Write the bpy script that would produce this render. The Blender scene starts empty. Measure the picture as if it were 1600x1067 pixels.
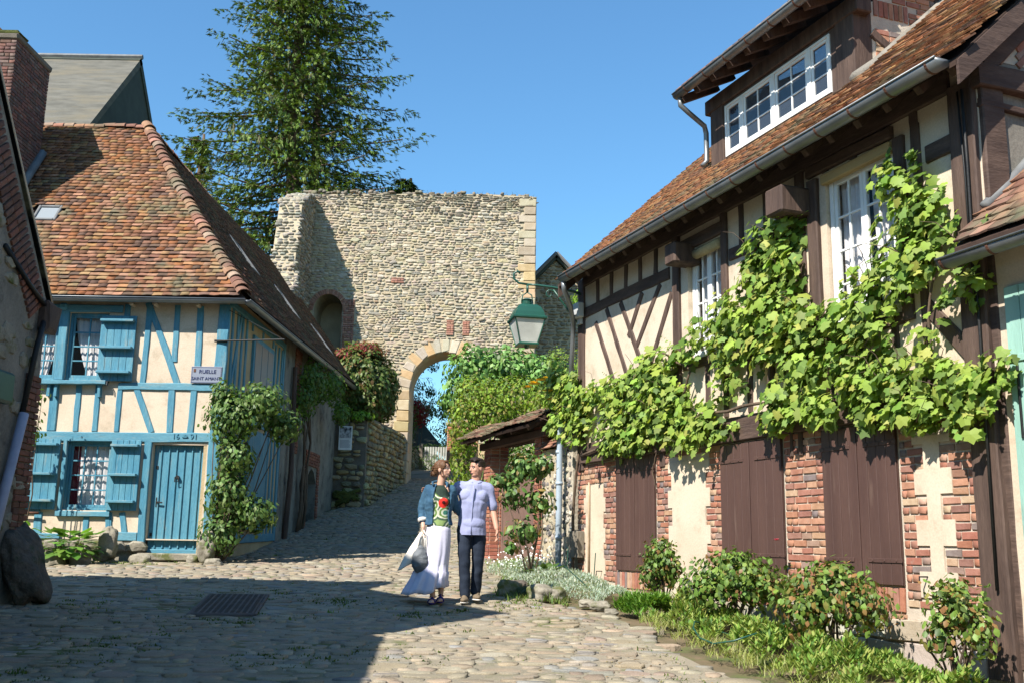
import bpy, bmesh, math, random
import numpy as np
from mathutils import Vector, Matrix, noise
from mathutils.geometry import tessellate_polygon

SC = bpy.context.scene
COL = SC.collection
R = math.radians
PI = math.pi
rnd = random.Random(7)

# ------------------------------------------------------------------ camera, sky, sun, exposure
cr = Matrix(((0.9999, -0.0163, 0.0), (-0.0032, -0.1956, -0.9807), (0.0160, 0.9805, -0.1956)))
cam_data = bpy.data.cameras.new('camera')
cam = bpy.data.objects.new('camera', cam_data)
COL.objects.link(cam)
cam.matrix_world = cr.to_4x4()
cam_data.sensor_width = 36.0
cam_data.lens = 35.73
cam_data.clip_start = 0.05
cam_data.clip_end = 2000
SC.camera = cam

SUN_EL, SUN_AZ = R(45), R(38)          # azimuth: from straight behind the camera towards its left
to_sun = Vector((-math.sin(SUN_AZ) * math.cos(SUN_EL), -math.cos(SUN_AZ) * math.cos(SUN_EL), math.sin(SUN_EL)))
world = bpy.data.worlds.new('World')
SC.world = world
world.use_nodes = True
wn = world.node_tree
bg = wn.nodes['Background']
sky = wn.nodes.new('ShaderNodeTexSky')
sky.sky_type = 'NISHITA'
sky.sun_disc = False
sky.sun_elevation = SUN_EL
sky.sun_rotation = math.atan2(to_sun.x, to_sun.y)
sky.altitude = 150
sky.air_density = 1.4
sky.dust_density = 0.0
sky.ozone_density = 9.0
hue = wn.nodes.new('ShaderNodeMix'); hue.data_type = 'RGBA'; hue.blend_type = 'MULTIPLY'; hue.inputs[0].default_value = 1
hue.inputs[7].default_value = (.80, 1.0, .98, 1)       # a cleaner blue than the default air
wn.links.new(sky.outputs[0], hue.inputs[6]); wn.links.new(hue.outputs[2], bg.inputs[0])
bg.inputs[1].default_value = 0.10
sun_data = bpy.data.lights.new('sun', 'SUN')
sun_data.energy = 5.0
sun_data.angle = R(0.53)
sun_data.color = (1.0, 0.945, 0.86)
sun = bpy.data.objects.new('sun', sun_data)
COL.objects.link(sun)
sun.rotation_euler = to_sun.to_track_quat('Z', 'Y').to_euler()
vs = SC.view_settings
vs.view_transform = 'Standard'
vs.look = 'None'
vs.gamma = 1
vs.exposure = 1.03
vs.use_curve_mapping = False

# ------------------------------------------------------------------ helpers
CRN = np.array(cr)
def ppix(p):
    """pixel height-per-metre and position of a world point (ranking only)"""
    c = CRN.T @ np.asarray(p, float)
    if c[2] > -0.3: return None
    return 800 + 1588 * c[0] / -c[2], 533.5 - 1588 * c[1] / -c[2], 1588 / -c[2]

def zg(x, y):
    pts = ((-60, -5.5), (0, -1.6), (17, -0.41), (18.6, -0.32), (20.5, -0.22), (23, 0.06), (26.7, 0.57), (30, 1.12), (34, 1.93), (38, 2.5), (48, 3.6), (70, 5.0), (120, 7), (300, 8), (2000, 8))
    if y <= pts[0][0]: return pts[0][1]
    for (a, za), (b, zb) in zip(pts, pts[1:]):
        if y <= b:
            return za + (zb - za) * (y - a) / (b - a)
    return pts[-1][1]

def tagp(o, label=None, cat=None, group=None, kind=None):
    if label: o['label'] = label
    if cat: o['category'] = cat
    if group: o['group'] = group
    if kind: o['kind'] = kind
    return o

def thing(name, label, cat, loc=(0, 0, 0), rotz=0, group=None):
    o = bpy.data.objects.new(name, None)
    COL.objects.link(o)
    o.empty_display_size = 0.2
    o.location = loc
    o.rotation_euler = (0, 0, rotz)
    o.matrix_basis = Matrix.Translation(loc) @ Matrix.Rotation(rotz, 4, 'Z')
    return tagp(o, label, cat, group)

def mw(o):
    m = o.matrix_basis.copy()
    while o.parent:
        o = o.parent
        m = o.matrix_basis @ m
    return m

def link(name, me, m=None, parent=None):
    if m is not None and not me.materials: me.materials.append(m)
    o = bpy.data.objects.new(name, me)
    COL.objects.link(o)
    if parent: o.parent = parent
    return o

def copy_tree(o, parent=None):
    c = o.copy()
    COL.objects.link(c)
    c.parent = parent
    for ch in [k for k in COL.objects if k.parent == o]:
        copy_tree(ch, c)
    return c

class MB:
    """collects shapes and links them as ONE mesh object"""
    def __init__(s):
        s.v = []; s.f = []; s.c = None
    def add(s, V, F):
        k = len(s.v)
        s.v.extend([tuple(p) for p in V])
        s.f.extend([tuple(i + k for i in f) for f in F])
    def box(s, x0, x1, y0, y1, z0, z1, b=0.0, M=None, jit=0.0):
        if x1 < x0: x0, x1 = x1, x0
        if y1 < y0: y0, y1 = y1, y0
        if z1 < z0: z0, z1 = z1, z0
        b = min(b, (x1 - x0) * .4, (y1 - y0) * .4, (z1 - z0) * .4)
        if b <= 0:
            V = [Vector((x, y, z)) for z in (z0, z1) for y in (y0, y1) for x in (x0, x1)]
            F = [(0, 2, 3, 1), (4, 5, 7, 6), (0, 1, 5, 4), (2, 6, 7, 3), (0, 4, 6, 2), (1, 3, 7, 5)]
        else:
            V = []; idx = {}
            for i, x in enumerate((x0, x1)):
                for j, y in enumerate((y0, y1)):
                    for k, z in enumerate((z0, z1)):
                        sx, sy, sz = (b if i == 0 else -b), (b if j == 0 else -b), (b if k == 0 else -b)
                        for a, p in enumerate(((x, y + sy, z + sz), (x + sx, y, z + sz), (x + sx, y + sy, z))):
                            idx[i, j, k, a] = len(V); V.append(Vector(p))
            F = []
            g = lambda i, j, k, a: idx[i, j, k, a]
            F += [(g(0,0,0,0), g(0,0,1,0), g(0,1,1,0), g(0,1,0,0)), (g(1,0,0,0), g(1,1,0,0), g(1,1,1,0), g(1,0,1,0))]
            F += [(g(0,0,0,1), g(1,0,0,1), g(1,0,1,1), g(0,0,1,1)), (g(0,1,0,1), g(0,1,1,1), g(1,1,1,1), g(1,1,0,1))]
            F += [(g(0,0,0,2), g(0,1,0,2), g(1,1,0,2), g(1,0,0,2)), (g(0,0,1,2), g(1,0,1,2), g(1,1,1,2), g(0,1,1,2))]
            for i in (0, 1):
                for j in (0, 1):
                    F.append((g(i,j,0,0), g(i,j,0,1), g(i,j,1,1), g(i,j,1,0)))
                for k in (0, 1):
                    F.append((g(i,0,k,0), g(i,0,k,2), g(i,1,k,2), g(i,1,k,0)))
            for j in (0, 1):
                for k in (0, 1):
                    F.append((g(0,j,k,1), g(0,j,k,2), g(1,j,k,2), g(1,j,k,1)))
            for i in (0, 1):
                for j in (0, 1):
                    for k in (0, 1):
                        F.append((g(i,j,k,0), g(i,j,k,1), g(i,j,k,2)))
        if jit: V = [p + Vector((rnd.uniform(-jit, jit), rnd.uniform(-jit, jit), rnd.uniform(-jit, jit))) for p in V]
        if M is not None: V = [M @ p for p in V]
        s.add(V, F)
    def tube(s, pts, r, n=8, cap=True, sx=1.0):
        pts = [Vector(p) for p in pts]
        rs = r if isinstance(r, (list, tuple)) else [r] * len(pts)
        V = []; F = []
        up = Vector((0, 0, 1)); pn = None
        for i, p in enumerate(pts):
            t = (pts[min(i + 1, len(pts) - 1)] - pts[max(i - 1, 0)])
            if t.length < 1e-9: t = Vector((0, 0, 1))
            t.normalize()
            if pn is None:
                a = t.cross(up)
                if a.length < .05: a = t.cross(Vector((1, 0, 0)))
                a.normalize()
            else:
                a = pn - t * pn.dot(t); a.normalize()
            pn = a
            bb = t.cross(a)
            for k in range(n):
                th = 2 * PI * k / n
                V.append(p + a * (math.cos(th) * rs[i] * sx) + bb * (math.sin(th) * rs[i]))
        for i in range(len(pts) - 1):
            for k in range(n):
                k2 = (k + 1) % n
                F.append((i * n + k, i * n + k2, (i + 1) * n + k2, (i + 1) * n + k))
        if cap:
            F.append(tuple(range(n))[::-1]); F.append(tuple((len(pts) - 1) * n + k for k in range(n)))
        s.add(V, F)
    def beam(s, a, b, w, d0, d1, up=(0, 1, 0), segs=None, jit=0.006, M=None):
        """timber from a=(x,z) to b=(x,z) in the wall plane, width w, depth from d0 to d1 (outward = +y), wavy edges"""
        a = Vector((a[0], 0, a[1])); b = Vector((b[0], 0, b[1]))
        L = (b - a).length; t = (b - a) / max(L, 1e-6); q = Vector((-t.z, 0, t.x))
        n = segs or max(2, int(L / .25) + 1)
        V = []; F = []
        bend = rnd.uniform(-1, 1) * .006 * L
        ch = min(.012, w * .12)
        for i in range(n + 1):
            u = i / n
            o = a + t * (L * u) + q * (bend * math.sin(PI * u))
            hw0 = w / 2 + rnd.uniform(-jit, jit); hw1 = w / 2 + rnd.uniform(-jit, jit)
            dd = d1 + rnd.uniform(-jit, jit) * .5
            for (h, d) in ((-hw0, d0), (-hw0, dd - ch), (-hw0 + ch, dd), (hw1 - ch, dd), (hw1, dd - ch), (hw1, d0)):
                p = o + q * h; V.append(Vector((p.x, d, p.z)))
        for i in range(n):
            for k in range(6):
                k2 = (k + 1) % 6
                F.append((i * 6 + k, (i + 1) * 6 + k, (i + 1) * 6 + k2, i * 6 + k2))
        F.append((0, 1, 2, 3, 4, 5)); F.append(tuple(n * 6 + k for k in (5, 4, 3, 2, 1, 0)))
        if M is not None: V = [M @ p for p in V]
        s.add(V, F)
    def prism(s, outer, holes, y0, y1, M=None):
        """2D outline (x,z) with holes, extruded along y"""
        loops = [outer] + list(holes)
        polys = [[Vector((p[0], p[1], 0)) for p in lp] for lp in loops]
        tri = tessellate_polygon(polys)
        flat = [p for lp in polys for p in lp]; n = len(flat)
        V = [Vector((p.x, y0, p.y)) for p in flat] + [Vector((p.x, y1, p.y)) for p in flat]
        F = [tuple(t) for t in tri] + [tuple(i + n for i in t) for t in tri]
        k = 0
        for lp in loops:
            m = len(lp)
            for i in range(m):
                j = (i + 1) % m
                F.append((k + i, k + j, k + j + n, k + i + n))
            k += m
        if M is not None: V = [M @ p for p in V]
        s.add(V, F)
    def lathe(s, prof, n=16, M=None):
        V = []; F = []
        for (r, z) in prof:
            for k in range(n):
                V.append(Vector((r * math.cos(2 * PI * k / n), r * math.sin(2 * PI * k / n), z)))
        for i in range(len(prof) - 1):
            for k in range(n):
                k2 = (k + 1) % n
                F.append((i * n + k, i * n + k2, (i + 1) * n + k2, (i + 1) * n + k))
        if M is not None: V = [M @ p for p in V]
        s.add(V, F)
    def build(s, name, m, parent=None, smooth=False, fix=True, **tags):
        me = bpy.data.meshes.new(name)
        me.from_pydata([tuple(p) for p in s.v], [], s.f)
        if fix:
            bm = bmesh.new(); bm.from_mesh(me)
            bmesh.ops.recalc_face_normals(bm, faces=bm.faces)
            bm.to_mesh(me); bm.free()
        if smooth:
            me.polygons.foreach_set('use_smooth', [True] * len(me.polygons))
        me.update()
        o = link(name, me, m, parent)
        tagp(o, **tags)
        return o

# ---- kits: small repeated pieces; the ones that show largest become objects, the rest one joined part
def ring_solid(rings, cap_center=False):
    n = len(rings[0]); V = []; F = []
    for r in rings: V.extend(r)
    for i in range(len(rings) - 1):
        for k in range(n):
            k2 = (k + 1) % n
            F.append((i * n + k, i * n + k2, (i + 1) * n + k2, (i + 1) * n + k))
    b = (len(rings) - 1) * n
    if cap_center:
        c = np.mean(np.array(rings[-1]), 0); V.append(tuple(c + np.array([0, cap_center, 0])))
        for k in range(n): F.append((b + k, b + (k + 1) % n, len(V) - 1))
    else:
        F.append(tuple(b + k for k in range(n)))
    return V, F

def v_pillow(w, h, d, b, j, rg):
    """block facing +y, centred in x and z"""
    pts = [(-w/2, -h/2), (-w/2, h/2), (w/2, h/2), (w/2, -h/2)]
    J = [(rg.uniform(-j, j), rg.uniform(-j, j)) for _ in pts]
    def rr(y, inset, yj=0):
        return [(x + a - math.copysign(inset, x), y + rg.uniform(-yj, yj), z + c - math.copysign(inset, z)) for (x, z), (a, c) in zip(pts, J)]
    return ring_solid([rr(-d * .4, 0), rr(d - b, 0), rr(d, b, b * .4)])

def v_rubble(w, h, d, b, rg, n=7, rough=.12, dome=0.0):
    a0 = rg.uniform(0, 1)
    P = []
    for k in range(n):
        th = 2 * PI * (k + a0 + rg.uniform(-.2, .2)) / n
        c, s_ = math.cos(th), math.sin(th)
        q = (abs(c) ** 5 + abs(s_) ** 5) ** (-1 / 5)
        q *= 1 + rg.uniform(-rough, rough * .4)
        P.append((c * q * w / 2, s_ * q * h / 2))
    P = P[::-1]
    tx, tz = rg.uniform(-.25, .25) * d / w, rg.uniform(-.3, .3) * d / h
    def rr(y, f, t=0):
        return [(x * f, y + t * (x * tx + z * tz) + (rg.uniform(-b, b) * .3 if t else 0), z * f) for x, z in P]
    f2 = max(.55, 1 - 2 * b / min(w, h))
    return ring_solid([rr(-d * .4, 1), rr(d - b, .98, 1), rr(d, f2, 1)], cap_center=dome or b * .3)

def v_tile(w, l, t, rg, warp=.004):
    """roof tile: x width, z up the slope, y outward; its nose at z=-l/2 sits proud"""
    j = lambda a: rg.uniform(-a, a)
    c = rg.uniform(-warp, warp)
    V = []
    for (x, z) in ((-w/2, -l/2), (0, -l/2), (w/2, -l/2), (w/2, l/2), (0, l/2), (-w/2, l/2)):
        yb = (0.0) + (c if x == 0 else j(warp * .5)); zz = z + (j(.006) if z < 0 else 0); xx = x + j(.003)
        V.append((xx, yb, zz))
    V = V + [(x, y + t, z) for x, y, z in V]
    F = [(6, 7, 10, 11), (7, 8, 9, 10), (0, 6, 11, 5), (2, 3, 9, 8), (0, 1, 7, 6), (1, 2, 8, 7)]
    return V, F

LEAFTILT = 0
def v_leaf(l, w, rg, kind='oval'):
    """leaf in the xz plane (z = along), facing +y, base at origin"""
    cup = rg.uniform(.08, .25) * l; droop = rg.uniform(.05, .3) * l
    if kind == 'vine':
        pr = [(0, .02), (.30, -.12), (.54, .12), (.42, .34), (.54, .60), (.25, .68), (0, 1.0), (-.25, .68), (-.54, .60), (-.42, .34), (-.54, .12), (-.30, -.12)]
        V = [(0, cup * .25, .3 * l)]
        for x, z in pr:
            x2, z2 = x * w * 1.15 * rg.uniform(.9, 1.1), z * l * rg.uniform(.93, 1.07)
            V.append((x2, -cup * (x * x) * 1.6 - droop * max(0, z - .3) ** 2 + rg.uniform(-.02, .02) * l, z2))
        F = [(0, i, i % 12 + 1) for i in range(1, 13)]
        F = [f[::-1] for f in F]
        return V, F
    if kind == 'blade':
        b = rg.uniform(.15, .5) * l
        V = [(-w/2, 0, 0), (w/2, 0, 0), (-w * .42, -b * .2, l * .5), (w * .42, -b * .2, l * .5), (0, -b, l)]
        return V, [(0, 2, 3, 1), (2, 4, 3)]
    V = [(0, 0, 0), (w/2, -cup * .4, l * .38), (w * .38, -cup * .4 - droop * .3, l * .7), (0, -droop, l), (-w * .38, -cup * .4 - droop * .3, l * .7), (-w/2, -cup * .4, l * .38), (0, -droop * .15, l * .5)]
    F = [(0, 5, 6), (5, 4, 6), (4, 3, 6), (3, 2, 6), (2, 1, 6), (1, 0, 6)]
    return V, F

class Kit:
    def __init__(s, name, mat):
        s.name = name; s.mat = mat; s.var = []; s.inst = []
    def variant(s, VF, col):
        V, F = VF
        s.var.append((np.array([tuple(p) for p in V], float), F, col))
    def put(s, i, M):
        s.inst.append((i % len(s.var), M))
    def place(s, i, pos, X, Y, Z, sc=(1, 1, 1)):
        M = np.eye(4)
        M[:3, 0] = np.array(X) * sc[0]; M[:3, 1] = np.array(Y) * sc[1]; M[:3, 2] = np.array(Z) * sc[2]; M[:3, 3] = pos
        s.inst.append((i % len(s.var), M))
    def finalize(s, parent, limit=300, part=None, minpx=6.0, rest=None, smooth=False, **tags):
        W = np.array(mw(parent)) if parent else np.eye(4)
        rad = [float(np.linalg.norm(v[0].max(0) - v[0].min(0))) for v in s.var]
        order = []
        for k, (i, M) in enumerate(s.inst):
            p = W[:3, :3] @ M[:3, 3] + W[:3, 3]
            q = ppix(p)
            if q is None: continue
            if not (0 < q[0] < 1600 and 0 < q[1] < 1067): continue
            e = rad[i] * q[2] * float(np.linalg.norm(M[:3, 0]))
            if e > minpx: order.append((-e, k))
        order.sort()
        single = set(k for e, k in order[:limit])
        meshes = [None] * len(s.var)
        out = []
        def setcol(me, C):
            a = me.color_attributes.new('tint', 'FLOAT_COLOR', 'POINT')
            a.data.foreach_set('color', np.asarray(C, np.float32).ravel())
        for e, k in order[:limit]:
            i, M = s.inst[k]
            if meshes[i] is None:
                V, F, c = s.var[i]
                me = bpy.data.meshes.new(part or s.name)
                me.from_pydata(V.tolist(), [], F); me.materials.append(s.mat)
                setcol(me, np.tile(np.array([*c, 1.0]), (len(V), 1)))
                if smooth: me.polygons.foreach_set('use_smooth', [True] * len(me.polygons))
                meshes[i] = me
            o = bpy.data.objects.new(part or s.name, meshes[i])
            COL.objects.link(o); o.parent = parent
            o.matrix_basis = Matrix(M.tolist())
            out.append(o)
        VV = []; LL = []; TT = []; CC = []; off = 0
        for i, (V, F, c) in enumerate(s.var):
            Ms = [M for k, (j, M) in enumerate(s.inst) if j == i and k not in single]
            if not Ms: continue
            Ms = np.array(Ms)
            P = np.einsum('mij,vj->mvi', Ms[:, :3, :3], V) + Ms[:, None, :3, 3]
            m, n = len(Ms), len(V)
            VV.append(P.reshape(-1, 3))
            fl = np.array([x for f in F for x in f]); ft = np.array([len(f) for f in F])
            LL.append((fl[None, :] + (off + np.arange(m) * n)[:, None]).ravel())
            TT.append(np.tile(ft, m))
            CC.append(np.tile(np.array([*c, 1.0]), (m * n, 1)))
            off += m * n
        if VV:
            VV = np.concatenate(VV); LL = np.concatenate(LL); TT = np.concatenate(TT); CC = np.concatenate(CC)
            me = bpy.data.meshes.new(rest or (part or s.name))
            me.vertices.add(len(VV)); me.vertices.foreach_set('co', VV.astype(np.float32).ravel())
            me.loops.add(len(LL)); me.loops.foreach_set('vertex_index', LL.astype(np.int32))
            me.polygons.add(len(TT))
            st = np.concatenate(([0], np.cumsum(TT)[:-1]))
            me.polygons.foreach_set('loop_start', st.astype(np.int32))
            me.update(calc_edges=True)
            if smooth: me.polygons.foreach_set('use_smooth', [True] * len(me.polygons))
            me.materials.append(s.mat)
            setcol(me, CC)
            o = link(rest or (part or s.name), me, None, parent)
            o['kind'] = 'stuff'
            tagp(o, **tags)
            out.append(o)
        return out

def jc(c, rg, v=.15, h=.06):
    m = 1 + rg.uniform(-v, v)
    return tuple(max(0.002, x * m * (1 + rg.uniform(-h, h))) for x in c)

def kit_blocks(name, mat, w, h, d, b, j, cols, rg, nvar=24, rub=False, v=.15, rough=.12, n=7, hv=.06):
    k = Kit(name, mat); k.w = w; k.h = h
    for i in range(nvar):
        c = jc(rg.choice(cols), rg, v, hv)
        if rub: k.variant(v_rubble(w, h, d * rg.uniform(.7, 1.25), b, rg, n=n, rough=rough), c)
        else: k.variant(v_pillow(w, h, d * rg.uniform(.85, 1.15), b, j, rg), c)
    return k

def frame_of(n):
    n = Vector(n).normalized(); u = n.cross(Vector((0, 0, 1))).normalized()
    return u, n, Vector((0, 0, 1))

def brick_rows(kit, org, n, x0, x1, z0, z1, rg, L=.22, H=.075, skip=None, joint=.012, flip=True, head=.11, y=0.0):
    """courses of bricks on a wall; org = origin, n = outward normal, x measured along u"""
    u, nn, up = frame_of(n)
    org = Vector(org)
    r = 0; z = z0
    while z + H * .6 < z1:
        hh = min(H, z1 - z)
        x = x0; first = True
        while x < x1 - .02:
            l = (L if rg.random() < .6 else head) * rg.uniform(.92, 1.06)
            if first and r % 2: l = head
            first = False
            if x + l > x1 - .05: l = x1 - x
            cx, cz = x + l / 2, z + hh / 2
            if not skip or not skip(cx, cz):
                p = org + u * cx + up * cz + nn * (y + rg.uniform(-.004, .003))
                a = rg.uniform(-.012, .012)
                U = u * math.cos(a) + up * math.sin(a); Z = up * math.cos(a) - u * math.sin(a)
                kit.place(rg.randrange(999), p, U, nn, Z, ((l - joint) / kit.w, 1, (hh - joint) / kit.h))
            x += l
        z += hh; r += 1

def rubble_rows(kit, org, n, x0, x1, z0, z1, rg, wm=.25, hm=.12, skip=None, gap=.012, y=0.0, wave=.03):
    u, nn, up = frame_of(n)
    org = Vector(org); z = z0
    ph = rg.uniform(0, 9)
    while z < z1 - hm * .3:
        hh = hm * rg.uniform(.7, 1.35)
        if z + hh > z1: hh = z1 - z
        x = x0 - rg.uniform(0, wm)
        while x < x1:
            l = wm * rg.choice((.6, .8, 1, 1.2, 1.6)) * rg.uniform(.85, 1.15)
            cx = x + l / 2
            zz = z + hh / 2 + wave * math.sin(cx * 1.7 + z * 2 + ph) 
            if x0 - .02 <= cx - l * .3 and cx + l * .3 <= x1 + .02 and (not skip or not skip(cx, zz)):
                sub = 2 if (hh > hm * 1.15 and rg.random() < .3) else 1
                for q in range(sub):
                    h2 = hh / sub
                    zc = zz - hh / 2 + h2 * (q + .5)
                    a = rg.uniform(-.07, .07)
                    U = u * math.cos(a) + up * math.sin(a); Z = up * math.cos(a) - u * math.sin(a)
                    kit.place(rg.randrange(999), org + u * cx + up * zc + nn * (y + rg.uniform(-.01, .01)), U, nn, Z,
                              ((l - gap) / kit.w, rg.uniform(.7, 1.3), (h2 - gap) / kit.h))
            x += l
        z += hh

# ------------------------------------------------------------------ materials
def mk(name, c1, c2=None, ns=4.0, rough=.85, bump=.25, bs=30.0, bd=.02, tint=False, spec=.25, dirt=None, stretch=None, metal=0.0, wave=None, fine=0.0):
    m = bpy.data.materials.new(name)
    m.use_nodes = True
    nt = m.node_tree; N = nt.nodes; Lk = nt.links
    p = N['Principled BSDF']
    geo = N.new('ShaderNodeNewGeometry')
    pos = geo.outputs['Position']
    if stretch:
        mp = N.new('ShaderNodeMapping'); mp.inputs['Scale'].default_value = stretch
        Lk.new(pos, mp.inputs[0]); pos = mp.outputs[0]
    def noise_(scale, detail=4, rg=.55):
        t = N.new('ShaderNodeTexNoise'); t.inputs['Scale'].default_value = scale; t.inputs['Detail'].default_value = detail
        t.inputs['Roughness'].default_value = rg
        Lk.new(pos, t.inputs['Vector']); return t.outputs['Fac']
    def ramp(src, a, b):
        r = N.new('ShaderNodeMapRange'); r.inputs[1].default_value = a; r.inputs[2].default_value = b
        Lk.new(src, r.inputs[0]); return r.outputs[0]
    def mixc(f, a, b, mode='MIX'):
        x = N.new('ShaderNodeMix'); x.data_type = 'RGBA'; x.blend_type = mode
        if isinstance(f, float): x.inputs[0].default_value = f
        else: Lk.new(f, x.inputs[0])
        for s_, i in ((a, 6), (b, 7)):
            if isinstance(s_, tuple): x.inputs[i].default_value = (*s_, 1)
            else: Lk.new(s_, x.inputs[i])
        return x.outputs[2]
    c2 = c2 or tuple(x * .75 for x in c1)
    col = mixc(ramp(noise_(ns, 6), .35, .65), c1, c2)
    if tint:
        at = N.new('ShaderNodeAttribute'); at.attribute_name = 'tint'
        col = mixc(1.0, col, at.outputs['Color'], 'MULTIPLY')
    if dirt:
        dc, dsc, lo, hi = dirt
        col = mixc(ramp(noise_(dsc, 5, .65), lo, hi), col, dc)
    if fine:
        col = mixc(fine, col, mixc(ramp(noise_(bs * 3, 2), .3, .7), (.25, .25, .25), (1., 1., 1.)), 'MULTIPLY')
    Lk.new(col, p.inputs['Base Color'])
    p.inputs['Roughness'].default_value = rough
    p.inputs['Specular IOR Level'].default_value = spec
    p.inputs['Metallic'].default_value = metal
    if bump:
        bn = N.new('ShaderNodeBump'); bn.inputs['Strength'].default_value = min(1, bump); bn.inputs['Distance'].default_value = bd
        Lk.new(noise_(bs, 5, .6), bn.inputs['Height']); Lk.new(bn.outputs[0], p.inputs['Normal'])
    return m

def mk_leaf(name, rough=.55, trans=.38, spec=.25):
    m = bpy.data.materials.new(name); m.use_nodes = True
    nt = m.node_tree; N = nt.nodes; Lk = nt.links
    p = N['Principled BSDF']; out = N['Material Output']
    at = N.new('ShaderNodeAttribute'); at.attribute_name = 'tint'
    Lk.new(at.outputs['Color'], p.inputs['Base Color'])
    p.inputs['Roughness'].default_value = rough
    p.inputs['Specular IOR Level'].default_value = spec
    tr = N.new('ShaderNodeBsdfTranslucent')
    mul = N.new('ShaderNodeMix'); mul.data_type = 'RGBA'; mul.blend_type = 'MULTIPLY'; mul.inputs[0].default_value = 1
    Lk.new(at.outputs['Color'], mul.inputs[6]); mul.inputs[7].default_value = (1.25, 1.3, .55, 1)
    Lk.new(mul.outputs[2], tr.inputs[0])
    mx = N.new('ShaderNodeMixShader'); mx.inputs[0].default_value = trans
    Lk.new(p.outputs[0], mx.inputs[1]); Lk.new(tr.outputs[0], mx.inputs[2]); Lk.new(mx.outputs[0], out.inputs[0])
    return m

def mk_glass(name, tintc=(.02, .025, .03), rough=.03, alpha=.20):
    m = bpy.data.materials.new(name); m.use_nodes = True
    nt = m.node_tree; N = nt.nodes; Lk = nt.links
    out = N['Material Output']; p = N['Principled BSDF']
    p.inputs['Base Color'].default_value = (*tintc, 1); p.inputs['Roughness'].default_value = rough
    p.inputs['Specular IOR Level'].default_value = .8
    tb = N.new('ShaderNodeBsdfTransparent'); mx = N.new('ShaderNodeMixShader'); mx.inputs[0].default_value = alpha
    Lk.new(tb.outputs[0], mx.inputs[1]); Lk.new(p.outputs[0], mx.inputs[2]); Lk.new(mx.outputs[0], out.inputs[0])
    return m

W1 = (1, 1, 1); W2 = (.8, .8, .8)
M = {}
M['soil'] = mk('soil', (.16, .115, .07), (.10, .085, .045), ns=3, bump=.5, bs=12, dirt=((.08, .11, .03), 1.2, .5, .62))
M['joint'] = mk('street_joint', (.31, .265, .195), (.23, .20, .145), ns=1.6, bump=.6, bs=40, dirt=((.12, .13, .05), .9, .54, .66), fine=.35)
M['cobble'] = mk('cobblestone', W1, (.78, .77, .76), ns=4, rough=.85, bump=.6, bs=38, bd=.012, tint=True, dirt=((.27, .23, .165), 2.2, .48, .66), fine=.45)
M['grass'] = mk_leaf('grass_blade', rough=.6, trans=.3)
M['leaf'] = mk_leaf('leaf')
M['leafg'] = mk_leaf('glossy_leaf', rough=.5, trans=.28, spec=.35)
M['needle'] = mk_leaf('needle', rough=.6, trans=.15, spec=.2)
M['bark'] = mk('bark', (.13, .09, .06), (.07, .05, .035), ns=8, bump=.8, bs=25, stretch=(1, 1, .3))
M['plaster'] = mk('cream_plaster', (.60, .50, .385), (.53, .43, .32), ns=1.6, rough=.95, bump=.25, bs=18, bd=.01, dirt=((.38, .31, .22), 3.2, .54, .8), fine=.2)
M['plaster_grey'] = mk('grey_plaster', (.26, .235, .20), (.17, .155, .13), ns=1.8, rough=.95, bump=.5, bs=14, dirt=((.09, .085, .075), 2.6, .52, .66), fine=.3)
M['timber'] = mk('brown_timber', (.115, .075, .058), (.065, .042, .034), ns=9, rough=.75, bump=.9, bs=30, bd=.01, stretch=(1, 1, .12), fine=.35)
M['beam'] = mk('brown_beam', (.115, .075, .058), (.065, .042, .034), ns=9, rough=.75, bump=.9, bs=30, bd=.01, stretch=(.2, .2, 1), fine=.35)
M['brown_paint'] = mk('brown_paint', (.092, .050, .040), (.072, .038, .031), ns=5, rough=.5, bump=.6, bs=36, bd=.006, stretch=(1, 1, .12), spec=.4, dirt=((.14, .09, .07), 9, .60, .76), fine=.2)
M['teal'] = mk('teal_paint', (.055, .205, .295), (.10, .27, .345), ns=8, rough=.65, bump=.8, bs=36, bd=.008, stretch=(1, 1, .14), dirt=((.22, .28, .27), 12, .56, .72), fine=.35)
M['tealh'] = mk('teal_paint_rail', (.07, .225, .31), (.115, .28, .35), ns=6, rough=.6, bump=.5, bs=30, bd=.006, stretch=(.2, 1, 1), dirt=((.24, .29, .27), 11, .54, .72), fine=.35)
M['brick'] = mk('brick', W1, (.8, .75, .72), ns=14, rough=.9, bump=.5, bs=60, bd=.006, tint=True, dirt=((.33, .24, .19), 9, .62, .78), fine=.25)
M['mortar'] = mk('mortar', (.58, .50, .40), (.46, .39, .31), ns=6, bump=.4, bs=60, fine=.2)
M['mortar_d'] = mk('dark_mortar', (.17, .145, .115), (.11, .095, .075), ns=3, bump=.5, bs=40, fine=.2)
M['tile'] = mk('clay_tile', W1, (.66, .64, .62), ns=5, rough=.92, bump=.5, bs=50, bd=.006, tint=True, dirt=((.15, .14, .085), 1.4, .52, .70), fine=.4)
M['under'] = mk('roof_batten', (.05, .03, .022), rough=.9)
M['stone'] = mk('tower_stone', W1, (.80, .78, .74), ns=5, rough=.95, bump=.8, bs=22, bd=.03, tint=True, fine=.35, dirt=((.24, .215, .17), .9, .56, .74))
M['lime'] = mk('lime_mortar', (.48, .40, .275), (.38, .32, .22), ns=2, rough=.95, bump=.6, bs=22, bd=.02, fine=.2)
M['ashlar'] = mk('ashlar', W1, (.85, .82, .76), ns=5, rough=.9, bump=.4, bs=30, tint=True, fine=.15)
M['rock'] = mk('field_rock', (.30, .27, .21), (.20, .18, .14), ns=5, bump=.7, bs=14, dirt=((.10, .11, .035), 3, .52, .64), fine=.3)
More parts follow.
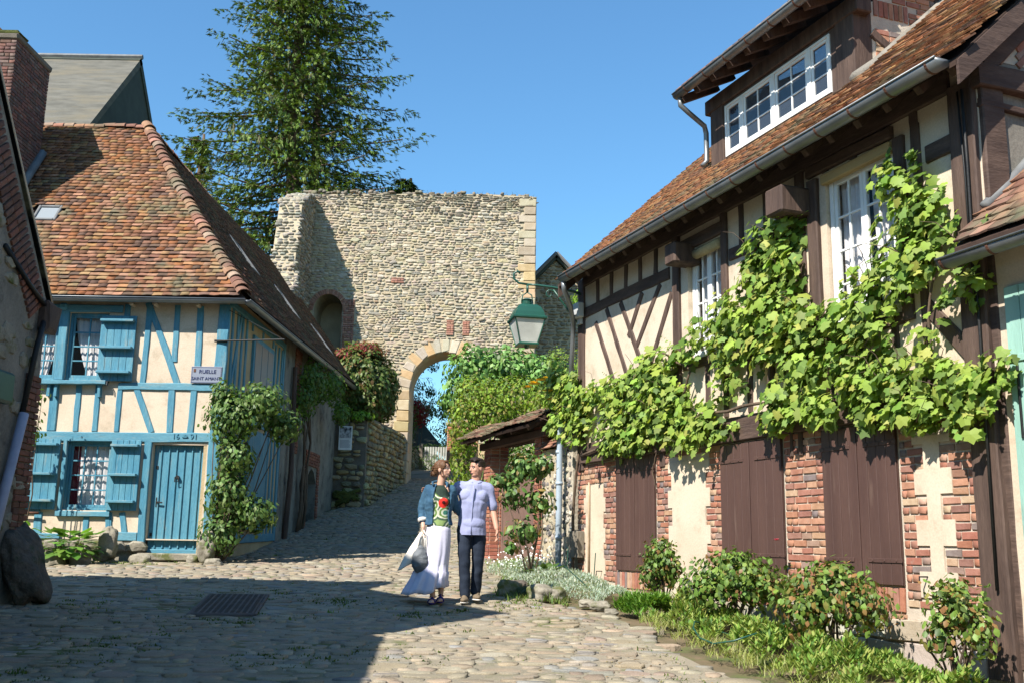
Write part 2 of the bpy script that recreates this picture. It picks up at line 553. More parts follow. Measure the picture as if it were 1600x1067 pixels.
M['dark_rock'] = mk('dark_rock', (.13, .105, .085), (.075, .065, .052), ns=7, bump=1, bs=9, bd=.06, dirt=((.04, .055, .02), 3, .52, .64), fine=.3)
M['zinc'] = mk('zinc', (.20, .21, .215), (.14, .15, .155), ns=3, rough=.42, bump=.05, metal=.45, spec=.5)
M['zinc_pipe'] = mk('painted_pipe', (.34, .40, .46), (.28, .34, .39), ns=4, rough=.5, bump=.05, spec=.4)
M['rust'] = mk('rusty_band', (.12, .055, .035), rough=.7)
M['white'] = mk('white_paint', (.76, .76, .74), (.68, .68, .66), ns=5, rough=.5, bump=.1, bs=40, bd=.003)
M['cloth'] = mk('white_curtain', (.78, .76, .76), (.7, .68, .68), ns=12, rough=.9, bump=.1)
M['cloth_red'] = mk('red_curtain', (.22, .02, .04), rough=.9)
M['glass'] = mk_glass('window_glass')
M['glass_d'] = mk_glass('dark_glass', (.05, .06, .075), alpha=.75)
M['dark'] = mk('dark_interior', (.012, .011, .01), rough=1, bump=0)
M['iron'] = mk('black_iron', (.02, .02, .02), rough=.5, bump=.2)
M['green'] = mk('green_paint', (.015, .075, .05), (.012, .06, .04), rough=.35, bump=.05, spec=.5)
M['milk'] = mk('milk_glass', (.55, .55, .50), rough=.25, bump=0, spec=.5)
M['slate'] = mk('slate', W1, (.8, .8, .8), ns=3, rough=.6, bump=.3, tint=True)
M['slate_roof'] = mk('grey_slate', (.15, .143, .12), (.10, .096, .08), ns=1.1, rough=.85, bump=.6, bs=10, stretch=(1, 1, 5), fine=.4, dirt=((.16, .14, .10), .4, .5, .7))
M['slate_dark'] = mk('dark_slate', (.055, .065, .05), (.04, .045, .035), ns=1.5, rough=.8, bump=.3, bs=10)
M['lead'] = mk('lead_flashing', (.16, .165, .165), (.11, .11, .11), rough=.6, bump=.2)
M['mint'] = mk('mint_paint', (.27, .45, .38), (.22, .38, .32), ns=5, rough=.6, bump=.3, stretch=(1, 1, .2), dirt=((.16, .22, .18), 8, .6, .75))
M['steel'] = mk('cast_iron_cover', (.10, .085, .08), (.07, .06, .058), ns=6, rough=.7, bump=.3, bs=80, dirt=((.13, .075, .045), 5, .55, .75))
M['moss'] = mk('moss', (.09, .10, .02), (.05, .06, .015), ns=9, bump=.9, bs=40)
M['wood_grey'] = mk('weathered_wood', (.20, .17, .13), (.13, .11, .085), ns=8, bump=.6, bs=30, stretch=(1, 1, .2))
M['sign'] = mk('sign_enamel', (.22, .245, .30), (.20, .22, .27), rough=.4, bump=0)
M['ink'] = mk('blue_ink', (.03, .04, .12), rough=.6, bump=0)
M['flower_y'] = mk('yellow_petal', (.80, .58, .05), (.7, .45, .03), rough=.7, bump=0)
M['flower_p'] = mk('pink_petal', (.65, .16, .2), rough=.7, bump=0)
M['flower_w'] = mk('white_petal', (.78, .78, .76), rough=.7, bump=0)
# ------------------------------------------------------------------ ground and street
def grid_sheet(name, xs, ys, dz, mat, inside=None, bumpy=0.0):
    V = []; idx = {}; F = []
    for j, y in enumerate(ys):
        for i, x in enumerate(xs):
            V.append((x, y, zg(x, y) + dz + bumpy * noise.noise(Vector((x * .9, y * .9, 3.1)))))
    nx = len(xs)
    for j in range(len(ys) - 1):
        for i in range(nx - 1):
            cx, cy = (xs[i] + xs[i + 1]) / 2, (ys[j] + ys[j + 1]) / 2
            if inside and not inside(cx, cy): continue
            F.append((j * nx + i, j * nx + i + 1, (j + 1) * nx + i + 1, (j + 1) * nx + i))
    me = bpy.data.meshes.new(name); me.from_pydata(V, [], F)
    bm = bmesh.new(); bm.from_mesh(me)
    bmesh.ops.delete(bm, geom=[v for v in bm.verts if not v.link_faces], context='VERTS')
    bm.to_mesh(me); bm.free()
    o = link(name, me, mat); o['kind'] = 'structure'
    return o
def lin(a, b, n): return [a + (b - a) * i / n for i in range(n + 1)]
gx = [-900, -400, -150, -60, -30, -20] + lin(-15, 15, 60) + [20, 30, 60, 150, 400, 900]
gy = [-300, -100, -60, -20, -5, 0, 3] + lin(5, 45, 80) + [48, 55, 70, 90, 120, 180, 300, 900]
grid_sheet('ground', gx, gy, -0.05, M['soil'])

def pw(pts, y):
    if y <= pts[0][0]: return pts[0][1]
    for (a, xa), (b, xb) in zip(pts, pts[1:]):
        if y <= b: return xa + (xb - xa) * (y - a) / (b - a)
    return pts[-1][1]
SR = ((-20, 2.2), (7, 1.95), (8.6, 1.62), (10.1, 1.27), (11.4, 1.15), (12.3, .75), (13.0, .25), (14, .05), (16, -.02), (17.5, -.1), (20.5, -.72), (34, -.95), (60, -1))
SL = ((-20, -4.1), (6.7, -4.1), (9, -5.7), (12.2, -5.7), (12.3, -12), (17.5, -12), (17.55, -4.98), (27.5, -4.98), (29, -4.6), (34, -3.5), (60, -4.5))
def in_street(x, y): return pw(SL, y) - .25 < x < pw(SR, y) + .1
def strip_sheet(name, ys, n, dz, mat):
    V = []; F = []
    for y in ys:
        a, c = pw(SL, y) - .15, pw(SR, y) + .12 + .12 * noise.noise(Vector((y * 1.3, 0, 5)))
        for i in range(n + 1):
            x = a + (c - a) * i / n; V.append((x, y, zg(x, y) + dz + .02 * noise.noise(Vector((x * .9, y * .9, 3.1)))))
    for j in range(len(ys) - 1):
        for i in range(n): F.append((j * (n + 1) + i, j * (n + 1) + i + 1, (j + 1) * (n + 1) + i + 1, (j + 1) * (n + 1) + i))
    me = bpy.data.meshes.new(name); me.from_pydata(V, [], F); o = link(name, me, mat); o['kind'] = 'structure'; return o
street = strip_sheet('street', lin(-6, 60, 330), 30, 0.0, M['joint'])

rg = random.Random(11)
cc = [(.36, .29, .20), (.33, .28, .205), (.37, .32, .235), (.29, .262, .215), (.34, .275, .205), (.40, .355, .27), (.275, .265, .245), (.31, .24, .18), (.36, .315, .235)]
ck = Kit('cobblestone', M['cobble'])
for i in range(40):
    V, F = v_rubble(.24, .17, .05, .007, rg, n=9, rough=.17, dome=.003)
    V = [(x, z, y) for x, y, z in V]              # lie flat: top faces +z
    F = [f[::-1] for f in F]
    ck.variant((V, F), jc(rg.choice(cc), rg, .11, .03))
y = 7.2
while y < 36:
    rh = rg.uniform(.10, .17)
    x = pw(SL, y) - .2 + rg.uniform(0, .2)
    xr = pw(SR, y) + rg.uniform(-.1, .12)
    x = max(x, -.62 * y - .5)
    while x < xr:
        l = rg.choice((.13, .17, .2, .25, .33)) * rg.uniform(.85, 1.15)
        cx = x + l / 2
        cy = y + .05 * math.sin(cx * 1.1 + y * .3) + .08 * math.sin(cx * .45 + 1)
        near_cover = abs(cx + 3.22 + (cy - 12.2) * .158) < .40 and abs(cy - 12.2) < .92
        edge = xr - cx
        if not near_cover and rg.random() < (1 if edge > .35 else .8) and cx > pw(SL, cy) - .2:
            zz = zg(cx, cy) + .02 * noise.noise(Vector((cx * .9, cy * .9, 3.1)))
            a = rg.uniform(-.12, .12)
            U = Vector((math.cos(a), math.sin(a), 0)); T = Vector((-math.sin(a), math.cos(a), .07 if cy < 20 else .17)).normalized()
            tl = rg.uniform(-.035, .035)
            U = (U + Vector((0, 0, tl))).normalized()
            Nn = U.cross(T).normalized()
            ck.place(rg.randrange(999), (cx, cy, zz - .040 + rg.uniform(-.007, .005)), U, T, Nn, ((l - .008) / .24, (rh - .004) / .17, rg.uniform(.75, 1.15)))
        x += l
    y += rh
ck.finalize(street, 300, 'cobblestone', rest='cobblestones_beyond')

# grass and moss in the joints
def scatter_grass(name, pts, hmin, hmax, cols, label=None, cat=None, seed=3, parent=None, w=.006, per=7, spread=.05, kind='blade'):
    rg = random.Random(seed)
    k = Kit(name, M['grass'])
    for i in range(24):
        k.variant(v_leaf(1.0, w / ((hmin + hmax) / 2), rg, kind), jc(rg.choice(cols), rg, .25, .1))
    for (x, y, s) in pts:
        for q in range(per):
            xx, yy = x + rg.gauss(0, spread), y + rg.gauss(0, spread)
            h = rg.uniform(hmin, hmax) * s
            a = rg.uniform(0, 2 * PI); ln = rg.uniform(0, .7)
            Z = Vector((math.cos(a) * ln, math.sin(a) * ln, 1)).normalized()
            X = Z.cross(Vector((math.cos(a), math.sin(a), 0))).normalized(); Y = Z.cross(X)
            k.place(rg.randrange(999), (xx, yy, zg(xx, yy) - .01), X, Y, Z, (h, h, h))
    out = k.finalize(parent, 0, rest=name)
    for o in out: tagp(o, label, cat, None, 'stuff')
    return out
GC = [(.10, .16, .03), (.13, .19, .04), (.08, .12, .025), (.17, .19, .05)]
rg = random.Random(5)
pts = []
for i in range(2400):
    y = rg.uniform(7.5, 30); x = rg.uniform(max(-9, pw(SL, y)), pw(SR, y))
    d = noise.noise(Vector((x * .55, y * .55, 9)))
    edge = min(1, max(0, 1 - (pw(SR, y) - x) / .8))
    leftshade = 2.2 if (x < -1.2 and y < 14.5) else 0
    if rg.random() < (.10 + .9 * max(0, d) * (1 + leftshade) + .6 * edge): pts.append((x, y, rg.uniform(.5, 1.2)))
for i in range(200):
    y = rg.uniform(12, 14.5) if i % 2 else rg.uniform(17, 17.5)
    x = rg.uniform(-.2, .8) if i % 2 else rg.uniform(-8, -5)
    pts.append((x, y, 1))
scatter_grass('joint_grass', pts, .02, .05, GC, 'short grass and moss tufts growing in the joints of the cobbled street', 'grass', w=.012, per=9, spread=.045)

# cast iron cover plate
cv = thing('access_cover', 'dark square cast iron cover set in the shaded cobbles', 'cover', (-3.07, 12.2, zg(0, 12.2)))
cv.matrix_basis = Matrix.Translation((-3.22, 12.2, zg(0, 12.2) + .012)) @ Matrix.Rotation(R(9), 4, 'Z') @ Matrix.Rotation(math.atan(.071), 4, 'X')
b = MB(); b.box(-.33, .33, -.86, .86, -.03, .018, .006); b.build('plate', M['steel'], cv)
b = MB()
for i in range(10):
    for j in range(26):
        x, yy = -.29 + .0645 * i, -.8 + .064 * j
        b.box(x - .02, x + .02, yy - .006, yy + .006, .018, .024)
b.build('grip_ribs', M['steel'], cv, kind='stuff')
b = MB(); b.box(-.37, -.335, -.9, .9, -.04, .014, .004); b.box(.335, .37, -.9, .9, -.04, .014, .004); b.box(-.37, .37, -.9, -.865, -.04, .014, .004); b.box(-.37, .37, .865, .9, -.04, .014, .004)
b.build('frame', M['steel'], cv)
# ------------------------------------------------------------------ shared building helpers
BR = [(.41, .19, .12), (.45, .22, .14), (.37, .165, .11), (.47, .27, .18), (.32, .16, .12), (.43, .22, .15), (.21, .17, .155), (.50, .33, .24), (.35, .23, .18)]
TR = [(.30, .13, .06), (.35, .165, .07), (.25, .11, .055), (.38, .20, .085), (.20, .10, .06), (.31, .125, .055), (.33, .20, .10), (.16, .095, .07), (.27, .12, .055)]
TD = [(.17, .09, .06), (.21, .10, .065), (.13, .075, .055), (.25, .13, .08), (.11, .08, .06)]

def tile_field(kit, org, udir, up, nrm, width, length, rg, tw=.17, gauge=.115, clip=None, th=.014, skip=None, curve=None):
    """plain tiles on a slope; org lower-left corner, udir along the eave, up = up the slope"""
    u, v, n = Vector(udir).normalized(), Vector(up).normalized(), Vector(nrm).normalized()
    org = Vector(org); r = 0; d = gauge * .5
    tl = gauge * 1.6
    while d < length - gauge * .3:
        x = rg.uniform(-tw, 0); w0 = 0
        while x < width:
            w = tw * rg.uniform(.85, 1.12)
            cx = x + w / 2
            if -.02 < cx < width + .02 and (not clip or clip(cx, d)) and (not skip or not skip(cx, d)):
                sag = curve(cx, d) if curve else 0
                tilt = th * 1.35 / tl
                V2 = (v - n * tilt + u * rg.uniform(-.012, .012)).normalized()
                N2 = (n + v * tilt + u * rg.uniform(-.01, .01)).normalized()
                p = org + u * cx + v * (d + tl * .25 + rg.uniform(-.006, .006)) + n * (th * .9 + sag + rg.uniform(-.002, .005))
                kit.place(rg.randrange(999), p, u, N2, V2, ((w - .0015) / kit.w, 1, tl / kit.h))
            x += w
        d += gauge; r += 1

def tile_kit(name, cols, rg, w=.17, l=.184, t=.014, nvar=40, warp=.004, v=.16):
    k = Kit(name, M['tile']); k.w = w; k.h = l
    for i in range(nvar): k.variant(v_tile(w, l, t, rg, warp), jc(rg.choice(cols), rg, v, .06))
    return k

def gutter(root, a, b, r=.075, name='gutter', bands=True, out=(0, 1, 0), step=.5):
    """half round gutter from a to b (local), opening upwards, with strap brackets"""
    a, b = Vector(a), Vector(b); t = (b - a).normalized(); o = Vector(out).normalized(); up = Vector((0, 0, 1))
    m = MB(); V = []; F = []; n = 10
    L = (b - a).length; ns = max(2, int(L / .6))
    for i in range(ns + 1):
        p = a + t * (L * i / ns)
        for k in range(n + 1):
            th = PI * k / n
            V.append(p + o * (math.cos(th) * r) - up * (math.sin(th) * r))
        for k in range(n + 1):
            th = PI * (n - k) / n
            V.append(p + o * (math.cos(th) * (r - .006)) - up * (math.sin(th) * (r - .006) - .001))
    q = 2 * (n + 1)
    for i in range(ns):
        for k in range(q):
            k2 = (k + 1) % q
            F.append((i * q + k, i * q + k2, (i + 1) * q + k2, (i + 1) * q + k))
    for i in (0, ns):
        F.append(tuple(i * q + k for k in range(n + 1)))
    m.add(V, F)
    m.tube([a + o * (r + .004) + up * .004, b + o * (r + .004) + up * .004], .011, 6)
    g = m.build(name, M['zinc'], root, smooth=True)
    if bands:
        L_ = int(L / step)
        me = None
        for i in range(L_ + 1):
            p = a + t * (.12 + step * i)
            if (p - a).length > L: break
            mm = MB(); V = []; F = []
            for s_ in (-.012, .012):
                for k in range(n + 1):
                    th = PI * k / n
                    V.append(t * s_ + o * (math.cos(th) * (r + .005)) - up * (math.sin(th) * (r + .005)))
            for k in range(n): F.append((k, k + 1, n + 2 + k, n + 1 + k))
            for s_ in (-.012, .012):
                for k in range(n + 1):
                    th = PI * k / n
                    V.append(t * s_ + o * (math.cos(th) * (r - .001)) - up * (math.sin(th) * (r - .001)))
            w = 2 * (n + 1)
            for k in range(n): F.append((w + k, w + k + 1, w + n + 2 + k, w + n + 1 + k))
            for k in range(n): F.append((k, k + 1, w + k + 1, w + k)); F.append((n + 1 + k, n + 2 + k, w + n + 2 + k, w + n + 1 + k))
            if me is None:
                mm.add(V, F); ob = mm.build('gutter_bracket', M['rust'], g); me = ob.data
            else:
                ob = link('gutter_bracket', me, None, g)
            ob.location = p
    return g

def window(root, x0, x1, z0, z1, y, leaves, cols, rows, mat, fw=.05, sash=.045, mun=.022, dep=.06, glass=None, curtain=None, name='window', M4=None, sill=None, mm=None, cw=1.0, gap=.12):
    """framed window in the local xz plane facing +y; y = face of the frame. thing > window > sash, pane, curtain"""
    glass = glass or M['glass']
    b = MB(); W = M4
    b.box(x0, x0 + fw, y - dep, y, z0, z1, .004, W); b.box(x1 - fw, x1, y - dep, y, z0, z1, .004, W)
    b.box(x0 + fw, x1 - fw, y - dep, y, z1 - fw, z1, .004, W); b.box(x0 + fw, x1 - fw, y - dep, y, z0, z0 + fw, .004, W)
    if sill: b.box(x0 - .05, x1 + .05, y - dep, y + sill, z0 - .06, z0 - .002, .006, W)
    f = b.build(name, mat, root)
    xi0, xi1 = x0 + fw + .003, x1 - fw - .003
    lw = (xi1 - xi0) / leaves
    for i in range(leaves):
        a0, a1 = xi0 + lw * i + .002, xi0 + lw * (i + 1) - .002
        s = MB(); ys = y - .012
        s.box(a0, a0 + sash, ys - .04, ys, z0 + fw, z1 - fw, .004, W); s.box(a1 - sash, a1, ys - .04, ys, z0 + fw, z1 - fw, .004, W)
        s.box(a0 + sash, a1 - sash, ys - .04, ys, z1 - fw - sash, z1 - fw, .004, W); s.box(a0 + sash, a1 - sash, ys - .04, ys, z0 + fw, z0 + fw + sash * 1.3, .004, W)
        s.build('sash', mat, f)
        g0, g1, h0, h1 = a0 + sash, a1 - sash, z0 + fw + sash * 1.3, z1 - fw - sash
        pw_, ph = (g1 - g0) / cols, (h1 - h0) / rows
        for c in range(1, cols):
            s = MB(); s.box(g0 + pw_ * c - mun / 2, g0 + pw_ * c + mun / 2, ys - .03, ys - .004, h0, h1, .003, W); s.build('glazing_bar', mat, f)
        for r in range(1, rows):
            s = MB(); s.box(g0, g1, ys - .029, ys - .005, h0 + ph * r - mun / 2, h0 + ph * r + mun / 2, .003, W); s.build('glazing_bar', mat, f)
        for c in range(cols):
            for r in range(rows):
                s = MB(); tl = rnd.uniform(-.002, .002)
                V = [Vector((g0 + pw_ * (c + e), ys - .017 + tl * (1 if e else -1) * (1 if g else -1), h0 + ph * (r + g))) for e, g in ((0, 0), (1, 0), (1, 1), (0, 1))]
                if W is not None: V = [W @ p for p in V]
                s.add(V, [(0, 1, 2, 3)]); s.build('pane', glass, f, fix=False)
    if curtain:
        for (c0, c1, t0, t1, mat_c) in curtain(xi0, xi1, z0 + fw, z1 - fw):
            # c0..c1 at the top, t0..t1 at the bottom
            s = MB(); V = []; F = []; n = 40; mrow = 10
            ph0 = rnd.uniform(0, 6)
            for j in range(mrow + 1):
                q = j / mrow; e0 = c0 + (t0 - c0) * q ** 1.5; e1 = c1 + (t1 - c1) * q ** 1.5
                for i in range(n + 1):
                    u = i / n
                    V.append(Vector((e0 + (e1 - e0) * u, y - gap + .010 * math.sin(u * 38 + ph0 + q) + .004 * math.sin(u * 90 + q * 2), (z1 - fw) + (z0 - z1 + 2 * fw) * q)))
            for j in range(mrow):
                for i in range(n): F.append((j * (n + 1) + i, j * (n + 1) + i + 1, (j + 1) * (n + 1) + i + 1, (j + 1) * (n + 1) + i))
            if W is not None: V = [W @ p for p in V]
            s.add(V, F); s.build('curtain', mat_c, f, smooth=True, fix=False)
    return f

def plank_shutter(root, x0, x1, z0, z1, y, n, mat, name='shutter', battens=(), th=.03, M4=None, gapw=.006, straps=(), strapm=None, bt=.022, bh=.05, side=0, vx=None):
    """ledged plank shutter; planks and battens are sub-parts"""
    b = MB(); b.box(x0, x1, y - th, y - th * .5, z0, z1, 0, M4)
    f = b.build(name, mat, root)
    w = (x1 - x0) / n
    for i in range(n):
        s = MB(); s.box(x0 + w * i + gapw / 2, x0 + w * (i + 1) - gapw / 2, y - th * .5 + .001, y + rnd.uniform(-.0015, .0015), z0 + rnd.uniform(0, .004), z1 - rnd.uniform(0, .004), .004, M4)
        s.build('plank', mat, f)
    for z in battens:
        s = MB(); s.box(x0 + .02, x1 - .02, y + .002, y + bt, z - bh / 2, z + bh / 2, .006, M4); s.build('batten', M['tealh'] if mat == M['teal'] else mat, f)
    for z in straps:
        s = MB()
        a, c = (x0 - .015, x0 + (x1 - x0) * .82) if side == 0 else (x1 - (x1 - x0) * .82, x1 + .015)
        s.box(a, c, y + .002, y + .010, z - .02, z + .02, .003, M4)
        for q in (.15, .5, .85):
            xx = a + (c - a) * q
            s.box(xx - .009, xx + .009, y + .010, y + .017, z - .009, z + .009, .003, M4)
        s.build('strap_hinge', strapm or M['iron'], f)
    return f

def timber(root, a, b, w, y0, y1, mat, name='timber_beam', M4=None, jit=.006):
    s = MB(); s.beam(a, b, w, y0, y1, jit=jit, M=M4)
    return s.build(name, mat, root)

# ------------------------------------------------------------------ RIGHT: brown half-timbered house
RA = math.atan2(.93358, -.35837)
rh = thing('half_timbered_house', 'brown half-timbered house with brick ground floor, dormer and grape vine', 'house', (3.667, 9.31, 0), RA)
rg = random.Random(21)
SH = [(4.76, 5.89, -.33, 1.25), (1.93, 3.14, -.29, 1.20), (.17, 1.24, -.31, 1.20)]
W1r = (3.04, 3.84, 2.35, 3.80); W2r = (0.0, 1.02, 2.20, 3.86)
def rect(x0, x1, z0, z1): return [(x0, z0), (x1, z0), (x1, z1), (x0, z1)]
b = MB()
b.prism(rect(-1.06, 7.26, 1.3, 4.32), [rect(*W1r), rect(*W2r)], -.28, 0.0)
b.build('plaster_wall', M['plaster'], rh)
b = MB()
b.prism(rect(-1.05, 7.25, -1.3, 1.29), [], -.28, -.012)
b.build('mortar_bed', M['mortar'], rh)
# end walls, back wall and ceiling so rooms are closed and dark
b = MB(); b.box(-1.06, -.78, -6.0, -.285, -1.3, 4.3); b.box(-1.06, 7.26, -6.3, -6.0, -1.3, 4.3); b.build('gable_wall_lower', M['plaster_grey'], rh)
b = MB(); b.box(6.98, 7.26, -6.0, -.285, -1.3, 4.3); b.build('far_gable_wall', M['plaster'], rh)
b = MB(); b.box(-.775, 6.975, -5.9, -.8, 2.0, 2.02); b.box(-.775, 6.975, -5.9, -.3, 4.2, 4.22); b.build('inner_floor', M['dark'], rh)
# gables (triangles) above
for (s0, nm, mt) in ((-1.06, 'near_gable', M['mortar']), (6.98, 'far_gable', M['plaster'])):
    b = MB(); Mx = Matrix.Translation((s0, 0, 0)) @ Matrix(((0, 1, 0, 0), (1, 0, 0, 0), (0, 0, 1, 0), (0, 0, 0, 1)))
    b.prism([(-6.3, 4.305), (-.29, 4.305), (-3.3, 7.15)], [], 0, .28, Mx); b.build(nm, mt, rh)
# ground floor plaster panels with toothed edges
def toothed(x0, x1, z0, z1, step, amp, start=0):
    l = []; r = []; z = z0; k = start
    while z < z1 - .001:
        z2 = min(z1, z + step); d = (amp if k % 2 else 0) + rnd.uniform(-.012, .012)
        l += [(x0 + d, z), (x0 + d, z2)]; r += [(x1 - d, z), (x1 - d, z2)]
        z = z2; k += 1
    return l + r[::-1]
PANELS = [(6.28, 7.0, -.85, .90, .06), (3.42, 4.42, -.85, 1.08, .09), (-.47, -.03, -.85, 1.02, .13)]
for (x0, x1, z0, z1, amp) in PANELS:
    b = MB(); b.prism(toothed(x0, x1, z0, z1, .225, amp), [], -.011, .006); b.build('plaster_panel', M['plaster'], rh)
def panel_skip(x, z):
    for (x0, x1, z0, z1, amp) in PANELS:
        if z0 < z < z1:
            k = int((z - z0) / .225); d = amp if k % 2 else 0
            if x0 + d < x < x1 - d: return True
    for (a, c, z0, z1) in SH:
        if a - .02 < x < c + .02 and z > z0 - .02: return True
    return False
bk = kit_blocks('brick', M['brick'], .21, .060, .011, .003, .005, BR, rg, 40)
zones = [(-.76, -.42), (-.08, .15), (1.26, 1.91), (3.16, 3.52), (4.34, 4.74), (5.91, 6.34), (6.96, 7.25)]
for (x0, x1) in zones:
    # teeth reach into the plaster
    z = -.50; r_ = 0
    while z < 1.2:
        k = int((z + .0375 + .85) / .225)
        e0, e1 = x0, x1
        for (p0_, p1_, pz0, pz1, amp) in PANELS:
            d = amp if k % 2 else 0
            if abs(p1_ - x0) < .25: e0 = (p1_ - d) if z < pz1 else (p0_ + p1_) / 2
            if abs(p0_ - x1) < .25: e1 = (p0_ + d) if z < pz1 else (p0_ + p1_) / 2
        x = e0
        u, nn, up = Vector((1, 0, 0)), Vector((0, 1, 0)), Vector((0, 0, 1))
        while x < e1 - .03:
            l = rg.choice((.22, .22, .11, .17)) * rg.uniform(.94, 1.05)
            if x == e0 and r_ % 2: l = .11
            if x + l > e1 - .06: l = e1 - x
            bk.place(rg.randrange(999), (x + l / 2, -.008 + rg.uniform(-.003, .004), z + .0375), u, nn, up, ((l - .017) / .21, 1, .98))
            x += l
        z += .075; r_ += 1
# below and above the shutters
for (a, c, z0, z1) in SH:
    x = a
    while x < c:
        bk.place(rg.randrange(999), (x + .037, .0, z0 - .13), Vector((0, 0, 1)), Vector((0, 1, 0)), Vector((-1, 0, 0)), (1.0, 1.3, 1)); x += .075
    z = z0 - .25
    while z > -.62:
        x = a
        while x < c - .02:
            l = min(.22 * rg.uniform(.9, 1.05), c - x); bk.place(rg.randrange(999), (x + l / 2, -.006, z - .0375), Vector((1, 0, 0)), Vector((0, 1, 0)), Vector((0, 0, 1)), ((l - .012) / .21, 1, 1)); x += l
        z -= .075
    # the course course fill between the sill and beam is the opening itself
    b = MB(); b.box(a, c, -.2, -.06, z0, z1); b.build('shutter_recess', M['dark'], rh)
# footing stones
fk = kit_blocks('footing_stone', M['ashlar'], .6, .24, .03, .012, .02, [(.46, .42, .34), (.42, .37, .29), (.50, .46, .38)], rg, 10, rub=False)
for (z, h) in ((-.70, .20), (-.92, .22)):
    x = -.76
    while x < 7.2:
        l = rg.uniform(.35, .8); l = min(l, 7.22 - x)
        fk.place(rg.randrange(99), (x + l / 2, .01, z), (1, 0, 0), (0, 1, 0), (0, 0, 1), ((l - .015) / .6, 1, (h - .012) / .24)); x += l
    fk.inst = fk.inst
fk.finalize(rh, 60, 'footing_stone')
# brown shutters
for (a, c, z0, z1), n in zip(SH, (4, 4, 4)):
    mid = (a + c) / 2
    for (p, q, sd) in ((a, mid - .006, 0), (mid + .006, c, 1)):
        plank_shutter(rh, p, q, z0, z1, .028, n if c - a > 1.1 else n, M['brown_paint'], straps=(z0 + .22, z1 - .20), strapm=M['brown_paint'], side=1 - sd if False else sd, th=.03, gapw=.005)
# timbers (s, z)
DT = .018
def T(a, c, w, d=DT, mat=None, y0=-.02): return timber(rh, a, c, w, y0, d + rnd.uniform(0, .004), mat or M['timber'])
T((-.91, -1.0), (-.91, 4.1), .29, .05); T((7.10, 1.15), (7.10, 4.2), .22, .03)
T((-.77, 1.31), (7.0, 1.33), .17, .06, M['beam']); T((-.77, 1.47), (7.0, 1.49), .13, .04, M['beam'])
T((-.77, 4.18), (7.0, 4.18), .22, .04, M['beam'])
T((4.3, 3.63), (6.99, 3.63), .17, .022, M['beam']); T((1.5, 3.47), (2.84, 3.50), .16, .022, M['beam']); T((-.76, 3.60), (-.44, 3.60), .17, .022, M['beam'])
for x in (6.51, 6.05, 5.58, 5.13, 4.68): T((x, 3.72), (x + rnd.uniform(-.03, .03), 4.08), .10)
for x in (2.58, 2.08, 1.85): T((x, 3.55), (x, 4.08), .10)
for x in (1.0, .57, .14, -.30): T((x, 3.93), (x, 4.08), .11)
T((-.31, 2.5), (-.31, 3.95), .12, .017); T((.55, 3.9), (.55, 4.08), .1, .016)
T((2.5, 1.54), (2.46, 3.40), .10); T((2.06, 1.54), (2.06, 3.40), .10); T((3.4, 1.54), (3.4, 2.30), .10); T((3.0, 1.54), (3.0, 2.3), .10)
T((1.44, 1.54), (1.44, 4.07), .15, .03); T((4.10, 1.54), (4.10, 4.07), .17, .04); T((2.94, 2.3), (2.94, 4.07), .13, .035); T((1.2, 2.1), (1.2, 3.9), .17, .05); T((-.10, 2.1), (-.10, 3.9), .14, .045)
for (a0, a1, b0, b1) in ((5.75, 3.54, 4.9, 2.15), (5.08, 3.54, 5.50, 2.98), (4.56, 3.54, 5.30, 2.75), (6.22, 3.54, 5.25, 1.9), (6.6, 3.40, 5.7, 1.9), (4.25, 3.35, 4.95, 2.35), (6.55, 1.56, 5.8, 2.3), (5.9, 1.56, 5.2, 2.3), (4.3, 1.56, 4.9, 2.3)):
    T((a0, a1), (b0, b1), .10, .016)
T((-.30, 2.2), (-.78, 1.68), .15, .022); T((1.05, 1.56), (.62, 2.1), .14, .022); T((.1, 1.56), (.1, 2.1), .10); T((.6, 1.56), (.6, 2.1), .10, .015); T((-.3, 1.56), (-.3, 2.4), .10, .015)
T((3.0, 2.30), (3.95, 2.30), .12, .03, M['beam']); T((-.03, 2.14), (1.12, 2.14), .12, .03, M['beam'])
T((2.96, 3.90), (4.05, 3.90), .16, .045, M['beam']); T((-.03, 3.98), (1.28, 4.0), .12, .05, M['beam'])
T((4.56, 1.05), (4.56, 1.27), .14, .02); T((1.6, .98), (1.6, 1.27), .07, .02); T((1.75, .98), (1.75, 1.27), .05, .018)
# projecting beam ends
for (x0, x1, z0, z1, d) in ((3.66, 3.92, 3.60, 3.88, .30), (1.22, 1.52, 3.52, 3.82, .42)):
    b = MB(); b.box(x0, x1, -.1, d, z0, z1, .02, jit=.004); b.build('beam_end', M['timber'], rh)
# windows with white paint
def cur(xi0, xi1, z0, z1): m = (xi0 + xi1) / 2; return [(xi0, m - .02, xi0, m - .1, M['cloth']), (m + .02, xi1, m + .1, xi1, M['cloth'])]
window(rh, W1r[0] + .01, W1r[1] - .01, W1r[2], W1r[3], -.06, 2, 2, 4, M['white'], curtain=cur, fw=.05)
window(rh, W2r[0] + .01, W2r[1] - .01, W2r[2], W2r[3], -.04, 2, 2, 4, M['white'], curtain=cur, fw=.055)
b = MB(); b.tube([(3.07, -.02, 3.73), (3.81, -.02, 3.73)], .065, 14); b.build('rolled_blind', mk('straw_blind', (.45, .36, .20), (.36, .28, .15), ns=30, bump=.5, bs=60), rh, smooth=True)
b = MB(); b.box(.0, 1.05, -.035, .045, 3.79, 3.90, .01); b.build('blind_box', mk('ochre_board', (.42, .30, .14), (.35, .25, .12), ns=5, stretch=(.3, .3, 3)), rh)
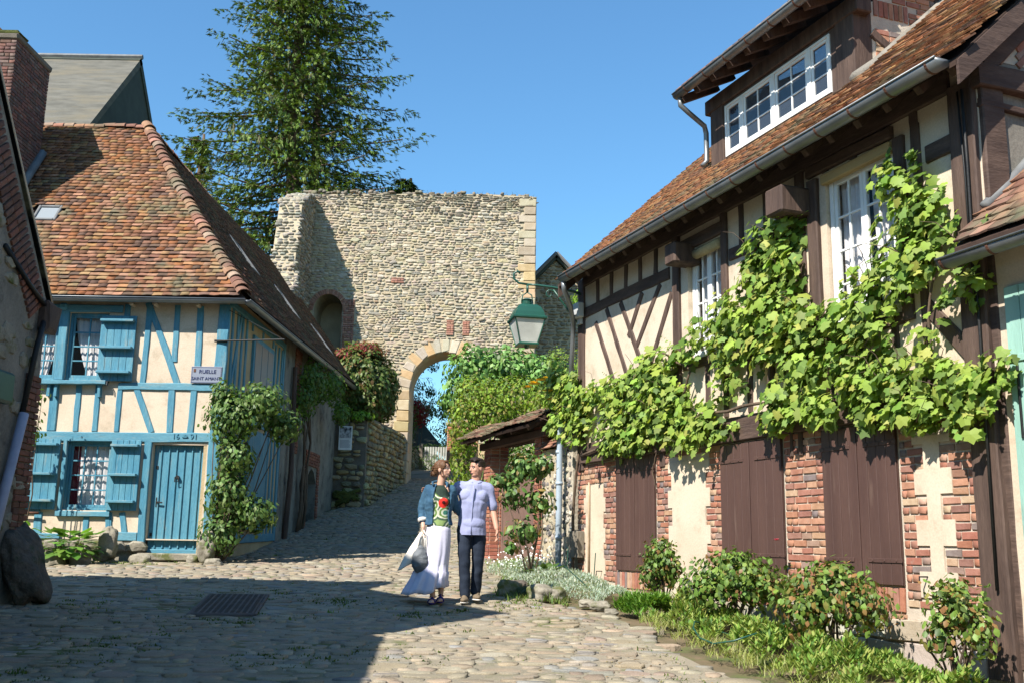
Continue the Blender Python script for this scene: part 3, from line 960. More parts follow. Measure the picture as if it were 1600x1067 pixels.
# roof: main slope, back slope, near and far verges
SL_R = .92
ROOFN = Vector((0, SL_R, 1)).normalized(); ROOFU = Vector((0, -1, SL_R)).normalized()
s0r, s1r = -1.30, 7.02
eave = Vector((0, .45, 4.50 - .45 * SL_R))
rl = (Vector((0, -3.3, 4.50 + 3.3 * SL_R)) - eave).length
b = MB()
for (ya, yb, sgn) in ((.45, -3.3, 1), (-3.3, -6.8, -1)):
    za = 4.50 - SL_R * ya if sgn > 0 else 4.50 + SL_R * 3.3
    zb = 4.50 - SL_R * yb if sgn > 0 else 4.50 + SL_R * 3.3 - 3.5 * SL_R
    V = [(s0r, ya, za), (s1r, ya, za), (s1r, yb, zb), (s0r, yb, zb)]
    V += [(x, y_, z_ - .06) for x, y_, z_ in V]
    b.add(V, [(0, 1, 2, 3), (7, 6, 5, 4), (0, 4, 5, 1), (1, 5, 6, 2), (2, 6, 7, 3), (3, 7, 4, 0)])
roof = b.build('roof', M['under'], rh)
tk = tile_kit('roof_tile', TR, rg, nvar=48, v=.12)
DX0, DX1, DIN = 1.38, 4.45, .8
def rskip(cx, d):
    s = s0r + cx; inn = -.45 + d * math.cos(math.atan(SL_R))
    return DX0 < s < DX1 and inn > DIN - .02
tile_field(tk, (s0r, eave.y + .04, eave.z + .02), (1, 0, 0), ROOFU, ROOFN, s1r - s0r, rl, rg, tw=.165, gauge=.105, skip=rskip, th=.02)
tk.finalize(roof, 300, 'roof_tile')
b = MB()
for i in range(20):
    x = s0r + .2 + i * .41
    b.box(x - .04, x + .04, -.5, .42, -.055, .055, .005, Matrix.Translation((0, 0, 0)) @ Matrix.Translation((0, 0, 4.50 - .13)) @ Matrix.Rotation(-math.atan(SL_R), 4, 'X'))
b.build('rafter_end', M['timber'], rh)
b = MB(); V = [(s0r, .38, 4.50 - .38 * SL_R - .075), (s1r, .38, 4.50 - .38 * SL_R - .075), (s1r, -.02, 4.36), (s0r, -.02, 4.36)]
b.add(V, [(0, 1, 2, 3)]); b.build('soffit_board', M['beam'], rh, fix=False)
gutter(rh, (-1.22, .52, 4.10), (6.72, .52, 4.10), .085)
for sx in (s0r - .02, s1r):
    V = []; bb = MB()
    for (yy, dz) in ((.45, -.02), (.45, -.24), (-3.3, -.24), (-3.3, -.02)):
        V.append((sx, yy, 4.50 - SL_R * yy + dz))
    V += [(x + .03, y_, z_) for x, y_, z_ in V]
    bb.add(V, [(0, 1, 2, 3), (7, 6, 5, 4), (0, 4, 5, 1), (1, 5, 6, 2), (2, 6, 7, 3), (3, 7, 4, 0)])
    bb.build('barge_board', M['beam'], rh)
# near gable: brick infill between rails, curved tie beam and plaster
Mg = Matrix.Translation((-1.06, 0, 0)) @ Matrix(((0, -1, 0, 0), (-1, 0, 0, 0), (0, 0, 1, 0), (0, 0, 0, 1)))   # x -> into the house (-y), +y -> towards -s
z = 4.36; k = 0
while z < 7.0:
    y_in = (z - 4.50) / SL_R
    x = .02 + max(0, y_in) * 1.02
    while x < 3.2:
        l = .22
        if int(x / .9) % 2:
            bk.place(rg.randrange(999), (-1.065, -(x + .11), z), (0, -1, 0), (-1, 0, 0), (0, 0, 1), (.98, 1, 1))
        else:
            a = R(45)
            bk.place(rg.randrange(999), (-1.065, -(x + .11), z), (0, -math.cos(a), math.sin(a)), (-1, 0, 0), (0, math.sin(a), math.cos(a)), (.85, 1, .95))
        x += l
    z += .076; k += 1
def TG(a, c, w, d=.05): return timber(rh, a, c, w, -.03, d, M['beam'], M4=Mg)
TG((-.05, 4.10), (3.2, 4.15), .22, .09); TG((.0, 3.86), (1.3, 3.82), .07, .05); TG((.08, 4.2), (3.1, 7.0), .16, .06)
T1 = TG((.14, -.9), (.14, 4.0), .26, .045)
b = MB(); b.tube([(-.98, .09, 4.0), (-.985, .09, 3.3), (-.97, .085, 2.6), (-.975, .08, 1.9), (-.95, .08, -.3)], .013, 6); b.tube([(-.93, .09, 4.0), (-.95, .09, 3.2), (-.94, .085, 2.3)], .009, 6)
b.build('cable', M['iron'], rh, smooth=True)
# dormer
dm_y = -DIN
b = MB()
b.prism(rect(DX0 + .3, DX1 - .3, 5.05, 6.28), [rect(1.80, 4.10, 5.34, 6.10)], dm_y - .12, dm_y - .005)
for x0, x1 in ((DX0, DX0 + .32), (DX1 - .32, DX1)): b.box(x0, x1, dm_y - .26, dm_y + .012, 5.0, 6.3, .01, jit=.004)
b.box(DX0 + .33, DX1 - .33, dm_y - .1, dm_y + .01, 5.10, 5.31, .01); b.box(DX0 - .1, DX1 + .12, dm_y - .2, dm_y + .03, 6.14, 6.36, .015)
dormer = b.build('dormer', M['timber'], rh)
ws = (1.81, 2.22, 2.96, 3.68, 4.09)
for i, nc in enumerate((1, 2, 2, 1)):
    window(dormer, ws[i], ws[i + 1] - .004, 5.34, 6.10, dm_y + .01, 1, nc, 3, M['white'], fw=.035, sash=.04, glass=M['glass_d'])
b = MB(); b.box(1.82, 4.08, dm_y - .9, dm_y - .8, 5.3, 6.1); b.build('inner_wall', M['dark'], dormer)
# cheek walls
for sx, sgn in ((DX0, -1), (DX1, 1)):
    Mc = Matrix.Translation((sx, 0, 0)) @ Matrix(((0, sgn, 0, 0), (-1, 0, 0, 0), (0, 0, 1, 0), (0, 0, 0, 1)))
    b = MB(); b.prism([(DIN + .26, 4.50 + (DIN + .26) * SL_R), (3.6, 4.50 + 3.6 * SL_R), (3.6, 7.74), (DIN + .26, 6.34)], [], -.12, 0, Mc); b.build('cheek_wall', M['mortar'], dormer)
for zi in range(26):
    z = 5.3 + zi * .076
    i0 = max(DIN + .30, 0); i1 = min(2.6, (z - 4.50) / SL_R - .12)
    i0 = max(i0, (z - 6.30) / .5 + DIN + .3)
    x = i0
    while x < i1:
        if (int((x - i0) / .45) + zi // 5) % 2:
            bk.place(rg.randrange(999), (DX0 - .002, -(x + .105), z), (0, -1, 0), (-1, 0, 0), (0, 0, 1), (.94, 1.2, 1)); x += .215
        else:
            if zi % 3 == 0: bk.place(rg.randrange(999), (DX0 - .002, -(x + .033), z + .07), (0, 0, 1), (-1, 0, 0), (0, 1, 0), (.98, 1.2, 1))
            x += .074
bk.finalize(rh, 300, 'brick')
Mc = Matrix.Translation((DX0, 0, 0)) @ Matrix(((0, -1, 0, 0), (-1, 0, 0, 0), (0, 0, 1, 0), (0, 0, 0, 1)))
for (a, c, w) in (((DIN + .26, 5.95), (1.75, 5.5), .12), ((2.0, 6.0), (2.15, 6.9), .13)):
    timber(dormer, a, c, w, -.02, .03, M['timber'], M4=Mc)
# flashing of mortar along the cheek
b = MB(); b.tube([(DX0 - .04, -DIN + .02, 4.50 + DIN * SL_R + .04)] + [(DX0 - .03 + rnd.uniform(-.015, .015), -DIN - .3 * i, 4.50 + (DIN + .3 * i) * SL_R + .05) for i in range(1, 10)], [.11] + [.075] * 9, 8)
b.build('mortar_fillet', M['plaster_grey'], dormer, smooth=True)
# dormer roof
b = MB()
ds = .5
y0, z0 = dm_y + .48, 6.44
V = [(DX0 - .30, y0, z0), (DX1 + .08, y0, z0), (DX1 + .08, -3.4, z0 + (y0 + 3.4) * ds), (DX0 - .30, -3.4, z0 + (y0 + 3.4) * ds)]
V += [(x, y_, z_ - .05) for x, y_, z_ in V]
b.add(V, [(0, 1, 2, 3), (7, 6, 5, 4), (0, 4, 5, 1), (1, 5, 6, 2), (2, 6, 7, 3), (3, 7, 4, 0)])
droof = b.build('dormer_roof', M['under'], dormer)
b = MB()
for i in range(9):
    x = DX0 - .1 + i * (DX1 - DX0 + .2) / 8
    b.box(x - .045, x + .045, -.7, .0, -.06, .06, .006, Matrix.Translation((0, y0 - .04, z0 - .13)) @ Matrix.Rotation(-math.atan(ds), 4, 'X'))
b.build('rafter_end', M['timber'], dormer)
g2 = gutter(dormer, (DX0 - .30, y0 + .05, z0 - .09), (DX1 + .06, y0 + .05, z0 - .09), .07)
b = MB(); xx = DX1 + .0
b.tube([(xx, y0 + .03, z0 - .14), (xx, y0 + .02, z0 - .26), (xx - .02, y0 - .1, z0 - .36), (xx + .02, dm_y + .10, z0 - .5), (xx + .04, dm_y + .06, z0 - .6), (xx + .04, dm_y + .06, 5.42), (xx + .04, dm_y + .13, 5.34)], .038, 10)
b.build('downpipe', M['zinc'], dormer, smooth=True)
dk = tile_kit('dormer_tile', TR, rg)
tile_field(dk, (DX0 - .30, y0, z0 + .01), (1, 0, 0), Vector((0, -1, ds)), Vector((0, ds, 1)), DX1 - DX0 + .38, 3.3, rg)
dk.finalize(dormer, 0, rest='dormer_tiles')
b = MB()
for i in range(20):
    x = s0r + i * .41
    b.tube([(x, -3.3, 4.50 + 3.3 * SL_R - .02), (x + .44, -3.3, 4.50 + 3.3 * SL_R + .0)], .11, 10)
b.build('ridge_tiles', M['rust'], rh, smooth=True)
# zinc downpipe at the far corner, meter box, lead pipe
dp = MB(); dp.tube([(6.68, .52, 4.03), (6.70, .50, 3.90), (6.9, .3, 3.7), (7.18, .12, 3.5), (7.28, .08, 3.3), (7.36, .10, 2.2)], .040, 12)
dp.build('upper_downpipe', M['zinc'], rh, smooth=True)
dp = MB(); dp.tube([(7.38, .11, 2.1), (7.50, .13, 1.95), (7.62, .14, 1.82), (7.64, .14, 1.6), (7.66, .14, .6), (7.68, .14, -.45)], .05, 14)
for z in (1.45, .95, .1, -.35): dp.tube([(7.655, .14, z), (7.655, .14, z + .05)], .06, 14)
dp.build('downpipe', M['zinc_pipe'], rh, smooth=True)
b = MB(); b.tube([(6.78, .03, .95), (6.78, .03, .4), (6.79, .03, -.5)], .016, 8); b.build('thin_pipe', mk('buff_pipe', (.45, .33, .22), rough=.7), rh, smooth=True)
b = MB(); b.box(6.98, 7.28, .01, .13, -.18, .22, .008); b.build('meter_box', M['wood_grey'], rh)
b = MB(); b.box(6.93, 7.17, .04, .16, 3.55, 3.80, .02); b.box(7.0, 7.1, .04, .09, 3.46, 3.55); b.build('junction_box', mk('grey_plastic', (.50, .51, .50), rough=.5, bump=0), rh)
for x, z in ((6.38, -.36), (-.12, -.22), (4.3, -.3)):
    b = MB(); b.tube([(x, .0, z), (x, .10, z), (x, .10, z - .06)], .008, 6); b.build('shutter_hook', M['iron'], rh)
# lamp bracket and lantern
lb = thing('wall_lantern', 'green four-sided street lantern hanging from a scrolled bracket on the brown house corner', 'street lamp', (.235, 15.9, 0))
b = MB(); b.tube([(1.02, .05, 3.92), (.75, .03, 4.01), (.4, 0, 4.07), (.15, 0, 4.10), (.0, 0, 4.11)], [.026, .024, .02, .018, .018], 8)
b.tube([(-.0, 0, 4.11), (-.14, 0, 4.13), (-.22, 0, 4.20), (-.22, 0, 4.29), (-.16, 0, 4.33), (-.12, 0, 4.29)], [.018, .018, .018, .018, .02, .02], 8)
b.tube([(.98, .05, 3.35), (.85, .04, 3.45), (.72, .03, 3.62), (.55, .02, 3.85), (.42, .0, 4.03)], .014, 6)
b.tube([(.42, 0, 4.03)] + [(.36 + .09 * (1 - i / 14) * math.cos(i * .6), 0, 3.95 + .09 * (1 - i / 14) * math.sin(i * .6)) for i in range(12)], .010, 6)
b.tube([(.98, .05, 3.3), (1.02, .05, 3.2)] + [(1.0 + .08 * (1 - i / 14) * math.cos(3 + i * .6), .05, 3.32 + .08 * (1 - i / 14) * math.sin(3 + i * .6)) for i in range(12)], .010, 6)
b.box(.98, 1.03, .0, .1, 3.2, 4.0, .006)
b.build('bracket', M['green'], lb, smooth=True)
b = MB(); b.tube([(.0, 0, 4.10), (0, 0, 3.98)], .02, 8); b.tube([(0, 0, 3.98), (-.07, 0, 3.93), (-.09, 0, 3.84), (-.09, 0, 3.8)], .011, 6); b.tube([(0, 0, 3.98), (.07, 0, 3.93), (.09, 0, 3.8), (.09, 0, 3.58)], .011, 6)
b.tube([(0.09, 0, 3.6), (.09, 0, 3.55)], .02, 8); b.build('hanger', M['green'], lb, smooth=True)
def sq(h, z, cr_=0): return [Vector((x * h, y_ * h, z)) for x, y_ in ((-1, -1), (1, -1), (1, 1), (-1, 1))]
def sqprof(m, prof, close=True):
    V = []; F = []
    for h, z in prof: V += sq(h, z)
    for i in range(len(prof) - 1):
        for k in range(4): F.append((i * 4 + k, i * 4 + (k + 1) % 4, (i + 1) * 4 + (k + 1) % 4, (i + 1) * 4 + k))
    if close: F.append((3, 2, 1, 0)); F.append(tuple((len(prof) - 1) * 4 + k for k in range(4)))
    m.add(V, F)
lrot = Matrix.Rotation(R(12), 4, 'Z')
b = MB(); sqprof(b, [(.255, 3.50), (.27, 3.515), (.27, 3.54), (.24, 3.56), (.225, 3.62), (.19, 3.70), (.13, 3.755), (.09, 3.765)])
b.lathe([(.09, 3.76), (.095, 3.79), (.08, 3.80), (.085, 3.83), (.10, 3.845), (.05, 3.87), (0, 3.875)], 14); o = b.build('lantern_roof', M['green'], lb); o.matrix_basis = lrot
b = MB()
for x, y_ in ((-1, -1), (1, -1), (1, 1), (-1, 1)): b.tube([(x * .24, y_ * .24, 3.505), (x * .145, y_ * .145, 3.14)], .011, 6)
sqprof(b, [(.16, 3.10), (.165, 3.12), (.15, 3.14)]); b.tube([(0, 0, 3.11), (0, 0, 3.06)], [.05, .03], 8); o = b.build('lantern_frame', M['green'], lb); o.matrix_basis = lrot
for k in range(4):
    b = MB(); p = sq(.236, 3.50); q = sq(.143, 3.142)
    b.add([p[k], p[(k + 1) % 4], q[(k + 1) % 4], q[k]], [(0, 1, 2, 3)]); o = b.build('lantern_pane', M['milk'], lb, fix=False); o.matrix_basis = lrot

# ------------------------------------------------------------------ neighbour on the right edge (cream and mint house)
nh = thing('mint_shutter_house', 'low cream house with mint green shutters and tiled roof at the right edge', 'house', (3.667, 9.31, 0), RA)
b = MB(); b.box(-7.5, -1.08, -5.0, -.01, -1.6, 2.75); b.build('wall', M['plaster'], nh)
b = MB(); V = [(-7.6, .34, 2.50), (-1.02, .34, 2.50), (-1.02, -2.6, 5.36), (-7.6, -2.6, 5.36)]
V += [(x, y_, z_ - .06) for x, y_, z_ in V]
b.add(V, [(0, 1, 2, 3), (7, 6, 5, 4), (0, 4, 5, 1), (1, 5, 6, 2), (2, 6, 7, 3), (3, 7, 4, 0)])
nroof = b.build('roof', M['under'], nh)
nk = tile_kit('roof_tile', [(.26, .13, .085), (.32, .17, .11), (.20, .11, .08), (.36, .2, .13)], rg, nvar=24, warp=.008, t=.018)
sl = (5.36 - 2.50) / 2.94
tile_field(nk, (-2.6, .34, 2.51), (1, 0, 0), Vector((0, -1, sl)), Vector((0, sl, 1)), 1.58, 3.9, rg, tw=.19, gauge=.14, th=.02)
nk.finalize(nroof, 80, 'roof_tile')
gutter(nh, (-7.6, .40, 2.40), (-.94, .40, 2.40), .075)
plank_shutter(nh, -1.95, -1.20, -.6, 2.15, .03, 5, M['mint'], th=.035)
for z in (1.55,):
    b = MB(); b.box(-1.75, -1.3, .032, .045, z - .03, z + .03, .004); b.build('strap_hinge', M['mint'], nh)
b = MB(); b.box(-1.30, -1.28, .034, .05, .9, 1.5, .003); b.build('shutter_bar', M['iron'], nh)
b = MB(); b.tube([(-1.07, .02, 2.90)] + [(-1.075, -.02 - .25 * i, 2.90 + .25 * i * sl + rnd.uniform(-.01, .01)) for i in range(1, 10)], .05, 8); b.build('lead_flashing', M['lead'], nh, smooth=True)
b = MB()
for i in range(24):
    p = Vector((-1.12 - abs(rg.gauss(0, .08)), -.15 - i * .09, 2.98 + i * .09 * sl)); b.tube([p, p + Vector((.03, 0, .03))], [.04, .02], 6)
b.build('moss_clump', M['moss'], nh, smooth=True)
# ------------------------------------------------------------------ LEFT: blue half-timbered house
FY = 17.6
bh = thing('blue_timbered_house', 'cream house with turquoise timbers, shutters and plank door under a steep tiled roof', 'house', (0, 0, 0), 0)
rg = random.Random(33)
# local front frame: x stays world x, +y of parts points to the viewer -> matrix Mf
Mf = Matrix.Translation((0, FY, 0)) @ Matrix(((1, 0, 0, 0), (0, -1, 0, 0), (0, 0, 1, 0), (0, 0, 0, 1)))
SXW = -5.05
Ms = Matrix.Translation((SXW, 0, 0)) @ Matrix(((0, 1, 0, 0), (1, 0, 0, 0), (0, 0, 1, 0), (0, 0, 0, 1)))   # (along Y, out = +X, z)
WA = (-8.52, -7.99, 2.70, 3.90); WB = (-7.84, -7.14, 2.70, 3.90); WC = (-7.66, -6.86, .46, 1.64); DR = (-6.17, -5.24, -.23, 1.60)
b = MB()
b.prism(rect(-10.5, -5.06, -.02, 4.2), [rect(*WA), rect(*WB), rect(*WC), [(DR[0], .0), (DR[1], .0), (DR[1], DR[3]), (DR[0], DR[3])]], -.25, 0, Mf)
b.build('plaster_wall', M['plaster'], bh)
b = MB()
b.prism(rect(17.61, 22.2, -.3, 4.35), [], -.25, -.002, Ms); b.build('side_plaster_wall', mk('ochre_plaster', (.42, .33, .20), (.34, .26, .15), ns=2, bump=.4), bh)
b = MB(); b.prism(rect(22.25, 31.0, -.6, 4.75), [[(25.3, .3), (26.5, .3), (26.5, 1.45), (26.2, 1.72), (25.9, 1.8), (25.6, 1.72), (25.3, 1.45)]], -.4, .03, Ms); b.build('rendered_stone_wall', M['plaster_grey'], bh)
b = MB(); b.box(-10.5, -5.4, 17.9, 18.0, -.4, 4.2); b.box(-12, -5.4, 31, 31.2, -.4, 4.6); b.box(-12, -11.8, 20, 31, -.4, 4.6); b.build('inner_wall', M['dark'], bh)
# timbers measured in (x, z)
def TB(a, c, w, d=.02, mat='teal', Mx=Mf, jit=.006): return timber(bh, a, c, w, -.02, d + rnd.uniform(0, .003), M[mat], M4=Mx, jit=jit)
for t in ((-6.43, 4.06, -6.45, 2.66, .105), (-6.47, 4.10, -5.84, 2.66, .115), (-5.94, 4.06, -5.92, 3.05, .105), (-5.53, 4.05, -5.50, 2.66, .115), (-6.82, 4.06, -6.82, 3.80, .10),
          (-6.54, 2.55, -6.22, 1.81, .11), (-5.92, 2.55, -5.91, 1.81, .115), (-5.54, 2.55, -5.55, 1.81, .11), (-6.83, 2.55, -6.83, 1.81, .09), (-7.55, 2.62, -7.54, 1.81, .10),
          (-7.21, 2.62, -7.21, 1.81, .10), (-8.35, 2.62, -8.31, 1.81, .11), (-8.03, .41, -8.01, .05, .14), (-6.81, .43, -6.79, .05, .08), (-6.60, .43, -6.53, .09, .10), (-7.2, .36, -7.2, .1, .1)):
    TB((t[0], t[1]), (t[2], t[3]), t[4])
TB((-7.97, 2.62), (-7.96, 1.81), .16, .03)
TB((-5.10, 4.08), (-5.10, -.20), .20, .045, jit=.01)
TB((-6.86, 2.60), (-5.2, 2.60), .13, .03, 'tealh'); TB((-8.8, 1.73), (-5.2, 1.73), .165, .035, 'tealh')
TB((-6.25, 1.64), (-6.24, -.20), .13, .035); TB((-7.915, 2.70), (-7.915, 3.96), .16, .05)
TB((-8.9, 2.655), (-7.05, 2.655), .07, .14, 'tealh'); TB((-8.9, 3.97), (-6.9, 3.97), .13, .05, 'tealh')
TB((-8.12, 0.02), (-7.62, 0.02), .09, .03, 'tealh'); TB((-6.78, .03), (-6.32, .03), .15, .03, 'tealh'); TB((-7.72, .40), (-6.80, .40), .09, .07, 'tealh')
TB((-6.84, .42), (-6.80, -.02), .08, .03); TB((-8.9, .42), (-8.0, .42), .08, .03, 'tealh')
for x in (-8.05, -7.92, -7.17):
    b = MB(); b.beam((x, 2.62), (x, 2.40), .06, -.01, .09, M=Mf); b.build('bracket', M['teal'], bh)
b = MB(); b.box(-8.0, -7.86, -.01, .12, 3.93, 4.05, .03, Mf); b.build('beam_end', M['teal'], bh)
# stone plinth
pk = kit_blocks('plinth_stone', M['rock'], .4, .2, .06, .03, 0, [(1, 1, 1)], rg, 10, rub=True)
x = -9.0
while x < -6.2:
    l = rg.uniform(.3, .5); pk.place(rg.randrange(99), (x + l / 2, FY - .03, -.14), (-1, 0, 0), (0, -1, 0), (0, 0, 1), ((l - .01) / .4, 1.2, rg.uniform(.9, 1.15))); x += l
pk.finalize(bh, 40, 'plinth_stone')
b = MB(); b.box(-9.2, -6.2, FY + .0, FY + .25, -.45, -.022); b.build('plinth_wall', M['rock'], bh)
# windows
def curA(xi0, xi1, z0, z1): return [(xi0, xi1, xi0, xi0 + .25, M['cloth'])]
def curB(xi0, xi1, z0, z1): return [(xi0 + .0, xi1, xi1 - .30, xi1, M['cloth'])]
def curC(xi0, xi1, z0, z1): return [(xi0 + .08, xi1, xi0 + .16, xi1, M['cloth']), (xi0, xi0 + .14, xi0, xi0 + .14, M['cloth_red'])]
window(bh, WA[0], WA[1], WA[2], WA[3], -.05, 1, 2, 4, M['teal'], curtain=curA, M4=Mf, fw=.05, sash=.035, mun=.025)
window(bh, WB[0], WB[1], WB[2], WB[3], -.05, 1, 2, 4, M['teal'], curtain=curB, M4=Mf, fw=.05, sash=.035, mun=.025)
window(bh, WC[0], WC[1], WC[2], WC[3], -.06, 1, 3, 4, M['teal'], curtain=curC, M4=Mf, fw=.05, sash=.035, mun=.025, sill=.05)
for (x, z0, z1) in ((WC[0] - .02, .44, 1.65), (WC[1] + .02, .44, 1.65)): TB((x, z0), (x, z1), .07, .04)
# shutters
for (x0, x1, z0, z1, sd) in ((-7.24, -6.62, 2.68, 3.84, 0), (-8.38, -7.74, .46, 1.66, 1), (-6.86, -6.35, .46, 1.66, 0)):
    f = plank_shutter(bh, x0, x1, z0, z1, .085, 5, M['teal'], battens=(z0 + .15, (z0 + z1) / 2, z1 - .10), th=.03, M4=Mf, gapw=.004, bt=.108, bh=.045)
b = MB(); b.tube([Mf @ Vector((-8.30, .1, .40)), Mf @ Vector((-7.98, .11, .40))], .02, 8); b.build('shutter_bolt', M['rust'], bh, smooth=True)
b = MB(); b.tube([Mf @ Vector((-7.02, .05, 2.66)), Mf @ Vector((-7.02, .13, 2.66)), Mf @ Vector((-7.02, .14, 2.60))], .012, 6); b.build('shutter_hook', M['iron'], bh)
# door
dr = MB(); dr.box(DR[0], DR[1], -.14, -.115, DR[2], DR[3], 0, Mf)
door = dr.build('door', M['teal'], bh)
w = (DR[1] - DR[0]) / 7
for i in range(7):
    s = MB(); s.box(DR[0] + w * i + .004, DR[0] + w * (i + 1) - .004, -.114, -.095 + rnd.uniform(-.002, .002), DR[2] + .02, DR[3] - .005, .006, Mf); s.build('plank', M['teal'], door)
    if i: s = MB(); s.box(DR[0] + w * i - .014, DR[0] + w * i + .014, -.094, -.070, DR[2] + .07, DR[3] - .01, .008, Mf); s.build('cover_strip', M['teal'], door)
s = MB(); s.box(DR[0], DR[1], -.094, -.03, DR[2] - .02, DR[2] + .06, .01, Mf); s.build('kick_board', M['tealh'], door)
s = MB(); s.tube([Mf @ Vector((-5.73, -.09, 1.05)), Mf @ Vector((-5.73, -.03, 1.05))], .03, 8); s.tube([Mf @ Vector((-5.76, -.03, 1.05)), Mf @ Vector((-5.76, -.02, .97)), Mf @ Vector((-5.70, -.02, .97)), Mf @ Vector((-5.70, -.03, 1.05))], .012, 6); s.build('knocker', M['iron'], door)
s = MB(); s.tube([Mf @ Vector((-6.05, -.09, .62)), Mf @ Vector((-6.05, -.04, .62)), Mf @ Vector((-5.95, -.04, .61))], .014, 8); s.box(-6.08, -6.02, -.094, -.085, .54, .70, .003, Mf); s.build('door_handle', M['iron'], door)
s = MB(); s.box(-6.12, -6.08, -.094, -.085, 1.18, 1.24, .002, Mf); s.box(-6.14, -6.10, -.094, -.085, .04, .1, .002, Mf); s.build('lock_plate', M['iron'], door)
b = MB(); b.box(DR[0] - .1, DR[1] + .1, -.2, .10, -.36, -.235, .02, Mf); b.build('doorstep', M['rock'], bh)
# date carved on the lintel
def text_obj(txt, size, name, mat, parent, Mx, depth=.004, align='CENTER', bold=False):
    cu = bpy.data.curves.new(name, 'FONT'); cu.body = txt; cu.size = size; cu.extrude = depth; cu.align_x = align; cu.align_y = 'CENTER'
    if bold: cu.offset = size * .02
    to = bpy.data.objects.new(name, cu)
    me = bpy.data.meshes.new_from_object(to)
    bpy.data.objects.remove(to)
    me.materials.clear(); me.materials.append(mat)
    me.transform(Mx)
    return link(name, me, None, parent)
RXf = Matrix.Rotation(R(90), 4, 'X')     # text upright, facing -Y
text_obj('16', .13, 'carved_date', M['teal'], bh, Matrix.Translation((-5.78, FY - .045, 1.74)) @ RXf, .004)
text_obj('91', .13, 'carved_date', M['teal'], bh, Matrix.Translation((-5.47, FY - .045, 1.74)) @ RXf, .004)
b = MB()
for k in range(5):
    a = R(-70 + 35 * k); b.tube([(-5.62, FY - .045, 1.72), (-5.62 + .05 * math.sin(a), FY - .05, 1.72 + .05 * math.cos(a))], [.006, .012], 6)
b.build('carved_flower', M['teal'], bh)
# gutter and roof
EX, EY, EZ = -4.68, 17.32, 4.13
RX_, RY_, RZ = -7.93, 20.6, 8.62
gutter(bh, (-10.3, EY - .05, 4.10), (EX + .02, EY - .05, 4.10), .07, out=(0, -1, 0), bands=False)
gutter(bh, (EX + .03, EY - .05, 4.10), (EX + .03, 31.9, 4.55), .07, out=(1, 0, 0), bands=False)
b = MB()
def slab(P, t=.06):
    P = [Vector(p) for p in P]; n = (P[1] - P[0]).cross(P[2] - P[0]).normalized()
    if n.z < 0: n = -n
    V = P + [p - n * t for p in P]; k = len(P)
    F = [tuple(range(k)), tuple(range(2 * k - 1, k - 1, -1))] + [(i, k + i, k + (i + 1) % k, (i + 1) % k) for i in range(k)]
    b.add(V, F)
slab([(-12.5, EY, EZ), (EX, EY, EZ), (RX_, RY_, RZ), (-12.5, RY_, RZ)])
BZ = 4.6
slab([(EX, EY, EZ), (EX, 31.9, BZ), (RX_ , 33.4, RZ - .1), (RX_, RY_, RZ)])
slab([(-12.5, RY_, RZ), (RX_, RY_, RZ), (RX_, 24, RZ), (-12.5, 24, EZ)])
slab([(RX_, RY_, RZ), (RX_, 33.4, RZ - .1), (-11.2, 33.4, BZ), (-11.2, RY_, EZ + .1)])
slab([(EX, 31.9, BZ), (-11.2, 33.4, BZ), (RX_, 33.4, RZ - .1)])
broof = b.build('roof', M['under'], bh)
btk = tile_kit('roof_tile', TR + [(.36, .20, .12), (.34, .17, .10), (.30, .15, .09)], rg, nvar=56, warp=.007, v=.13)
upf = Vector((0, RY_ - EY, RZ - EZ)); ln = upf.length; nf = Vector((0, -(RZ - EZ), RY_ - EY))
def clipf(cx, d):
    x = -12.0 + cx; lim = EX + (RX_ - EX) * (d / ln)
    return x < lim - .05 and not (-9.2 < x < -8.70 and 2.12 < d < 2.62)
tile_field(btk, (-12.0, EY - .03, EZ), (1, 0, 0), upf, nf, 7.4, ln, rg, tw=.17, gauge=.105, clip=clipf, th=.030, curve=lambda x, d: .02 * math.sin(x * .9) + .012 * math.sin(d * 1.3 + x))
btk.finalize(broof, 300, 'roof_tile')
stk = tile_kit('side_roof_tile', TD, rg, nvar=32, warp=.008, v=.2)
ups = Vector((RX_ - EX, 0, RZ - EZ - .2)); lns = ups.length; ns_ = Vector((RZ - EZ - .2, 0, EX * -1 + RX_ * 1)).normalized(); ns_ = Vector((RZ - EZ - .2, 0, EX - RX_)).normalized()
def clips(cx, d):
    y = EY + cx; lo = EY + (RY_ - EY) * (d / lns)
    hi = 31.9 + 1.5 * d / lns
    if y < lo + .02 or y > hi: return False
    for (sy, sd) in SKY:
        if abs(y - sy) < .42 and abs(d - sd) < .55: return False
    return True
SKY = ((22.6, 2.6), (25.6, 2.0), (29.0, 1.5))
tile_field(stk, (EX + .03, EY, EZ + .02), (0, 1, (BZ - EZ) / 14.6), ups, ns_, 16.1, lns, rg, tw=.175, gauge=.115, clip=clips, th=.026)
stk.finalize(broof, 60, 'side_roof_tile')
# roof windows
def rooflight(org, u, v, n, w, h, parent, name='roof_window'):
    Mr = Matrix((( u.x, n.x, v.x, org.x), (u.y, n.y, v.y, org.y), (u.z, n.z, v.z, org.z), (0, 0, 0, 1)))
    b = MB()
    b.box(-w/2, -w/2 + .05, -.03, .09, -h/2, h/2, .01, Mr); b.box(w/2 - .05, w/2, -.03, .09, -h/2, h/2, .01, Mr); b.box(-w/2 + .05, w/2 - .05, -.03, .09, -h/2, -h/2 + .05, .01, Mr); b.box(-w/2 + .05, w/2 - .05, -.03, .09, h/2 - .05, h/2, .01, Mr)
    f = b.build(name, M['lead'], parent)
    b = MB(); b.box(-w/2 + .05, w/2 - .05, .05, .06, -h/2 + .05, h/2 - .05, 0, Mr); b.build('pane', mk_glass('rooflight_glass', (.25, .28, .3), .05, .95), f)
uf, vf, nf_ = Vector((1, 0, 0)), upf.normalized(), nf.normalized()
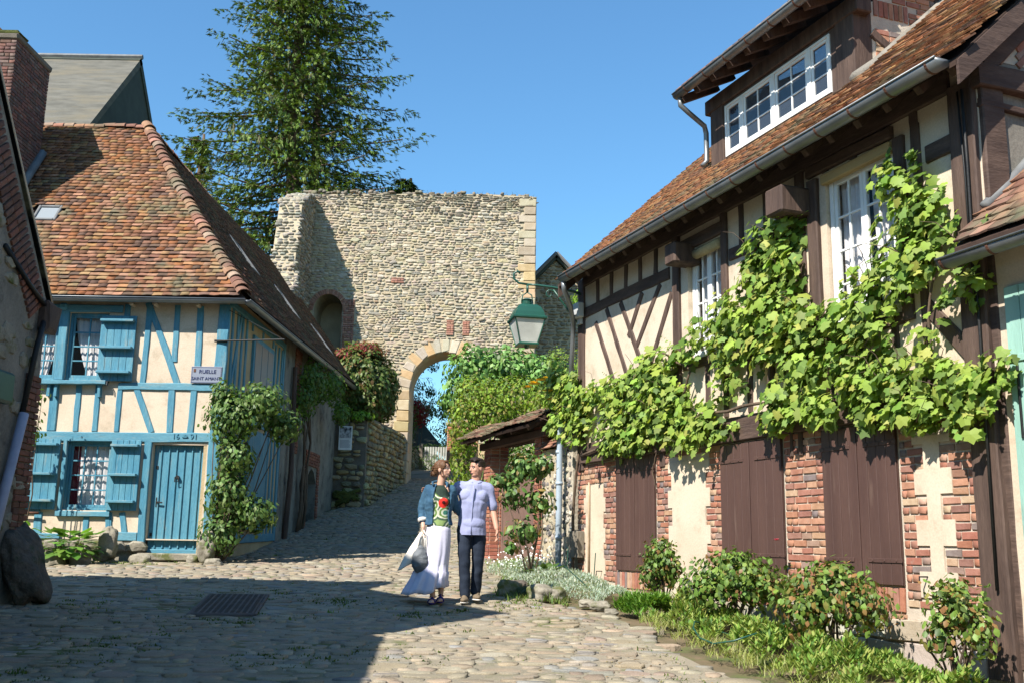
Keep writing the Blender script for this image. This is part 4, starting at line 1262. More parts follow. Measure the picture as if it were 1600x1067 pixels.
rooflight(Vector((-8.95, EY, EZ)) + vf * 2.37, uf, vf, nf_, .46, .46, bh)
for (sy, sd) in SKY:
    rooflight(Vector((EX, sy, EZ + (sy - EY) * (BZ - EZ) / 14.6)) + ups.normalized() * sd, Vector((0, 1, 0)), ups.normalized(), ns_, .7, .98, bh)
# hip and ridge tiles
ht = None
P0, P1 = Vector((EX - .02, EY + .02, EZ + .06)), Vector((RX_, RY_, RZ + .05))
nh_ = 40
def half_tile(l, r, mat, rg):
    m = MB(); V = []; F = []; n = 8
    for i, (q, rr) in enumerate(((0, r), (l, r * .82))):
        for k in range(n + 1):
            th = PI * (k / n) ; V.append(Vector((q, math.cos(th) * rr, math.sin(th) * rr * .8)))
        for k in range(n + 1):
            th = PI * ((n - k) / n); V.append(Vector((q, math.cos(th) * (rr - .018), math.sin(th) * (rr - .018) * .8 - .002)))
    q_ = 2 * (n + 1)
    for k in range(q_): F.append((k, (k + 1) % q_, q_ + (k + 1) % q_, q_ + k))
    F.append(tuple(range(q_))); F.append(tuple(range(2 * q_ - 1, q_ - 1, -1)))
    return V, F
hk = Kit('hip_tile', M['tile'])
for i in range(14):
    V, F = half_tile(.26, .14, None, rg); hk.variant((V, F), jc(rg.choice([(.30, .15, .10), (.36, .20, .13), (.24, .13, .09), (.34, .25, .18)]), rg))
for i in range(nh_):
    t = i / nh_; sag = -.16 * math.sin(PI * t)
    p = P0.lerp(P1, t) + Vector((0, 0, sag * .6)); q = P0.lerp(P1, t + .02) + Vector((0, 0, -.16 * .6 * math.sin(PI * (t + .02))))
    X = (q - p).normalized(); X = (X + Vector((0, 0, -.12))).normalized(); Y = Vector((0, 0, 1)).cross(X).normalized(); Z = X.cross(Y)
    hk.place(rg.randrange(99), p + Vector((rg.uniform(-.01, .01), 0, .03)), X, Y, Z, (1, rg.uniform(.9, 1.15), rg.uniform(.9, 1.2)))
for i in range(22):
    p = Vector((RX_ - i * .22, RY_ + rg.uniform(-.02, .02), RZ + .0 + rg.uniform(-.02, .03)))
    hk.place(rg.randrange(99), p, (-1, 0, .05), (0, -1, 0), (0, 0, 1))
for i in range(56):
    p = Vector((RX_, RY_ + i * .23, RZ + .02 - .1 * i / 56 + rg.uniform(-.015, .015)))
    hk.place(rg.randrange(99), p, (0, 1, .05), (-1, 0, 0), (0, 0, 1))
hk.finalize(broof, 120, 'ridge_tile')
b = MB()
for (x, z) in ((-6.72, 4.2), (-6.3, 4.22), (-5.55, 4.22)): b.tube([(x, FY + .05, 4.04), (x, FY - .2, 4.05)], .035, 8)
b.build('rafter_foot', M['plaster'], bh)
# side wall timbers
TBs = lambda a, c, w, d=.025, mat='teal': TB(a, c, w, d, mat, Ms)
for y in (17.95, 18.3, 18.62, 18.95, 21.35, 21.65, 21.95): TBs((y, 2.35), (y + rg.uniform(-.05, .05), 4.1), .09)
for y in (19.35, 20.2, 21.1): TBs((y, 3.98), (y, 4.12), .09)
TBs((17.9, 2.35), (18.5, 4.1), .09)
TBs((17.7, 2.25), (22.2, 2.32), .16, .035); TBs((17.7, .0), (22.2, .08), .16, .035); TBs((22.15, 0), (22.15, 4.2), .16, .03)
TBs((17.7, 4.14), (22.2, 4.22), .12, .04)
for y in (18.0, 18.35, 18.7, 19.1, 20.9, 21.2, 21.5, 21.8): TBs((y, .05), (y, 2.25), .09)
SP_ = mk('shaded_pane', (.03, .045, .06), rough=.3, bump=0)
f = MB(); f.box(19.4, 21.1, -.05, .05, 2.75, 3.92, .01, Ms); sw = f.build('side_window', M['teal'], bh)
for (y0, y1) in ((19.5, 19.98), (20.02, 20.5), (20.54, 21.0)):
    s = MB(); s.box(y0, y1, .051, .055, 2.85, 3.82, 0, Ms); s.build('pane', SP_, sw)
f = MB(); f.box(19.3, 20.8, -.05, .09, .2, 2.1, .01, Ms); f.build('side_shutter', M['teal'], bh)
# brick trims and arched teal gate of the rendered part
sbk = kit_blocks('side_brick', M['brick'], .21, .063, .02, .004, .004, [(.22, .09, .06), (.18, .08, .055), (.26, .11, .07)], rg, 16)
brick_rows(sbk, (SXW + .04, 0, 0), (1, 0, 0), -25.28, -25.02, .1, 1.9, rg)
brick_rows(sbk, (SXW + .04, 0, 0), (1, 0, 0), -26.8, -26.52, .3, 1.9, rg)
brick_rows(sbk, (SXW + .04, 0, 0), (1, 0, 0), -23.9, -23.2, 2.0, 4.4, rg)
brick_rows(sbk, (SXW + .04, 0, 0), (1, 0, 0), -26.8, -25.0, 1.85, 2.25, rg)
sbk.finalize(bh, 60, 'side_brick')
b = MB(); b.prism([(25.3, .2), (26.5, .2), (26.5, 1.45), (26.2, 1.72), (25.9, 1.8), (25.6, 1.72), (25.3, 1.45)], [], -.25, -.2, Ms); b.build('cellar_door', M['teal'], bh)
b = MB(); b.tube([(-4.98, 22.9, -.2), (-4.9, 22.9, 1.5), (-4.95, 22.95, 3.9)], [.07, .06, .05], 8); b.build('post', M['timber'], bh)
# chimney shared with the left house roof
ch = thing('brick_chimney', 'tall old brick chimney with a mossy cap above the tiled roofs', 'chimney', (-9.55, 18.6, 0))
CX0, CX1, CY0, CY1 = -10.0, -8.95, 17.9, 19.4
b = MB(); b.box(-.45, .40, -.65, .75, 5.0, 9.6, .01); b.box(-.38, .33, -.58, .68, 9.6, 9.8, .02); cb = b.build('core', M['mortar_d'], ch)
CBk = kit_blocks('chimney_brick', M['brick'], .21, .06, .02, .005, .005, [(.15, .085, .07), (.20, .10, .08), (.12, .08, .07), (.18, .13, .11)], rg, 20)
brick_rows(CBk, (0, -.65, 0), (0, -1, 0), -.42, .47, 5.2, 9.6, rg, H=.07)
brick_rows(CBk, (.40, 0, 0), (1, 0, 0), -.77, .67, 5.2, 9.6, rg, H=.07)
CBk.finalize(ch, 250, 'brick')
ch.matrix_basis = Matrix.Translation((-10.12, 18.9, -.1))
b = MB(); b.box(-.5, .45, -.7, .8, 9.55, 9.68, .03, jit=.01); b.build('cap_course', M['mortar_d'], ch)
b = MB(); b.tube([(-.1, -.62, 9.72), (-.1, .5, 9.72)], .17, 12); b.build('chimney_pot', M['rust'], ch, smooth=True)
b = MB(); b.box(-.52, .46, -.69, -.3, 9.66, 9.74, .03, jit=.02); b.build('moss', M['moss'], ch)
b = MB(); b.tube([(.44, -.75, 5.3), (.44, -.3, 6.1), (.44, .3, 7.1), (.44, .8, 7.8)], .09, 6); b.build('mortar_fillet', M['lead'], ch, smooth=True)
# street sign and stay bracket at the corner
sg = thing('street_name_sign', 'pale street name plate reading RUELLE SAINT AMANT on the turquoise corner', 'sign', (-5.33, FY - .06, 2.82))
b = MB(); b.box(-.27, .27, 0, .02, -.15, .15, .012); b.build('plate', M['sign'], sg)
b = MB(); b.box(-.255, .255, -.003, .0, -.135, -.13); b.box(-.255, .255, -.003, 0, .13, .135); b.box(-.255, -.25, -.003, 0, -.13, .13); b.box(.25, .255, -.003, 0, -.13, .13); b.build('border', M['ink'], sg)
text_obj('RUELLE', .092, 'lettering', M['ink'], sg, Matrix.Translation((.02, -.006, .055)) @ RXf, .002)
text_obj('SAINT AMANT', .078, 'lettering', M['ink'], sg, Matrix.Translation((0, -.006, -.065)) @ RXf, .002)
b = MB(); b.box(-.225, -.185, -.006, 0, .045, .105, .004); b.build('crest', M['rust'], sg)
br = thing('iron_stay', 'thin black iron bar with a wire stay on the turquoise corner post', 'bracket', (-5.1, FY - .05, 3.42))
b = MB(); b.tube([(-.1, -.02, 0), (1.15, -.25, .0)], .014, 6); b.box(-.13, .1, -.03, .0, -.02, .02, .004); b.build('bar', M['iron'], br)
b = MB(); b.tube([(.1, -.03, .55), (1.1, -.24, .02)], .006, 5); b.build('wire', M['iron'], br)

# ------------------------------------------------------------------ far LEFT: rough stone gable with brick verge
lh = thing('stone_gable_house', 'rough rendered stone gable with brick verge at the left edge of the photo', 'house', (0, 0, 0))
LX = -5.73
PEAK_Y, PEAK_Z, EVY, EVZ = 9.6, 6.05, 12.25, 2.85
Ml = Matrix.Translation((LX, 0, 0)) @ Matrix(((0, 1, 0, 0), (1, 0, 0, 0), (0, 0, 1, 0), (0, 0, 0, 1)))
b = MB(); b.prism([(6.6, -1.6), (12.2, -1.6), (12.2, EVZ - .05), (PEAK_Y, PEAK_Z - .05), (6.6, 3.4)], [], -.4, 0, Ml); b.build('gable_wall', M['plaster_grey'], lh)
lbk = kit_blocks('verge_brick', M['brick'], .21, .06, .03, .006, .006, [(.20, .09, .06), (.24, .11, .075), (.15, .08, .06)], rg, 16)
vd = Vector((0, EVY - PEAK_Y, EVZ - PEAK_Z)).normalized()
for i in range(48):
    c = Vector((LX + .0, EVY, EVZ)) - vd * (.1 + i * .085) + Vector((0, -.20, -.18))
    for q in range(2):
        cc_ = c - vd.cross(Vector((1, 0, 0))) * (.0 - .21 * q) * (1 if q else 1)
        lbk.place(rg.randrange(99), cc_, vd.cross(Vector((1, 0, 0))), (1, 0, 0), -vd, (1, 1, 1))
brick_rows(lbk, (LX, 0, 0), (1, 0, 0), -12.22, -11.85, -.2, 1.9, rg)
lbk.finalize(lh, 160, 'brick')
lsk = kit_blocks('wall_stone', M['rock'], .35, .22, .03, .02, 0, [(.75, .72, .7), (.6, .56, .52), (.85, .8, .75)], rg, 12, rub=True, rough=.25)
for i in range(150):
    y = rg.uniform(9, 12); z = rg.uniform(-.3, 4.5)
    if z < EVZ + (EVY - y) * 1.1 - .9: lsk.place(rg.randrange(99), (LX, y, z), (0, -1, 0), (1, 0, 0), (0, 0, 1), (rg.uniform(.4, 1), .8, rg.uniform(.4, 1)))
lsk.finalize(lh, 100, 'wall_stone')
b = MB()
slab([(LX + .03, EVY + .15, EVZ - .12), (LX + .03, PEAK_Y, PEAK_Z + .06), (-16, PEAK_Y, PEAK_Z + .06), (-16, EVY + .15, EVZ - .12)])
slab([(LX + .03, PEAK_Y, PEAK_Z + .06), (LX + .03, 6.5, 3.3), (-16, 6.5, 3.3), (-16, PEAK_Y, PEAK_Z + .06)])
b.build('roof', M['tile'], lh)
b = MB(); b.tube([(LX + .02, EVY + .1 - i * .5, EVZ - .10 + i * .5 * (PEAK_Z - EVZ) / (EVY - PEAK_Y) + rnd.uniform(-.03, .03)) for i in range(6)], .022, 6); b.build('verge_mortar', M['mortar'], lh, smooth=True)
b = MB(); b.box(-16, LX - .41, 6.7, 6.9, -1.6, 3.3); b.box(-16, LX - .41, 12.0, 12.2, -1.6, 2.8); b.build('outer_wall', M['plaster_grey'], lh)
b = MB(); b.tube([(LX + .06, 12.1, 2.72), (LX + .07, 11.9, 2.2), (LX + .06, 11.75, 1.4)], .035, 8); b.build('cable_duct', M['iron'], lh, smooth=True)
b = MB(); b.tube([(LX + .02, 11.0, 3.2), (LX + .05, 11.6, 2.9), (LX + .06, 12.1, 2.72)], .03, 8); b.build('cable_duct', M['iron'], lh, smooth=True)
b = MB(); b.tube([(LX + .08, 11.75, 1.4), (LX + .08, 11.1, -.9)], .055, 10); b.build('plastic_conduit', mk('lilac_conduit', (.36, .36, .45), rough=.5, bump=0), lh, smooth=True)
b = MB(); b.box(LX + .01, LX + .14, 10.4, 11.35, 1.45, 1.8, .03); b.build('green_box', M['green'], lh)
b = MB(); b.box(LX - .1, LX + .12, 12.0, 12.35, 2.45, 2.8, .03, jit=.02); b.build('eave_corbel', M['timber'], lh)

# houses behind and beside the camera whose roofs shade the street
nb = thing('street_house_behind', 'tall plain house beside the viewer that shades the near cobbles', 'house', (0, 0, 0))
b = MB()
Mi = Matrix(((1, 0, 0, 0), (0, 0, 1, 0), (0, 1, 0, 0), (0, 0, 0, 1)))
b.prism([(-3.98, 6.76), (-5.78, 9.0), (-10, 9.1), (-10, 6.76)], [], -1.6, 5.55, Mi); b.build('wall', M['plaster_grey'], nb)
b = MB(); b.prism([(-3.94, 6.76), (-5.74, 9.04), (-10, 9.1), (-10, 6.76)], [], 5.56, 5.70, Mi); b.build('roof', M['tile'], nb)
nb2 = thing('low_street_house', 'long low house behind the viewer along the left of the street', 'house', (0, 0, 0))
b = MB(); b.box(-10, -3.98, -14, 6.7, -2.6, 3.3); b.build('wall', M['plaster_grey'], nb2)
b = MB(); b.prism([(-3.80, 3.4), (-10.2, 3.4), (-6.9, 5.6)], [], -14.2, 6.7); b.build('roof', M['tile'], nb2)
# ------------------------------------------------------------------ gate tower
tw = thing('stone_gate_tower', 'ruined pale rubble stone gate wall with a round arch over the street', 'tower', (0, 0, 0))
rg = random.Random(44)
TY = 34.0
TN = Vector((0, -1, 0))
TX0, TX1, TZ = -7.85, .78, 12.0
ACX, ASZ, AR = -2.25, 5.15, 1.2
arch = [(ACX - AR, 1.2)] + [(ACX + AR * math.cos(PI - PI * i / 24), ASZ + 1.25 * math.sin(PI - PI * i / 24)) for i in range(25)] + [(ACX + AR, 1.2)]
NX0, NX1, NZ0, NZ1 = -6.83, -5.83, 5.6, 7.75
niche = [(NX0, NZ0), (NX0, NZ1)] + [((NX0 + NX1) / 2 + .5 * math.cos(PI - PI * i / 12), NZ1 + .6 * math.sin(PI - PI * i / 12)) for i in range(1, 12)] + [(NX1, NZ1), (NX1, NZ0)]
Mt = Matrix.Translation((0, TY, 0)) @ Matrix(((1, 0, 0, 0), (0, -1, 0, 0), (0, 0, 1, 0), (0, 0, 0, 1)))
top = [(TX1, 11.95), (-1, 12.03), (-3, 12.0), (-5, 11.96), (-7.2, 11.92), (-7.6, 11.7), (-7.85, 11.2)]
b = MB(); b.prism([(-8.3, 0), (-8.25, 9.3)] + top[::-1] + [(TX1, 0)], [], -1.6, -.35, Mt) if False else None
outl = [(-8.35, 0.5), (-8.3, 9.2), (-7.85, 11.2), (-7.6, 11.72), (-7.2, 11.92), (-5, 11.96), (-3, 12.0), (-1, 12.03), (TX1, 11.95), (TX1, 0.5), (ACX + AR, .5)] + arch[::-1] + [(ACX - AR, .5)]
b = MB(); b.prism(outl, [niche], -.6, 0, Mt); b.prism(outl, [niche], -1.4, -.602, Mt); b.prism(outl, [], -1.7, -1.402, Mt); b.build('wall_core', M['lime'], tw)
def in_poly(x, z, P):
    c = False; j = len(P) - 1
    for i in range(len(P)):
        if (P[i][1] > z) != (P[j][1] > z) and x < (P[j][0] - P[i][0]) * (z - P[i][1]) / (P[j][1] - P[i][1]) + P[i][0]: c = not c
        j = i
    return c
SC_ = [(.49, .42, .305), (.55, .48, .36), (.46, .395, .29), (.57, .51, .40), (.42, .375, .30), (.50, .41, .27), (.49, .44, .35), (.38, .34, .275), (.53, .43, .27)]
skk = kit_blocks('wall_stone', M['stone'], .26, .12, .026, .010, 0, SC_, rg, 60, rub=True, rough=.34, n=8, v=.10)
QX = .35
def tskip(cx, z):
    x = -cx
    if not in_poly(x, z, outl): return True
    r = math.hypot(x - ACX, (z - ASZ) / 1.04) if z > ASZ else abs(x - ACX)
    if r < AR + .42: return True
    if in_poly(x, z, [(p[0] + (.16 if p[0] > -6.33 else -.16), p[1] + .16) for p in niche]): return True
    if -5.83 < x < -5.40 and 5.8 < z < 8.1: return True
    if x > QX and z < 11.6: return True
    if -7.95 < x < -7.3 and z < 11.3: return True
    return False
rubble_rows(skk, (0, TY, 0), TN, -TX1, 8.3, 1.0, 12.0, rg, wm=.20, hm=.095, skip=tskip, gap=.016, wave=.06)
for i in range(18): skk.variant(v_rubble(.26, .12, .034, .010, rg, n=8, rough=.34), jc(rg.choice([(.22, .20, .165), (.28, .25, .20), (.17, .16, .135), (.25, .21, .15)]), rg, .15))
for q, (vi, Mx_) in enumerate(skk.inst):       # weather-blackened stones along the top
    zt = Mx_[2, 3]; st = 11.15 - .5 * noise.noise(Vector((Mx_[0, 3] * .8, zt * .5, 2))) - (.35 if Mx_[0, 3] > -2.4 else 0)
    if zt > st and rg.random() < .35 + .5 * (zt - st): skk.inst[q] = (60 + rg.randrange(18), Mx_)
for q, (vi, Mx_) in enumerate(skk.inst):       # some bigger stones bridging courses
    if vi < 60 and rg.random() < .07:
        M2 = Mx_.copy(); M2[:3, 2] *= rg.uniform(1.4, 1.9); M2[:3, 0] *= 1.25; M2[:3, 1] *= 1.25; skk.inst[q] = (vi, M2)
# top course pieces standing a bit proud
for i in range(64):
    x = -7.3 + i * .125
    skk.place(60 + rg.randrange(18), (x, TY + rg.uniform(.02, .4), 12.0 + rg.uniform(-.03, .07)), (-1, 0, rg.uniform(-.1, .1)), (0, -1, 0), (0, 0, 1), (rg.uniform(.4, 1.0), 3, rg.uniform(.6, 1.5)))
skk.finalize(tw, 300, 'wall_stone', rest='wall_stones')
# quoins
qk = kit_blocks('quoin', M['ashlar'], .45, .30, .05, .02, .012, [(.46, .38, .26), (.50, .43, .32), (.49, .37, .21), (.42, .37, .28)], rg, 20)
z = 1.6; k = 0
while z < 11.6:
    h = rg.uniform(.26, .34); w = .42 if k % 2 else .62
    qk.place(rg.randrange(99), (TX1 - w / 2, TY, z + h / 2), (-1, 0, 0), (0, -1, 0), (0, 0, 1), ((w - .012) / .45, 1, (h - .012) / .30)); z += h; k += 1
for sx in (-1, 1):
    z = 1.5; k = 0
    while z < ASZ - .1:
        h = rg.uniform(.30, .42); w = .42 if k % 2 else .5
        qk.place(rg.randrange(99), (ACX + sx * (AR + w / 2 - .03), TY, z + h / 2), (-1, 0, 0), (0, -1, 0), (0, 0, 1), ((w - .012) / .45, 1.1, (h - .012) / .30)); 
        qk.place(rg.randrange(99), (ACX + sx * (AR + .0), TY + .35, z + h / 2), (0, sx, 0), (-sx, 0, 0), (0, 0, 1), (.6 / .45, .6, (h - .012) / .30)); z += h; k += 1
qk.finalize(tw, 120, 'quoin')
vk = Kit('voussoir', M['ashlar'])
for i in range(14): vk.variant(v_pillow(.44 * rg.uniform(.75, 1.2), .28, .03, .025, .035, rg), jc(rg.choice([(.46, .38, .27), (.50, .43, .32), (.50, .36, .20), (.42, .37, .29)]), rg, .2))
nv = 15
for i in range(nv):
    a = PI * (i + .5) / nv
    c = Vector((ACX + (AR + .20) * math.cos(a), TY, ASZ + (1.25 + .2) * math.sin(a)))
    Xr = Vector((math.cos(a), 0, math.sin(a))); Zr = Vector((-math.sin(a), 0, math.cos(a)))
    vk.place(rg.randrange(99), c + Vector((0, .015, 0)), -Xr, (0, -1, 0), Zr, (1, 1, .95 * (AR * PI / nv + .06) / .30))
    c2 = Vector((ACX + (AR) * math.cos(a), TY + .35, ASZ + 1.25 * math.sin(a)))
    vk.place(rg.randrange(99), c2, (0, 1, 0), -Xr, Zr, (1.4, .5, .9 * (AR * PI / nv) / .30))
vk.finalize(tw, 60, 'voussoir')
tbk = kit_blocks('brick', M['brick'], .21, .063, .03, .006, .006, [(.42, .20, .14), (.36, .18, .13), (.46, .25, .18)], rg, 20)
brick_rows(tbk, (0, TY, 0), TN, 5.42, 5.80, 5.6, 8.15, rg, y=.02)
brick_rows(tbk, (0, TY, 0), TN, 2.0, 2.25, 6.95, 7.5, rg, y=.02); brick_rows(tbk, (0, TY, 0), TN, 1.45, 1.7, 6.95, 7.45, rg, y=.02); brick_rows(tbk, (0, TY, 0), TN, 3.75, 4.2, 8.75, 8.95, rg, y=.02)
for i in range(26):
    a = PI * (i + .5) / 26
    c = Vector((-6.33 + .60 * math.cos(a), TY - .02, NZ1 + .66 * math.sin(a)))
    tbk.place(rg.randrange(99), c, (math.cos(a), 0, math.sin(a)), (0, -1, 0), (-math.sin(a), 0, math.cos(a)), (.85, 1, 1))
z = NZ0
while z < NZ1:
    tbk.place(rg.randrange(99), (NX1 + .0, TY + .2, z), (0, 1, 0), (-1, 0, 0), (0, 0, 1), (1.8, 1, 1)); z += .075
tbk.finalize(tw, 200, 'brick')
# buttress: tall sloping upper stage and broader lower stage
bk2 = kit_blocks('buttress_stone', M['stone'], .26, .12, .06, .025, 0, [(.36, .33, .27), (.30, .28, .24), (.42, .38, .30)], rg, 30, rub=True, rough=.25, n=8)
def buttress(x0, x1, prof):
    """prof = [(y, z)...] side outline"""
    b = MB(); Mb = Matrix.Translation((x0, 0, 0)) @ Matrix(((0, 1, 0, 0), (1, 0, 0, 0), (0, 0, 1, 0), (0, 0, 0, 1)))
    b.prism(prof, [], 0, x1 - x0, Mb); return b.build('buttress', M['lime'], tw)
P1_ = [(TY - .01, 1.0), (TY - .01, 11.85), (33.2, 11.6), (32.1, 11.05), (31.4, 8.5), (31.4, 1.0)]
P2_ = [(31.38, 1.0), (31.38, 8.4), (30.7, 7.6), (30.7, 1.0)]
bt1 = buttress(-7.75, -7.0, P1_); bt2 = buttress(-7.85, -6.85, P2_)
for P, x1, xw in ((P1_, -7.0, (-7.75, -7.0)), (P2_, -6.85, (-7.85, -6.85))):
    rubble_rows(bk2, (x1, 0, 0), (1, 0, 0), -TY, -30.9, 1.0, 11.8, rg, wm=.26, hm=.12, skip=lambda cx, z, P=P: not in_poly(-cx, z, P))
rubble_rows(bk2, (0, 30.7, 0), TN, 6.85, 7.85, 4.0, 7.5, rg, wm=.24, hm=.12)
for (pa, pb, xa, xb) in (((31.4, 8.5), (32.1, 11.05), -7.75, -7.0), ((32.1, 11.05), (33.2, 11.6), -7.75, -7.0), ((33.2, 11.6), (33.99, 11.85), -7.75, -7.0), ((30.7, 7.6), (31.38, 8.4), -7.85, -6.85)):
    A_ = Vector((0, *pa)); B_ = Vector((0, *pb)); dn = (B_ - A_).normalized(); nn_ = Vector((0, -dn.z, dn.y)); L_ = (B_ - A_).length
    for i in range(int(L_ / .11) + 1):
        x = xa + rg.uniform(-.1, .14)
        while x < xb - .05:
            bk2.place(rg.randrange(99), A_ + dn * (i * .11) + Vector((x + .1, 0, 0)) + nn_ * rg.uniform(-.05, .01), (-1, 0, 0), nn_, dn, (rg.uniform(.6, 1), 1.0, .85)); x += rg.uniform(.16, .27)
bk2.finalize(tw, 150, 'buttress_stone')
# grass on top of the wall
pts = []
k = Kit('wall_top_grass', M['grass'])
for i in range(10): k.variant(v_leaf(.22, .012, rg, 'blade'), jc((.14, .14, .05), rg, .3))
for i in range(700):
    x = rg.uniform(-7.4, .7); a = rg.uniform(0, 2 * PI); Z = Vector((math.cos(a) * .4, math.sin(a) * .4, 1)).normalized(); X = Z.cross(Vector((math.cos(a), math.sin(a), 0))).normalized()
    k.place(i, (x, TY + rg.uniform(0, .9), 12.0), X, Z.cross(X), Z, (1, 1, rg.uniform(.3, .9)))
k.finalize(tw, 0, rest='wall_top_grass')

# ------------------------------------------------------------------ walls beside the arch
pwl = thing('mossy_bank_wall', 'mossy rubble retaining wall with a notice board beside the arch', 'wall', (0, 0, 0))
rg = random.Random(55)
b = MB(); b.box(-5.02, -4.12, 29.05, 29.6, .4, 3.5); Mi2 = Mi
b.prism([(-4.12, 29.05), (-3.55, 33.95), (-5.0, 33.95), (-5.02, 29.61), (-4.12, 29.61)], [], .4, 3.55, Mi); b.build('wall_core', M['mortar_d'], pwl)
wk = kit_blocks('wall_stone', M['stone'], .3, .17, .07, .03, 0, [(.36, .32, .19), (.42, .36, .22), (.28, .25, .15), (.22, .20, .14), (.34, .26, .12)], rg, 30, rub=True, rough=.22)
rubble_rows(wk, (0, 29.05, 0), TN, 4.15, 5.02, .5, 3.45, rg, wm=.28, hm=.17)
nd = Vector((4.9, -.57, 0)).normalized()
rubble_rows(wk, (-4.12, 29.05, 0), nd, -4.95, 0, .5, 3.5, rg, wm=.3, hm=.16)
wk.finalize(pwl, 200, 'wall_stone')
mk_ = MB()
for i in range(60):
    x = rg.uniform(-5.0, -4.0); mk_.tube([(x, 29.0 + rg.uniform(-.05, .1), 3.42 + rg.uniform(0, .1)), (x + rg.uniform(-.1, .1), 28.97, 3.5)], [.07, .03], 6)
for i in range(26): mk_.tube([(rg.uniform(-5, -4.2), 28.97, rg.uniform(1.0, 1.5)), (rg.uniform(-5, -4.2), 28.95, 1.3)], [.06, .03], 6)
mk_.build('moss', M['moss'], pwl, smooth=True)
ps = thing('historic_notice', 'white notice with a dark old picture fixed on the mossy wall', 'notice', (-4.70, 28.93, 2.9))
b = MB(); b.box(-.19, .19, 0, .02, -.34, .34, .005); b.build('panel', M['white'], ps)
b = MB(); b.box(-.165, .165, -.004, 0, .0, .31); b.build('old_picture', mk('print_dark', (.03, .03, .035), (.55, .55, .55), ns=9, rough=.8, bump=0), ps)
b = MB()
for i in range(9): b.box(-.15, .15 - rg.uniform(0, .05), -.003, 0, -.06 - i * .026, -.053 - i * .026)
b.build('printed_line', M['ink'], ps)

# ------------------------------------------------------------------ shaded stone house right of the tower
sh = thing('slate_roofed_stone_house', 'shaded rubble gable with a slate verge standing just right of the gate wall', 'house', (0, 0, 0))
b = MB(); b.prism([(.85, 1.5), (.85, 9.9), (1.15, 10.1), (1.6, 10.35), (3.6, 8.2), (5, 6.6), (5, 1.5)], [], 0, -.5, Matrix.Translation((0, 37, 0))); b.build('gable_wall', M['lime'], sh)
hk2 = kit_blocks('gable_stone', M['stone'], .26, .12, .06, .025, 0, [(.30, .26, .19), (.36, .31, .22), (.25, .22, .17)], rg, 20, rub=True, rough=.25)
P = [(.85, 1.5), (.85, 9.9), (1.15, 10.1), (1.6, 10.3), (3.6, 8.1), (3.6, 1.5)]
rubble_rows(hk2, (0, 36.5, 0), TN, -3.4, -.86, 5.5, 10.3, rg, wm=.26, hm=.13, skip=lambda cx, z: not in_poly(-cx, z, P))
hk2.finalize(sh, 120, 'gable_stone')
b = MB()
slab([(1.6, 36.3, 10.55), (1.6, 42, 10.55), (4.9, 42, 7.0), (4.9, 36.3, 7.0)], .12); slab([(1.6, 36.3, 10.55), (1.6, 42, 10.55), (.7, 42, 9.6), (.7, 36.3, 9.6)], .12)
b.build('slate_roof', M['slate_dark'], sh)
b = MB(); b.tube([(1.6, 36.25, 10.6), (4.9, 36.25, 7.05)], .07, 6); b.tube([(1.6, 36.25, 10.6), (.7, 36.25, 9.65)], .07, 6); b.build('verge', M['lead'], sh)

# ------------------------------------------------------------------ church roof far left
cr_ = thing('slate_church_roof', 'big grey slate church roof rising behind the chimney', 'church', (0, 0, 0))
b = MB()
slab([(-34, 45, 22.45), (-17.9, 45, 22.45), (-17.9, 36.6, 13.0), (-34, 36.6, 13.0)], .3); b.build('front_slope', M['slate_roof'], cr_)
b = MB(); slab([(-34, 45, 22.45), (-17.9, 45, 22.45), (-17.9, 52, 14.5), (-34, 52, 14.5)], .3); b.build('back_slope', M['slate_dark'], cr_)
b = MB(); b.prism([(36.7, 4), (36.7, 13.0), (45, 22.3), (51.5, 15.0), (51.5, 4)], [], -.3, 0, Matrix.Translation((-17.95, 0, 0)) @ Matrix(((0, 1, 0, 0), (1, 0, 0, 0), (0, 0, 1, 0), (0, 0, 0, 1)))); b.build('slate_hung_gable', M['slate_dark'], cr_)
b = MB(); b.tube([(-34, 45, 22.5), (-17.85, 45, 22.5)], .12, 6); b.build('ridge_cap', M['lead'], cr_)
b = MB(); b.box(-34, -18.3, 37, 51, 3, 13); b.build('wall', M['plaster_grey'], cr_)

# ------------------------------------------------------------------ garden gate, pillars, canopy and flint wall (in the house line)
gw = thing('flint_garden_wall', 'low flint and lime garden wall with sloping tile coping beside the downpipe', 'wall', (3.667, 9.31, 0), RA)
rg = random.Random(66)
b = MB(); b.box(7.45, 8.12, -.35, -.01, -.8, 1.58); b.box(8.10, 8.14, -.34, -.01, -.8, 1.6); b.build('wall_core', mk('flint_lime', (.45, .40, .31), (.35, .30, .23), ns=5, bump=.8, bs=20, bd=.02), gw)
b = MB(); b.box(8.14, 8.72, -.35, -.01, -.8, 1.58); b.build('wall_core', M['lime'], gw)
fk = kit_blocks('flint', M['stone'], .12, .10, .03, .02, 0, [(.16, .15, .14), (.45, .42, .36), (.55, .50, .42), (.10, .10, .10), (.38, .34, .28), (.52, .47, .38)], rg, 30, rub=True, rough=.35, v=.3)
for i in range(420):
    x, z = rg.uniform(7.5, 8.68), rg.uniform(-.5, 1.5); s = rg.uniform(.4, 1.1); a = rg.uniform(0, PI)
    fk.place(rg.randrange(99), (x, -.02, z), (math.cos(a), 0, math.sin(a)), (0, 1, 0), (-math.sin(a), 0, math.cos(a)), (s, s, s))
fk.finalize(gw, 300, 'flint', minpx=2)
cpk = tile_kit('coping_tile', [(.34, .17, .11), (.40, .22, .14), (.28, .14, .09), (.42, .30, .21)], rg, nvar=20, warp=.006)
tile_field(cpk, (7.42, .08, 1.56), (1, 0, 0), Vector((0, -1, .9)), Vector((0, .9, 1)), 1.3, .36, rg, tw=.16, gauge=.10, th=.018)
